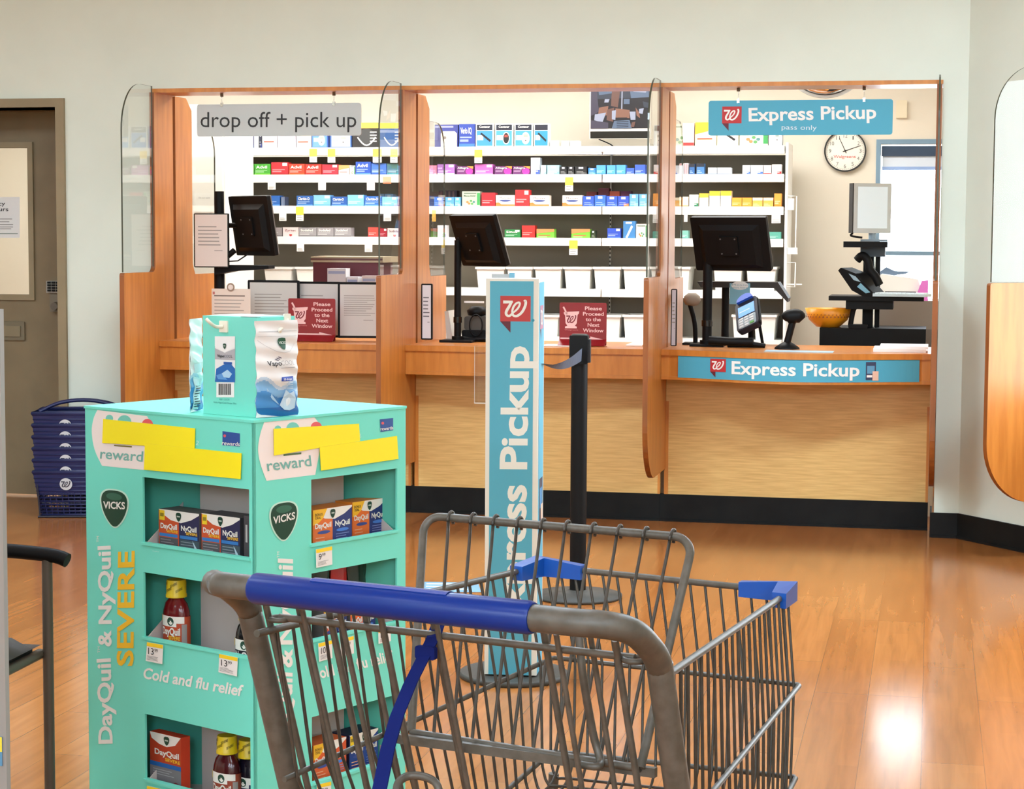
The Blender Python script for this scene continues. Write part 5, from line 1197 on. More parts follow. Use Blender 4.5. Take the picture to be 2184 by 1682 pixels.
display.part('divider_board', wall_between((.012, WL - .012), (c0 + .06, max(cy1, .2) + .004), (70, 170, 150)))
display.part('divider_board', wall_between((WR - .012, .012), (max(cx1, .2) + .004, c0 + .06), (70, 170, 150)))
for i in range(3):
    z = min(opL[i][2], opR[i][2]) - .035
    mb = MB(); mb.box(.007, .007, z - .006, WR - .007, WL - .007, z, (196, 188, 182)); display.part('shelf', mb)
SHZ = [min(opL[i][2], opR[i][2]) - .035 for i in range(3)]
for i in range(3):                                       # sloping tray sides
    for s_ in (0, 1):
        mb = MB()
        if s_ == 0:
            x = opL[i][0] + .004; mb.prism_yz([(.008, SHZ[i]), (.12, SHZ[i]), (.12, SHZ[i] + .12), (.008, opL[i][2] + .002)], x, x + .003, (196, 184, 178)); lpart('tray_side', mb)
        else:
            x = opR[i][1] - .008; mb.prism_yz([(.008, SHZ[i]), (.12, SHZ[i]), (.12, SHZ[i] + .12), (.008, opR[i][2] + .002)], x, x + .003, (196, 184, 178)); display.part('tray_side', mb)
YS = (255, 238, 18, .5)
def sticker(F, pts, left, lift):
    mb = MB(); q = [F.p(*p) for p in pts]
    mb.prism(q, -lift, -lift + .0012, YS, (206, 176, 20))
    (lpart if left else display.part)('yellow_sticker', mb)
sticker(fl, [(220, 944), (222, 893), (418, 913), (417, 957)], True, .003)
sticker(fl, [(310, 1001), (312, 945), (518, 966), (516, 1021)], True, .0045)
sticker(fr, [(583, 971), (582, 914), (764, 903), (766, 940)], False, .003)
sticker(fr, [(682, 1003), (679, 953), (844, 929), (847, 978)], False, .0045)
def price_tag(F, pts, word, left, cents='99'):
    """pts: top-left, top-right, bottom-right, bottom-left"""
    mb = MB(); q = [F.p(*p) for p in pts]; y = -.006
    mb.prism(q[::-1], y, y + .001, (238, 236, 230)); tl, tr, br, bl = [Vector(v) for v in q]
    lerp = lambda u, v: tuple((tl + (tr - tl) * u) * (1 - v) + (bl + (br - bl) * u) * v)
    mb.poly([lerp(0, .2), lerp(1, .2), lerp(1, 0), lerp(0, 0)], y - .0006, (250, 214, 40))
    s_ = (tr.y - tl.y) / (tr.x - tl.x); w = tr.x - tl.x; h = tl.y - bl.y
    p = lerp(.14, .60); ww = .17 * len(word)
    mb.text(word, p[0], p[0] + w * ww, p[1], h * .33, y - .0012, INK, .0, s_)
    p = lerp(.18 + ww, .44); mb.text(cents, p[0], p[0] + w * .2, p[1], h * .17, y - .0012, INK, .0, s_)
    for k in range(4): a = lerp(.08, .70 + .06 * k); b = lerp(.55 + .3 * random.random(), .70 + .06 * k); mb.strip([a, b], h * .018, y - .0012, (120, 116, 112))
    (lpart if left else display.part)('price_tag', mb)
price_tag(fl, [(318, 1368), (352, 1374), (350, 1415), (315, 1408)], '13', True)
price_tag(fl, [(472, 1393), (511, 1401), (509, 1441), (470, 1432)], '13', True)
price_tag(fl, [(318, 1674), (354, 1682), (352, 1722), (315, 1714)], '13', True)
price_tag(fr, [(670, 1171), (704, 1164), (705, 1203), (671, 1210)], '9', False)
price_tag(fr, [(675, 1371), (704, 1364), (705, 1402), (677, 1410)], '10', False)
price_tag(fr, [(722, 1362), (750, 1355), (751, 1392), (724, 1399)], '10', False)
price_tag(fr, [(803, 1343), (829, 1337), (830, 1366), (804, 1372)], '10', False)
price_tag(fr, [(672, 1672), (702, 1665), (703, 1704), (673, 1711)], '12', False)

# --- packs inside the display
OR_, NV, GREYP = (206, 82, 40), (40, 38, 78), (92, 96, 102)
def combo_box(F, pts, d, sh, dep, lab, col=(OR_, NV), edge=(96, 92, 90), severe=True, yellow=False, foot=None, single_word=None):
    """pts: left, right, top in the picture on the plane d behind face F; stands on display shelf sh"""
    G = Face(F.F, d); a = G.p(pts[0], pts[2]); b = G.p(pts[1], pts[2]); z0 = SHZ[sh]; z1 = (a[1] + b[1]) / 2 if pts[3:] == () else pts[3]
    mb = MB(); x0, x1 = a[0], b[0]; mb.box(x0, d, z0 + .0004, x1, d + dep, z1, edge)
    w, h = x1 - x0, z1 - z0; X = lambda t: x0 + w * t
    Zz = lambda t: z1 - .105 * (1 - t)
    bot = z0 + .0006; y = d - .0006
    if single_word:
        mb.rect(x0, bot, x1, z1, y, (184, 64, 34)); mb.poly([(x0, z1), (X(.06), Zz(.86)), (X(.3), Zz(.76)), (X(.55), Zz(.72)), (X(.82), Zz(.8)), (x1, z1)], y - .0003, WHITE)
        mb.rect(x0, bot, x1, Zz(.24), y - .0004, (120, 116, 120)); mb.rect(x0, Zz(.24), x1, Zz(.34), y - .0005, (34, 96, 168))
        mb.text(single_word, X(.16), X(.94), Zz(.52), .105 * .12, y - .0008, WHITE, .03, -.02); mb.text('SEVERE', X(.5), X(.98), Zz(.4), .105 * .07, y - .0008, (246, 196, 44), .02, -.02)
        lines(mb, X(.1), X(.9), Zz(.04), Zz(.2), 3, y - .0008, (170, 168, 172)); mb.disc(X(.85), Zz(-.12), w * .1, .008, y - .0008, (120, 30, 40))
        shield(mb, X(.55), Zz(.86), w * .18, .105 * .2, y - .0006, word=False)
    else:
        mb.rect(x0, bot, X(.5), z1, y, col[0]); mb.rect(X(.5), bot, x1, z1, y, col[1])
        mb.poly([(x0, z1), (X(.1), Zz(.9)), (X(.3), Zz(.78)), (X(.55), Zz(.74)), (X(.8), Zz(.83)), (x1, Zz(.96)), (x1, z1)], y - .0003, WHITE)
        if yellow: mb.poly([(x0, z1), (x0, Zz(.66)), (X(.14), Zz(.7)), (X(.26), Zz(.8)), (X(.36), z1)], y - .0005, (246, 190, 40)); mb.text('BONUS', X(.05), X(.24), Zz(.86), .006, y - .0009, INK, .01); mb.text('DEAL', X(.06), X(.2), Zz(.79), .006, y - .0009, INK, .01)
        else: mb.rect(X(.02), Zz(.76), X(.15), Zz(.98), y - .0005, (240, 206, 40)); mb.rect(X(.04), Zz(.84), X(.13), Zz(.92), y - .0008, (150, 130, 30))
        shield(mb, X(.5), Zz(.87), w * .13, .105 * .2, y - .0006, word=False)
        mb.text('DayQuil', X(.05), X(.46), Zz(.58), .105 * .11, y - .0009, WHITE, .03); mb.text('NyQuil', X(.56), X(.94), Zz(.58), .105 * .11, y - .0009, WHITE, .03)
        if severe:
            mb.text('SEVERE', X(.2), X(.48), Zz(.5), .105 * .055, y - .0009, (246, 196, 44), .02); mb.text('SEVERE', X(.68), X(.96), Zz(.5), .105 * .055, y - .0009, (246, 196, 44), .02)
            mb.rect(X(.02), Zz(.40), X(.47), Zz(.47), y - .0008, (52, 120, 190)); mb.rect(X(.53), Zz(.40), X(.96), Zz(.47), y - .0008, (52, 120, 190))
            mb.rect(X(.02), bot, X(.48), Zz(.38), y - .0005, (84, 84, 88)); mb.rect(X(.52), bot, x1, Zz(.38), y - .0005, (66, 82, 90))
            lines(mb, X(.05), X(.44), Zz(.12), Zz(.36), 4, y - .0009, (150, 148, 150)); lines(mb, X(.55), X(.9), Zz(.12), Zz(.36), 4, y - .0009, (140, 150, 156))
            f_ = foot or ((84, 84, 88), (66, 82, 90)); mb.rect(X(.02), bot, X(.48), Zz(.14), y - .0007, f_[0]); mb.rect(X(.52), bot, X(.98), Zz(.14), y - .0007, f_[1])
            mb.disc(X(.38), Zz(.08), w * .06, .006, y - .001, (150, 24, 40)); mb.disc(X(.86), Zz(.06), w * .06, .006, y - .001, (40, 110, 70)); mb.poly([(X(.84), Zz(.38)), (X(.96), Zz(.2)), (X(.98), Zz(.06)), (X(.92), Zz(.1))], y - .0011, (190, 214, 224))
        else:
            mb.disc(X(.27), Zz(.48), w * .16, .004, y - .0009, (60, 74, 140)); mb.disc(X(.75), Zz(.48), w * .16, .004, y - .0009, (70, 120, 200))
            lines(mb, X(.06), X(.4), Zz(.04), Zz(.4), 5, y - .0009, (240, 170, 130)); lines(mb, X(.58), X(.94), Zz(.04), Zz(.42), 7, y - .0009, (130, 140, 190))
    single('medicine_carton', mb, lab, 'medicine box', F.F, ((x0 + x1) / 2, d + dep / 2, z0), 'cold and flu packs in the display')
combo_box(fl, (339, 425, 1090), .035, 0, .062, 'combined orange and navy pack at left on the upper shelf of the display, left face')
combo_box(fl, (430, 512, 1099), .035, 0, .062, 'combined orange and navy pack with pink foot on the upper left-face shelf', foot=((232, 130, 160), (214, 110, 160)), edge=(58, 56, 60))
G = Face(LF, .035); a, b = G.p(517, 1190), G.p(533, 1102); mb = MB(); mb.box(a[0], .04, SHZ[0] + .0004, b[0] + .02, .12, b[1], (74, 72, 76)); mb.rect(a[0] + .006, b[1] - .06, a[0] + .012, b[1] - .02, .0394, (190, 190, 190))
single('medicine_carton', mb, 'dark grey pack end at the near corner of the upper left-face shelf', 'medicine box', LF, (a[0] + .01, .08, SHZ[0]), 'cold and flu packs in the display')
combo_box(fr, (667, 750, 1082), .03, 0, .062, 'yellow-tagged orange and blue pack in front on the upper right-face shelf', col=((232, 112, 44), (36, 50, 112)), edge=(226, 130, 40), severe=False, yellow=True)
combo_box(fr, (751, 823, 1066), .045, 0, .055, 'yellow-tagged orange and blue pack standing further right on the upper right-face shelf', col=((232, 112, 44), (36, 50, 112)), edge=(226, 130, 40), severe=False, yellow=True)
combo_box(fl, (320, 386, 1566), .03, 2, .028, 'orange red single pack on the lowest visible left-face shelf', edge=(214, 66, 34), single_word='DayQuil')
combo_box(fr, (690, 740, 1296), .03, 1, .04, 'navy pack half behind the cart handle on the middle right-face shelf', col=((206, 82, 40), (34, 44, 92)), severe=False)
combo_box(fr, (747, 800, 1285), .032, 1, .04, 'orange pack behind the cart wires on the middle right-face shelf', col=((232, 98, 40), (36, 50, 112)), severe=False)
combo_box(fr, (668, 738, 1580), .03, 2, .06, 'orange pack low on the right face, behind the cart bars', col=((226, 96, 44), (214, 84, 40)), edge=(220, 100, 44), severe=False, yellow=True)
combo_box(fr, (745, 806, 1560), .035, 2, .06, 'deep blue pack low on the right face, behind the cart bars', col=((30, 60, 130), (30, 66, 140)), edge=(24, 30, 60), severe=False)
def pouch(F, pts, d, sh, col, lab):
    G = Face(F.F, d); a, b = G.p(pts[0], pts[2]), G.p(pts[1], pts[2]); z0 = SHZ[sh]; z1 = a[1]; mb = MB(); n = 8
    v, f = [], []
    for side in (-1, 1):
        for j in range(n + 1):
            for i in range(n + 1):
                u, t = i / n, j / n; bulge = (math.sin(PI * u) ** .6) * (.5 + .5 * math.sin(PI * min(1, t * 1.1))) * .02 * (1 - t * .75)
                v.append((a[0] + (b[0] - a[0]) * u + random.uniform(-.0015, .0015), d + .03 + side * (bulge + .001) + random.uniform(-.002, .002), z0 + .001 + (z1 - z0) * t))
    for s_ in range(2):
        o_ = s_ * (n + 1) ** 2
        for j in range(n):
            for i in range(n): q = [o_ + j * (n + 1) + i, o_ + j * (n + 1) + i + 1, o_ + (j + 1) * (n + 1) + i + 1, o_ + (j + 1) * (n + 1) + i]; f.append(q if s_ == 0 else q[::-1])
    mb.add(v, f, col, True)
    single('medicine_pouch', mb, lab, 'pouch', F.F, ((a[0] + b[0]) / 2, d + .03, z0), 'cold and flu packs in the display')
pouch(fr, (682, 720, 1216), .05, 1, (34, 52, 40, .2), 'dark green pouch at left on the middle right-face shelf')
pouch(fr, (724, 758, 1206), .05, 1, (196, 40, 44, .2), 'red pouch on the middle right-face shelf of the display')
pouch(fr, (760, 800, 1196), .05, 1, (40, 54, 44, .15), 'dark glossy pouch right of the red one on the middle right-face shelf')
def bottle(F, cx_px, ptop, d, sh, w, col, lab, word, band, halfcol=None, yaw=0.0):
    G = Face(F.F, d); c = G.p(cx_px, ptop); z0 = SHZ[sh]; H_ = c[1] - z0; r = w / 2
    g = Thing('medicine_bottle', lab, 'bottle', F.F, (c[0], d, z0), 'cold and flu bottles in the display')
    hb = H_ - .046
    prof = [(r * .8, .0008), (r * .97, .006), (r, .02), (r, hb - .038), (r * .97, hb - .028), (r * .82, hb - .011), (r * .56, hb), (r * .5, hb + .008)]
    mb = MB(); mb.lathe(prof, c[0], d, col, n=28, ay=.62, z0=z0); g.part('body', mb)
    mb = MB(); rc = r * .60; mb.lathe([(rc * 1.06, 0), (rc * 1.06, .006), (rc, .008), (rc, .036), (rc * .94, .041)], c[0], d, (226, 196, 30, .4), n=28, z0=z0 + hb + .004)
    mb.warp = lambda p: (c[0] + (rc + .0012) * math.sin((p.x - c[0]) / rc), d - (rc + .0012) * math.cos((p.x - c[0]) / rc), p.z)
    for k in range(5):
        x = c[0] - rc * 1.1 + k * rc * .55; mb.text('SEVERE', x - rc * .35, x + rc * .35, z0 + hb + .016 + .012 * (k % 2), .006, 0, (70, 62, 20), .01, .5)
    g.part('cap', mb)
    mb = MB(); zb, zt = z0 + hb - .126, z0 + hb - .039; q = r + .0008
    mb.lathe([(q, 0), (q, zt - zb)], c[0], d, halfcol or OR_, n=36, ay=.62, z0=zb, caps=False)
    mb.warp = lambda p: (c[0] + (q + .0008) * math.sin((p.x - c[0]) / q), d - .62 * (q + .0008) * math.cos((p.x - c[0]) / q), p.z)
    def patch(u0, v0, u1, v1, m, k=0):
        n = 12
        for i in range(n): mb.rect(c[0] + r * (u0 + (u1 - u0) * i / n), zb + (zt - zb) * v0, c[0] + r * (u0 + (u1 - u0) * (i + 1) / n), zb + (zt - zb) * v1, 0, m)
    q0 = q
    patch(-1.2, .82, 1.2, 1.0, WHITE)
    q += .0004; patch(-.75, .72, .6, .84, WHITE); patch(-1.2, 0, 1.2, .30, band)
    q += .0004; mb.poly([(c[0] + r * .15 + r * .26 * math.cos(t), zb + (zt - zb) * .86 + .010 * math.sin(t)) for t in [2 * PI * k / 16 for k in range(16)]], 0, (30, 70, 54)); patch(-1.15, .80, -.8, 1.0, (240, 206, 40))
    q += .0004; mb.text(word, c[0] - r * .62, c[0] + r * .88, zb + (zt - zb) * .5, .016, 0, WHITE, .03); mb.text('SEVERE', c[0] + r * .0, c[0] + r * .88, zb + (zt - zb) * .36, .009, 0, (246, 196, 44), .02)
    patch(1.0, .02, 1.45, .80, (150, 140, 136))
    g.part('label', mb)
RB = (106, 18, 22, .15)
bottle(fl, 376, 1234, .055, 1, .078, RB, 'red bottle with yellow cap and orange label on the middle left-face shelf', 'DayQuil', (34, 96, 168), (186, 72, 38))
bottle(fl, 532, 1282, .05, 1, .078, (18, 18, 20, .12), 'black bottle with dark label behind the cart leg on the middle left-face shelf', 'NyQuil', (30, 84, 150), (30, 30, 40))
bottle(fl, 484, 1566, .05, 2, .078, (70, 16, 22, .15), 'dark red bottle with yellow cap in front on the lowest left-face shelf', 'DayQuil', (34, 60, 120), (150, 60, 36))
bottle(fl, 530, 1575, .085, 2, .078, (22, 18, 30, .12), 'second dark bottle behind the dark red one on the lowest left-face shelf', 'NyQuil', (30, 60, 130), (30, 36, 76))

# --- turquoise carton with two hanging pouches on top of the display
TZ = DZ + .006
bc = on_z(549, 891, TZ)
q = DF.inverted() @ bc
TF = frame(bc.x, bc.y, 54.0); TLF = TF @ Matrix.Rotation(-PI / 2, 4, 'Z')
lw = -Face(TLF, 0).p(433, 780)[0]; rw = .125
tz1 = Face(TLF, 0).p(548, 677)[1]
carton_t = Thing('dispenser_carton', 'turquoise carton standing on top of the cardboard display', 'carton', TF, (rw / 2, lw / 2, TZ))
TQ2 = (118, 218, 200)
mb = MB(); mb.box(0, 0, TZ + .0004, rw, lw, tz1, TQ2); mb.box(.012, .03, tz1, rw - .01, lw - .01, tz1 + .0012, (206, 226, 214)); mb.box(.0, .0, tz1, .012, .05, tz1 + .0008, (34, 40, 36)); carton_t.part('box', mb)
invT = TF.inverted() @ TLF
F = Face(TLF, 0); mb = MB()
mb.prect(F, 459, 717, 502, 814, (232, 232, 230)); 
mb.pquad(F, [(459, 814), (502, 815), (502, 786), (490, 772), (476, 778), (462, 786)], (30, 100, 176), .0012); mb.pquad(F, [(474, 796), (486, 788), (496, 797), (490, 806), (478, 804)], (170, 206, 232), .0016); mb.pquad(F, [(462, 800), (474, 796), (486, 810), (466, 808)], (90, 150, 210), .0015)
mb.pquad(F, [(478, 771), (496, 772), (496, 777), (478, 776)], (30, 84, 160), .0018); mb.pquad(F, [(459, 742), (480, 752), (502, 743), (502, 768), (459, 766)], (176, 174, 178), .001); mb.pquad(F, [(459, 738), (480, 752), (502, 740), (502, 717), (459, 717)], (238, 238, 236), .0014)
mb.ptext(F, 'Vapo', (464, 761), (479, 762), 6, INK, .02, .002); mb.ptext(F, 'COOL', (479, 762), (497, 763), 6, (70, 70, 80), -.01, .002)
a = F.p(480.5, 738); shield(mb, a[0], a[1], .0105, .0125, -.0022, word=False)
mb.prect(F, 462, 815, 500, 847, (238, 238, 236))
x = 467.0
for k in range(22):
    w = random.choice((.6, .8, 1.4)); mb.prect(F, x, 818, x + w, 842, (40, 40, 40), .0012); x += w + random.choice((.5, .8))
    if x > 494: break
mb.ptext(F, 'REF. 121572', (469, 853), (490, 854), 3.4, (30, 120, 110)); mb.ptext(F, 'Vicks VapoCool Drops 50ct', (456, 859), (505, 862), 3.4, (30, 120, 110))
mb.v = [invT @ p for p in mb.v]; carton_t.part('printed_panel', mb)
mb = MB(); a, b = F.p(470, 708), F.p(487, 684); mb.box(a[0], -.004, a[1], b[0], 0, b[1], (236, 232, 214), .002)
c = F.p(478, 696); e = Face(TLF, -.055).p(440, 682); mb.tube(smooth_pts([(c[0], -.004, c[1]), (c[0] - .006, -.02, c[1] + .0), (e[0] + .006, -.05, e[1] - .006), (e[0], -.055, e[1] + .002)]), .004, (236, 232, 214), 8)
mb.v = [invT @ p for p in mb.v]; carton_t.part('hook', mb)
def foil_pouch(F0, x, y, yaw, z0, w, h, lab, front):
    """a puffed zip pouch, local x across, front towards -y"""
    F = sub(F0, x, y, yaw); mb = MB(); nx, nz = 48, 90
    def pos(u, t, s_):
        e = .92 + .08 * abs(t - .4); th = .017 * (math.sin(PI * u) ** .7) * (max(0, math.sin(PI * min(1, (1 - t) * .95 + .05))) ** .8) * (1 - .6 * t)
        wob = .0022 * math.sin(19 * t + 7 * u) * math.sin(PI * u) + .0016 * math.sin(41 * t + 3 * u)
        return Vector(((u - .5) * w * e + .0016 * math.sin(30 * t), s_ * th + (wob if s_ < 0 else 0), z0 + h * t))
    v, f = [], []
    for s_ in (-1, 1):
        for j in range(nz + 1):
            for i in range(nx + 1): v.append(pos(i / nx, j / nz, s_))
    for k in range(2):
        o_ = k * (nx + 1) * (nz + 1)
        for j in range(nz):
            for i in range(nx): q = (o_ + j * (nx + 1) + i, o_ + j * (nx + 1) + i + 1, o_ + (j + 1) * (nx + 1) + i + 1, o_ + (j + 1) * (nx + 1) + i); f.append(q if k == 0 else q[::-1])
    FOIL = (236, 236, 234, .28)
    # colour by printed zones: blue foot, white above
    cols = []
    for q in f[:nx * nz]:
        u = sum((v[i].x for i in q)) / 4 / w + .5; t = sum((v[i].z for i in q)) / 4; t = (t - z0) / h
        lim = .34 + .05 * math.sin(9 * u) - .03 * u
        cols.append((44, 104, 172, .3) if t < .10 else (70, 138, 198, .3) if t < lim * .72 else (126, 176, 216, .3) if t < lim else (190, 210, 228, .3) if t < lim + .04 else FOIL)
    for c_ in set(cols): mb.add(v, [q for q, k in zip(f[:nx * nz], cols) if k == c_], c_, True)
    mb.add(v, f[nx * nz:], FOIL, True)
    g = Thing('foil_pouch', lab, 'pouch', F, (0, 0, z0), 'foil pouches hung on the turquoise carton'); g.part('bag', mb)
    mb = MB()
    mb.warp = lambda p: tuple(pos(min(max(p.x, 0), 1), min(max(p.z, 0), 1), -1) + Vector((0, p.y - .0012, 0)))
    def grid_patch(u0, t0, u1, t1, m, y=0, n=6):
        for i in range(n):
            for j in range(n): mb.rect(u0 + (u1 - u0) * i / n, t0 + (t1 - t0) * j / n, u0 + (u1 - u0) * (i + 1) / n, t0 + (t1 - t0) * (j + 1) / n, y, m)
    if front:
        grid_patch(.04, .885, .96, .892, (200, 200, 200)); grid_patch(.04, .835, .96, .840, (206, 206, 206))
        prof_ = [(.5, .0), (.46, .36), (.40, .44), (.35, .46), (.22, .5), (.05, .48), (-.13, .41), (-.31, .29), (-.45, .14), (-.5, .02)]
        for k in range(9):
            (z1_, w1_), (z0_, w0_) = prof_[k], prof_[k + 1]
            for i in range(8):
                a_, b_ = -1 + .25 * i, -.75 + .25 * i
                mb.add([(.58 + .21 * w0_ * a_, -.0014, .76 + .125 * z0_), (.58 + .21 * w0_ * b_, -.0014, .76 + .125 * z0_), (.58 + .21 * w1_ * b_, -.0014, .76 + .125 * z1_), (.58 + .21 * w1_ * a_, -.0014, .76 + .125 * z1_)], [(0, 1, 2, 3)], (34, 84, 58))
        mb.text('VICKS', .485, .685, .757, .026, -.0040, (214, 226, 214), .02)
        mb.strip([(.05, .80), (.2, .74), (.42, .68), (.58, .665), (.74, .68), (.92, .76)], .006, -.0004, (206, 206, 206))
        for k in range(3): mb.strip([(.42 + .03 * k, .60 + .012 * k), (.50 + .03 * k, .585 + .012 * k)], .009, -.0005, (90, 90, 110))
        mb.text('Vapo', .20, .54, .535, .048, -.0030, (30, 30, 34), .012); mb.text('COOL', .54, .87, .535, .048, -.0030, (110, 106, 112), -.02)
        grid_patch(.52, .505, .88, .509, (130, 130, 140), -.0004)
        grid_patch(.52, .37, .86, .415, (40, 72, 170), -.0006); mb.text('50 drops', .55, .8, .38, .02, -.0035, WHITE, .01)
        for t in (.345, .325, .30, .285): grid_patch(.58, t, .84, t + .006, (214, 226, 236), -.0006, 3)
        mb.poly([(.5, .12), (.58, .2), (.62, .28), (.72, .24), (.84, .26), (.92, .18), (.88, .08), (.74, .06), (.6, .07)], -.0025, (190, 218, 236)); mb.poly([(.62, .16), (.72, .2), (.8, .16), (.76, .1), (.66, .1)], -.0034, (226, 238, 244))
        mb.strip([(.2, .3), (.34, .2), (.5, .13)], [.02, .03, .01], -.0006, (170, 206, 232))
    else:
        grid_patch(.1, .02, .5, .52, (214, 218, 222))
        for k in range(9): grid_patch(.14, .05 + .028 * k, .46, .05 + .028 * k + .012, (60, 62, 66), -.0006, 3)
    g.part('print', mb); return F
py_ = 43.0
pl_ = on_z(545, 892, TZ)
pd_ = Vector((math.cos(math.radians(py_)), math.sin(math.radians(py_)), 0))
pw = min((k * .001 for k in range(60, 200)), key=lambda w: abs(project(pl_ + pd_ * w + Vector((0, 0, .1)))[0] - 635))
pc = pl_ + pd_ * (pw / 2)
ph = Face(frame(0, 0, 0), pc.y).p(594, 684)[1] - TZ
FR = foil_pouch(ID, pc.x, pc.y, py_, TZ + .001, pw * 1.04, ph, 'white and blue foil pouch hanging at the right side of the turquoise carton', True)
mb = MB(); e = FR.inverted() @ (TF @ Vector((rw * .78, -.002, tz1 - .006)))
mb.tube(smooth_pts([(e.x, e.y, e.z), (e.x - .01, e.y - .012, e.z - .012), (.006, -.004, TZ + ph - .020), (.002, -.012, TZ + ph - .024)]), .0036, (236, 232, 214), 8); mb.box(e.x - .01, e.y - .003, e.z - .014, e.x + .008, e.y + .002, e.z + .012, (236, 232, 214), .002)
single('pouch_hook', mb, 'white hook holding the foil pouch on the right of the turquoise carton', 'hook', FR, tuple(e))
pc2 = on_z(419, 877, TZ); ph2 = Face(frame(0, 0, 0), pc2.y).p(425, 680)[1] - TZ
foil_pouch(ID, pc2.x, pc2.y, 79, TZ + .001, .085, ph2, 'foil pouch seen edge-on at the left side of the turquoise carton', False)

# ------------------------------------------------------------------ blue sign tower and belt post
tc = on_z(1095, 1441, 0)
SF = frame(tc.x, tc.y, -7)
tw = .166; zt = Face(SF, -tw / 2).p(1100, 594)[1]
g = Thing('sign_tower', 'tall blue Express Pickup sign tower on a round black base', 'sign', SF, (0, 0, 0))
mb = MB(); mb.lathe([(.172, .0004), (.175, .004), (.175, .014), (.17, .017)], 0, 0, 'dark_rubber', n=56); g.part('base', mb)
mb = MB(); h_ = tw / 2; z0 = .022; mb.box(-h_, -h_, z0, h_, h_, zt, (234, 230, 220)); mb.box(-.05, -.05, .016, .05, .05, z0, 'black_plastic'); g.part('column', mb)
SB = (86, 172, 198)
F = Face(SF, -h_)
def tower_print(mb, F):
    x0, x1 = -h_ + .013, h_ - .016; mb.rect(x0, z0 + .0, x1, zt - .008, F.d - .0008, SB)
    a, b = F.p(1067, 685), F.p(1132, 631); badge(mb, a[0], a[1], b[0] - a[0], b[1] - a[1], F.d - .0014, red=(192, 56, 54))
    p = F.p(1137, 683); mb.disc(p[0], p[1], .0045, .0045, F.d - .0014, (40, 140, 166))
    # vertical wording reading upwards
    v = F.p(1121, 1315)[0]
    mb.ptext(F, 'Express Pickup', (1116, 1342), (1127, 738), 54, WHITE, .028)
mb = MB(); tower_print(mb, F); g.part('front_print', mb)
SR = SF @ Matrix.Rotation(PI / 2, 4, 'Z')
mb = MB(); F2 = Face(SR, -h_); inv2 = SF.inverted() @ SR
mb.rect(-h_ + .013, z0, h_ - .013, zt - .012, -h_ - .0008, SB); badge(mb, -.045, zt - .16, .09, .075, -h_ - .0014, red=(176, 120, 140))
za = F2.p(1156, 1090)[1]; zb_ = F2.p(1156, 1015)[1]; mb.rect(-.04, za - .02, .05, zb_, -h_ - .0014, (52, 58, 76)); mb.rect(-.03, za + .02, .03, zb_ - .03, -h_ - .002, (70, 140, 190)); mb.rect(-.0, za - .035, .05, za + .03, -h_ - .0024, (232, 196, 170)); mb.text('rewards', -.05, .05, za - .05, .02, -h_ - .002, WHITE, .02)
mb.v = [inv2 @ p for p in mb.v]; g.part('side_print', mb)
mb = MB(); mb.box(-h_ + .004, .02, zt, -.02, .03, zt + .012, (150, 150, 148)); mb.box(-.022, .015, zt, -.006, .032, zt + .016, (90, 140, 160)); g.part('top_clip', mb)
pc = on_z(1232, 1272.5, 0)
PF = frame(pc.x, pc.y, -7)
pt = Face(PF, 0).p(1231, 712)[1]
g = Thing('belt_post', 'black belt post on a round base right of the blue sign tower', 'post', PF, (0, 0, 0))
mb = MB(); mb.lathe([(.172, .0004), (.175, .004), (.175, .012), (.05, .022), (.035, .03)], 0, 0, 'dark_rubber', n=56); g.part('base', mb)
mb = MB(); mb.lathe([(.032, .02), (.032, pt - .11)], 0, 0, 'black_plastic', n=28); g.part('pole', mb)
mb = MB(); mb.box(-.037, -.036, pt - .115, .034, .036, pt - .004, 'black_plastic', .006); mb.box(.034, -.02, pt - .11, .043, .02, pt - .02, (30, 30, 32)); mb.lathe([(.03, 0), (.03, .004)], 0, 0, (74, 70, 62), z0=pt - .004); g.part('belt_head', mb)
# belt from the post to the tower, twisting
mb = MB(); t0 = PF.inverted() @ (SF @ Vector((h_ + .004, 0, Face(SF, 0).p(1172, 776)[1])))
zb0 = Face(PF, -.04).p(1243, 756)[1]; P0 = Vector((.012, -.042, zb0)); P3 = Vector((t0.x, t0.y, t0.z))
n = 14
def belt_row(k):
    t = k / n; p = P0.lerp(P3, t) + Vector((0, 0, -.02 * math.sin(PI * t))); ang = math.radians(82 - 84 * min(1, t * 1.15))
    side = Vector((.35 * math.cos(ang), .75 * math.cos(ang), math.sin(ang))).normalized(); return p, side * .025
for o_, a, b, m_ in ((0, -1, 1, (72, 82, 100, .7)), (-.0012, -.30, .30, (214, 222, 232, .7))):
    v = []
    for k in range(n + 1): p, s_ = belt_row(k); v += [p + s_ * a + Vector((o_, o_ * 1.5, -o_)), p + s_ * b + Vector((o_, o_ * 1.5, -o_))]
    mb.add(v, [(2 * k, 2 * k + 1, 2 * k + 3, 2 * k + 2) for k in range(n)], m_)
g.part('belt', mb, label='grey belt with a white stripe')

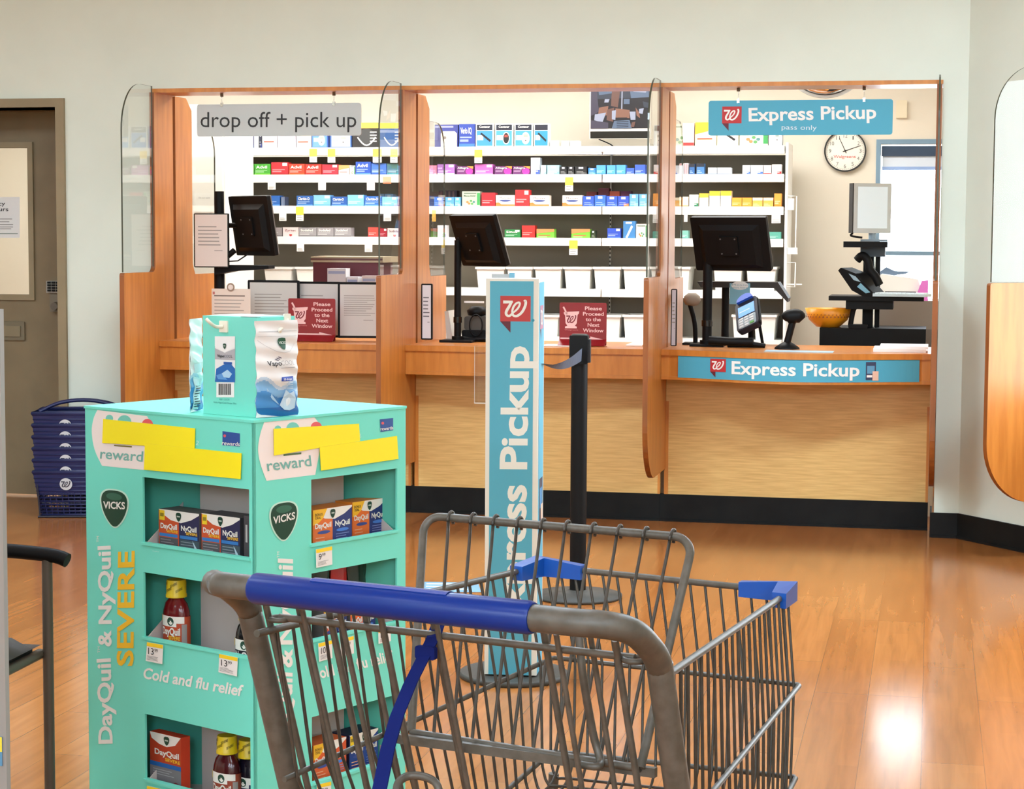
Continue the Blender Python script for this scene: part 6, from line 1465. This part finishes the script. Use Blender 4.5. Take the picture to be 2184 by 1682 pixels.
# ------------------------------------------------------------------ floor sticker, baskets, chair, shelf end
q = [on_z(*p, 0.0012) for p in ((893, 1262), (1026, 1262), (1020, 1242), (898, 1240))]
mb = MB(); mb.add(q, [(0, 1, 2, 3)], (112, 162, 192)); mb.add([p - Vector((0, 0, .001)) for p in q], [(0, 3, 2, 1)], (112, 162, 192))
for k in range(3):
    t = .22 + .26 * k; a, b, c, d_ = [q[0].lerp(q[3], t + e_).lerp(q[1].lerp(q[2], t + e_), s_) + Vector((0, 0, .0004)) for e_, s_ in ((0, .1), (0, .8), (.12, .8), (.12, .1))]; mb.add([a, b, c, d_], [(0, 1, 2, 3)], (206, 224, 232))
single('floor_sticker', mb, 'pale blue sticker on the floor between the cart and the sign tower', 'sticker', ID, tuple(q[0]))

bk = on_z(150, 1104, 0)
KF = frame(bk.x + .07, bk.y + .14, 4)
kf = Face(KF, -.14)
kx0, kx1 = kf.p(69, 900)[0], kf.p(69, 900)[0] + .46
mb = MB(); c_ = (kx0 + kx1) / 2
stand = Thing('basket_stand', 'dark wire stand under the stack of navy shopping baskets', 'stand', KF, (c_, 0, 0))
for dx in (.03, .43): mb.tube([(kx0 + dx, -.13, .006), (kx0 + dx, .13, .006)], .006, (30, 30, 44), 6)
for dy in (-.13, .13): mb.tube([(kx0 + .02, dy, .006), (kx0 + .44, dy, .006)], .006, (30, 30, 44), 6)
for dx in (.03, .43): mb.tube([(kx0 + dx, -.13, .006), (kx0 + dx - .01, -.14, .17)], .004, (30, 30, 44), 6)
stand.part('wire_frame', mb)
ztop = kf.p(120, 884)[1]; step = (ztop - .225) / 5
BN = 'basket_navy'
def basket(k, lab):
    zb = .014 + step * k; H_ = .218
    g = Thing('shopping_basket', lab, 'basket', KF, (c_, 0, zb), 'navy baskets in the stack')
    w1, d1, w0, d0 = .23, .15, .195, .115
    def at_(t): return w0 + (w1 - w0) * t, d0 + (d1 - d0) * t
    mb = MB()
    for t in ([0, .08, .16, .24, .32, .40, .48] if k == 0 else []) + [.56, .66, .76, .86, .96, 1.0]:
        w_, d_ = at_(t); z = zb + H_ * t; r = .004 if t < 1 else .009
        mb.tube([(c_ - w_, -d_, z), (c_ + w_, -d_, z), (c_ + w_, d_, z), (c_ - w_, d_, z)], r, BN, 5, closed=True)
    if k == 0:
        for i in range(15):
            u = -1 + 2 * i / 14
            for s_ in (-1, 1): mb.tube([(c_ + w0 * u, s_ * d0, zb), (c_ + at_(.52)[0] * u, s_ * at_(.52)[1], zb + H_ * .52)], .003, BN, 4)
        for i in range(9):
            u = -1 + 2 * i / 8
            for s_ in (-1, 1): mb.tube([(c_ + s_ * w0, d0 * u, zb), (c_ + s_ * at_(.52)[0], at_(.52)[1] * u, zb + H_ * .52)], .003, BN, 4)
    (wa, da), (wb, db) = at_(.5), at_(1)
    za, zc = zb + H_ * .5, zb + H_
    for s_ in (-1, 1):
        mb.add([(c_ - wa, s_ * da, za), (c_ + wa, s_ * da, za), (c_ + wb, s_ * db, zc), (c_ - wb, s_ * db, zc)], [(0, 1, 2, 3)], BN)
        mb.add([(c_ + s_ * wa, -da, za), (c_ + s_ * wa, da, za), (c_ + s_ * wb, db, zc), (c_ + s_ * wb, -db, zc)], [(0, 1, 2, 3)], BN)
    mb.box(c_ - w0, -d0, zb, c_ + w0, d0, zb + .004, BN); g.part('body', mb)
    if k == 5:
        for s_ in (-1, 1):
            mb = MB(); mb.tube(smooth_pts([(c_ - .21, s_ * .05, zc + .0), (c_ - .12, s_ * .02, zc + .04), (c_, s_ * .012, zc + .055), (c_ + .12, s_ * .02, zc + .04), (c_ + .21, s_ * .05, zc)]), .009, BN, 8); g.part('handle', mb)
    lx = kf.p(141, 1028)[0]; lr = .031; lz = zb + H_ * .72; y = -at_(.72)[1] - .007
    mb = MB(); M = Matrix.Translation((lx, y, lz)) @ Matrix.Rotation(math.radians(9), 4, 'X'); mb.xf = M
    mb.disc(0, 0, lr, lr, 0, (196, 196, 196)); script_w(mb, -lr * .95, -lr * .78, lr * 1.9, lr * 1.55, -.001, (40, 44, 60)); g.part('round_logo', mb)
for k in range(6):
    basket(k, ('bottom' if k == 0 else 'topmost' if k == 5 else ORD[k] + ' from the bottom, a') + ' navy shopping basket in the stack by the grey door')

# waiting chair cut by the left edge of the picture
cl = on_z(100, 1186, .66)
HF = frame(cl.x, cl.y, 80)
hx = Face(HF, 0)
g = Thing('waiting_chair', 'black padded chair with steel tube legs left of the display', 'chair', HF, (-.27, .25, 0))
TB = (86, 78, 68, .35)
for x in (0, -.55):
    mb = MB(); mb.tube([(x, 0, .006), (x, 0, .655)], .0125, TB, 12); g.part('leg', mb)
    mb = MB(); mb.tube(smooth_pts([(x - .06, .55, .92), (x - .01, .46, .66), (x, .47, .44), (x, .5, .006)]), .0125, TB, 12); g.part('leg', mb)
    mb = MB(); mb.tube(smooth_pts([(x + .0, -.05, .652), (x, 0, .664), (x - .02, .18, .676), (x - .03, .44, .674)]), .017, 'black_plastic', 12); g.part('armrest', mb)
mb = MB(); mb.box(-.53, .03, .43, -.02, .50, .455, (46, 44, 42)); mb.tube([(-.55, .02, .43), (0, .02, .43)], .0125, TB, 10); g.part('seat_frame', mb)
mb = MB()
nx = 10; v = []
for j in range(nx + 1):
    for i in range(nx + 1):
        u, t = i / nx, j / nx; v.append((-.535 + .52 * u, .01 + .49 * t, .455 + .055 * (math.sin(PI * u) * math.sin(PI * t)) ** .35))
mb.add(v, [(j * (nx + 1) + i, j * (nx + 1) + i + 1, (j + 1) * (nx + 1) + i + 1, (j + 1) * (nx + 1) + i) for j in range(nx) for i in range(nx)], (40, 40, 38, .5), True); g.part('seat', mb)
mb = MB(); mb.prism_yz([(.50, .56), (.53, .55), (.60, .90), (.565, .91)], -.55, -.0, (40, 40, 38, .5)); g.part('backrest', mb)
# end of a shop shelf right at the left border
a = on_z(4, 1682, .30)
NF = frame(a.x, a.y, 0)
e0 = Face(NF, 0)
xr = e0.p(12, 1500)[0]
g = Thing('shop_shelf_end', 'grey shop shelf upright at the left border of the picture', 'shelving', NF, (xr - .05, .1, 0))
mb = MB(); mb.box(xr - .03, 0, 0, xr, .03, e0.p(4, 660)[1], (150, 146, 140)); mb.box(xr - .5, -.2, 0, xr - .16, .03, .08, (170, 166, 160)); mb.box(xr - .5, 0, .08, xr - .03, .03, e0.p(4, 660)[1], (150, 146, 140)); g.part('upright', mb)
mb = MB(); zq = e0.p(4, 1650)[1]; mb.box(xr - .5, -.2, zq - .02, xr - .16, .0, zq, (206, 202, 196)); g.part('shelf', mb)
mb = MB(); za, zb_ = e0.p(3, 1632)[1], e0.p(3, 1570)[1]; xe = e0.p(5.5, 1600)[0]; mb.box(xe - .09, -.004, za, xe, -.001, zb_, (86, 140, 176)); mb.rect(xe - .09, zb_ - .030, xe, zb_, -.0046, (240, 216, 60)); g.part('price_label', mb)

# ------------------------------------------------------------------ shopping cart
hl = on_z(440, 1243, 1.0); hr = on_z(1395, 1345, 1.0)
CF = frame(hl.x, hl.y, math.degrees(math.atan2(hr.y - hl.y, hr.x - hl.x)))
CI = CF.inverted()
HW = (hr - hl).length
def cz(px, py, z): return CI @ on_z(px, py, z)
CM, CD = 'cart_metal', 'cart_dark'
cart = Thing('shopping_cart', 'grey wire shopping cart with blue handle in front of the camera', 'shopping cart', CF, (HW / 2, .45, 0))
YL = .10
def leg_pt(x, z): return Vector((x, YL + (.95 - z) * .36, z))
# handle tube with both legs
xl, xr = -.011, .528
path = [leg_pt(xl, .30), leg_pt(xl, .90), leg_pt(xl, .95), Vector((xl + .001, .06, .982)), Vector((xl + .008, .022, .997)), Vector((xl + .026, .003, 1.0)), Vector((xl + .06, 0, 1.0)),
        Vector((HW / 2, 0, 1.0)), Vector((xr - .085, 0, 1.0)), Vector((xr - .05, .0, 1.0)), Vector((xr - .022, .008, .999)), Vector((xr - .004, .032, .991)), Vector((xr, .066, .972)), leg_pt(xr, .94), leg_pt(xr, .88), leg_pt(xr, .30)]
mb = MB(); mb.tube(smooth_pts([tuple(p) for p in path], 6), .0148, CM, 16); cart.part('handle_frame', mb)
b0, b1 = cz(533, 1256, 1.0).x, cz(1153, 1312, 1.0).x
mb = MB(); mb.tube([(b0, 0, 1.0), (b0 + .004, 0, 1.0), (b1 - .004, 0, 1.0), (b1, 0, 1.0)], [.0165, .0182, .0182, .0165], 'cart_blue', 24); grip = cart.part('handle_grip', mb)
l0, l1 = cz(690, 1262, 1.0).x, cz(985, 1290, 1.0).x
mb = MB(); t_ = [math.radians(a) for a in (62, 80, 98, 116, 134)]
mb.add([(x, -math.cos(a) * .0194, 1.0 + math.sin(a) * .0194) for x in (l0, l1) for a in t_], [(k, k + 1, k + 6, k + 5) for k in range(4)], (40, 66, 150, .2)); mb.add([(x, -math.cos(a) * r_, 1.0 + math.sin(a) * r_) for x in (l0, l1) for a in (t_[0], t_[-1]) for r_ in (.018, .0194)], [(0, 1, 5, 4), (2, 6, 7, 3), (0, 2, 3, 1), (4, 5, 7, 6)], (40, 66, 150, .2)); cart.part('grip_label', mb, parent=grip)
# basket corners
def cy(px, py, y):
    q = Face(CF, y).p(px, py); return Vector((q[0], y, q[1]))
ZR = .93
RL = Vector((.022, .09, ZR)); RR = Vector((.536, .112, ZR))
FL = cy(1150, 1207, .80); FR_ = cy(1683, 1262, .80)
MRL, MFL, MFR, MRR = Vector((.03, .12, .742)), cy(1184, 1404, .785), cy(1697, 1461, .785), Vector((.531, .13, .742))
FBL, FBR = Vector((.068, .765, .60)), Vector((.444, .765, .615))
BL_, BR_ = Vector((.055, .25, .48)), Vector((.502, .25, .48))
mb = MB(); mb.tube([tuple(p) for p in (RL + (RL - FL) * .03, FL)], .0046, CM, 10); cart.part('rim_wire', mb)
mb = MB(); mb.tube([tuple(p) for p in (RR, FR_)], .0046, CM, 10); cart.part('rim_wire', mb)
mb = MB(); mb.tube([tuple(p) for p in (FL, FR_)], .0048, CM, 10); cart.part('rim_wire', mb)
# rails half-way down and near the bottom
lo = lambda m_, q: m_.lerp(q, .82)
for (a, b, c, d_) in ((MRL, MFL, MFR, MRR), (lo(MRL, BL_), lo(MFL, FBL), lo(MFR, FBR), lo(MRR, BR_))):
    o_ = .005; mb = MB(); mb.tube([(a.x - o_, a.y, a.z), (b.x - o_, b.y, b.z), (b.x - .002, b.y + o_, b.z), (c.x + .002, c.y + o_, c.z), (c.x + o_, c.y, c.z), (d_.x + o_, d_.y, d_.z)], .0038, CM, 8); cart.part('side_rail', mb)
def bent(p, m_, q, floor_end):
    return [tuple(p), tuple(m_)] + smooth_pts([tuple(m_.lerp(q, .85)), tuple(q.lerp(floor_end, .05)), tuple(q.lerp(floor_end, .2)), tuple(floor_end)], 3)
NS = 21
for k in range(NS):
    t = (k + .6) / NS; mid = BL_.lerp(FBL, t).lerp(BR_.lerp(FBR, t), .5)
    mb = MB(); mb.tube(bent(RR.lerp(FR_, t), MRR.lerp(MFR, t), BR_.lerp(FBR, t), mid), .0022, CD, 6); cart.part('side_wire', mb)
    mb = MB(); mb.tube(bent(RL.lerp(FL, t), MRL.lerp(MFL, t), BL_.lerp(FBL, t), mid), .0022, CD, 6); cart.part('side_wire', mb)
NFW = 17
for k in range(NFW):
    t = (k + .5) / NFW; mb = MB()
    mb.tube(bent(FL.lerp(FR_, t), MFL.lerp(MFR, t), FBL.lerp(FBR, t), BL_.lerp(BR_, t)), .0022, CD, 6); cart.part('front_wire', mb)
# blue corner caps
for P_, s_ in ((FL, 1), (FR_, -1)):
    dx = (FR_ - FL).normalized() * s_; dy = ((RL if s_ > 0 else RR) - P_).normalized(); mb = MB(); up = Vector((0, 0, .015)); dn = Vector((0, 0, -.013)); w_ = .0105
    fx_ = P_ - dy * w_ - dx * w_
    outl = [fx_, fx_ + dx * .085, fx_ + dx * .085 + dy * 2 * w_, fx_ + dx * (2.4 * w_) + dy * (2.2 * w_), fx_ + dx * 2 * w_ + dy * .085, fx_ + dy * .085]
    if s_ < 0: outl = outl[::-1]
    n = len(outl)
    taper = lambda p: up * (0.55 if (p - fx_).length > .06 else 1.0)
    mb.add([p + dn for p in outl] + [p + taper(p) for p in outl], [tuple(range(n))[::-1], tuple(range(n, 2 * n))] + [(k, (k + 1) % n, (k + 1) % n + n, k + n) for k in range(n)], 'cap_blue'); cart.part('corner_cap', mb)
# rear gate hung under the handle: hinge wire, bars, cross bar
gx0, gx1 = xl + .04, xr - .03
mb = MB(); hz_ = .945
mb.tube([(gx0, leg_pt(0, hz_).y + .004, hz_), (gx1, leg_pt(0, hz_).y + .004, hz_)], .0045, CM, 8)
for x in (gx0, gx1): mb.tube([(x + .012 * math.cos(t), leg_pt(0, hz_).y + .004 + .012 * math.sin(t), hz_ - .002) for t in [2 * PI * k / 12 for k in range(12)]], .0035, CM, 6, closed=True)
gate = cart.part('rear_gate', mb)
bars = [596, 652, 676, 720, 760, 800, 850, 950, 972, 1194, 1234, 1296, 1362]
for i, bx in enumerate(bars):
    p = cz(bx, 1300 + (bx - 595) * .094, .95); x = p.x
    mb = MB(); a = leg_pt(x, .965); b = leg_pt(x, .48); off = .012 if i % 2 else -.002
    mb.tube([(a.x, a.y + off, a.z), (b.x + .0, b.y + off, b.z)], .0034 if i % 3 else .0042, CM, 8); cart.part('gate_bar', mb, parent=gate)
# child seat: cross bars, upright flap with ten wires
zs = .80
ya = cz(877, 1561, zs); yb = cz(1366, 1638, zs)
mb = MB(); mb.tube([tuple(ya), tuple(yb)], .0048, CM, 8); ya2, yb2 = cz(842, 1574, zs - .004), cz(1396, 1648, zs - .004)
d_ = (yb2 - ya2).normalized(); mb.add([ya2 + Vector((0, 0, .005)), yb2 + Vector((0, 0, .005)), yb2 - Vector((0, 0, .006)), ya2 - Vector((0, 0, .006)), ya2 + Vector((0, .008, .005)), yb2 + Vector((0, .008, .005)), yb2 + Vector((0, .008, -.006)), ya2 + Vector((0, .008, -.006))],
    [(0, 1, 2, 3), (4, 7, 6, 5), (0, 4, 5, 1), (3, 2, 6, 7), (0, 3, 7, 4), (1, 5, 6, 2)], CM); seat = cart.part('child_seat', mb)
zt_ = 1.04
tl, tr = cz(905, 1099, zt_), cz(1480, 1147, zt_)
bl, br = ya.copy(), yb.copy()
mb = MB(); u_ = (tr - tl).normalized()
dl = (bl - tl).normalized(); dr = (br - tr).normalized()
cnr = lambda p, a, b, r: [p + a * r * (1 - math.sin(t)) + b * r * (1 - math.cos(t)) for t in [PI / 2 * k / 6 for k in range(7)]]
fl_path = [bl, tl + dl * .06] + cnr(tl, dl, u_, .026) + [tl + u_ * .06, tr - u_ * .06] + cnr(tr, dr, -u_, .026)[::-1] + [tr + dr * .06, br]
mb.tube(smooth_pts([tuple(p) for p in fl_path], 2), .0054, CM, 10); flap = cart.part('seat_flap_frame', mb, parent=seat)
for px_ in (965, 1015, 1065, 1117, 1168, 1220, 1275, 1329, 1383, 1437):
    t = (px_ - 905) / (1480 - 905.0); a = tl.lerp(tr, t); b = bl.lerp(br, t); n_ = (b - a).normalized(); mb = MB()
    mb.tube(smooth_pts([tuple(a + n_ * .010 + Vector((0, .0078, 0))), tuple(a - n_ * .004 + Vector((0, .0065, .001))), tuple(a - n_ * .006 + Vector((0, -.002, .002))), tuple(a + n_ * .004 + Vector((0, -.0078, 0))), tuple(a + n_ * .03 + Vector((0, -.004, 0))), tuple(b)], 3), .0023, CD, 6); cart.part('seat_flap_wire', mb, parent=seat)
# long wire loops that tie the seat to the gate
mb = MB(); l_ = [cz(1234, 1340, .955), cz(1242, 1430, .91), cz(1264, 1560, .835), cz(1280, 1618, .805), cz(1274, 1634, .80), cz(1240, 1630, .80)]; mb.tube(smooth_pts([tuple(p) for p in l_], 4), .0048, CM, 8); cart.part('seat_link', mb, parent=seat)
l_ = [cz(846, 1690, .75), cz(850, 1668, .76), cz(872, 1654, .765), cz(905, 1656, .765), cz(930, 1670, .76), cz(940, 1700, .745)]; mb = MB(); mb.tube(smooth_pts([tuple(p) for p in l_], 4), .005, CM, 8); cart.part('seat_link', mb, parent=seat)
# blue strap with buckle
sp = [(944, 1328, .955), (936, 1352, .945), (918, 1388, .925), (886, 1452, .895), (858, 1520, .862), (838, 1590, .828), (826, 1650, .80), (816, 1700, .778)]
mb = MB(); v = []
P_ = [cz(x, y, z) + Vector((0, -.012, 0)) for x, y, z in sp]
for i, p in enumerate(P_):
    w_ = (Vector((1, .08, .28)).normalized()) * (.0095); v += [p - w_, p + w_, p - w_ + Vector((0, .0022, 0)), p + w_ + Vector((0, .0022, 0))]
n = len(P_); f = []
for i in range(n - 1):
    a = 4 * i; b = a + 4; f += [(a, a + 1, b + 1, b), (a + 2, b + 2, b + 3, a + 3), (a, b, b + 2, a + 2), (a + 1, a + 3, b + 3, b + 1)]
mb.add(v, f, 'strap_blue'); cart.part('safety_strap', mb, parent=seat)
mb = MB(); p = P_[2]; mb.box(p.x - .012, p.y - .003, p.z - .007, p.x + .014, p.y + .004, p.z + .008, 'strap_blue', .003); cart.part('strap_buckle', mb, parent=seat)
# chassis and castors below the picture
mb = MB()
lowL, lowR = leg_pt(xl, .30), leg_pt(xr, .30)
for a, b in ((lowL, Vector((FL.x + .02, .78, .16))), (lowR, Vector((FR_.x - .02, .78, .16)))):
    mb.tube(smooth_pts([tuple(a), (a.x, a.y + .03, .20), (a.x, a.y + .12, .165), tuple(b)], 4), .0148, CM, 12)
mb.tube([(xl, lowL.y + .12, .165), (xr, lowR.y + .12, .165)], .012, CM, 10); mb.tube([(FL.x + .02, .78, .16), (FR_.x - .02, .78, .16)], .012, CM, 10)
for a, q in ((lowL, BL_), (lowR, BR_)): mb.tube([tuple(leg_pt(a.x, .52)), tuple(q)], .008, CM, 8)
for P_, q in ((FBL, (FL.x + .02, .78, .16)), (FBR, (FR_.x - .02, .78, .16))): mb.tube([tuple(P_), q], .008, CM, 8)
cart.part('chassis', mb)
for x, y in ((xl, lowL.y + .12), (xr, lowR.y + .12), (FL.x + .02, .78), (FR_.x - .02, .78)):
    mb = MB(); mb.box(x - .016, y - .02, .06, x - .012, y + .02, .15, CM); mb.box(x + .012, y - .02, .06, x + .016, y + .02, .15, CM); mb.box(x - .016, y - .02, .145, x + .016, y + .02, .155, CM)
    cs = cart.part('caster', mb)
    mb = MB(); mb.tube([(x - .011, y, .062), (x + .011, y, .062)], .0615, (50, 50, 50, .6), 24); cart.part('wheel', mb, parent=cs)
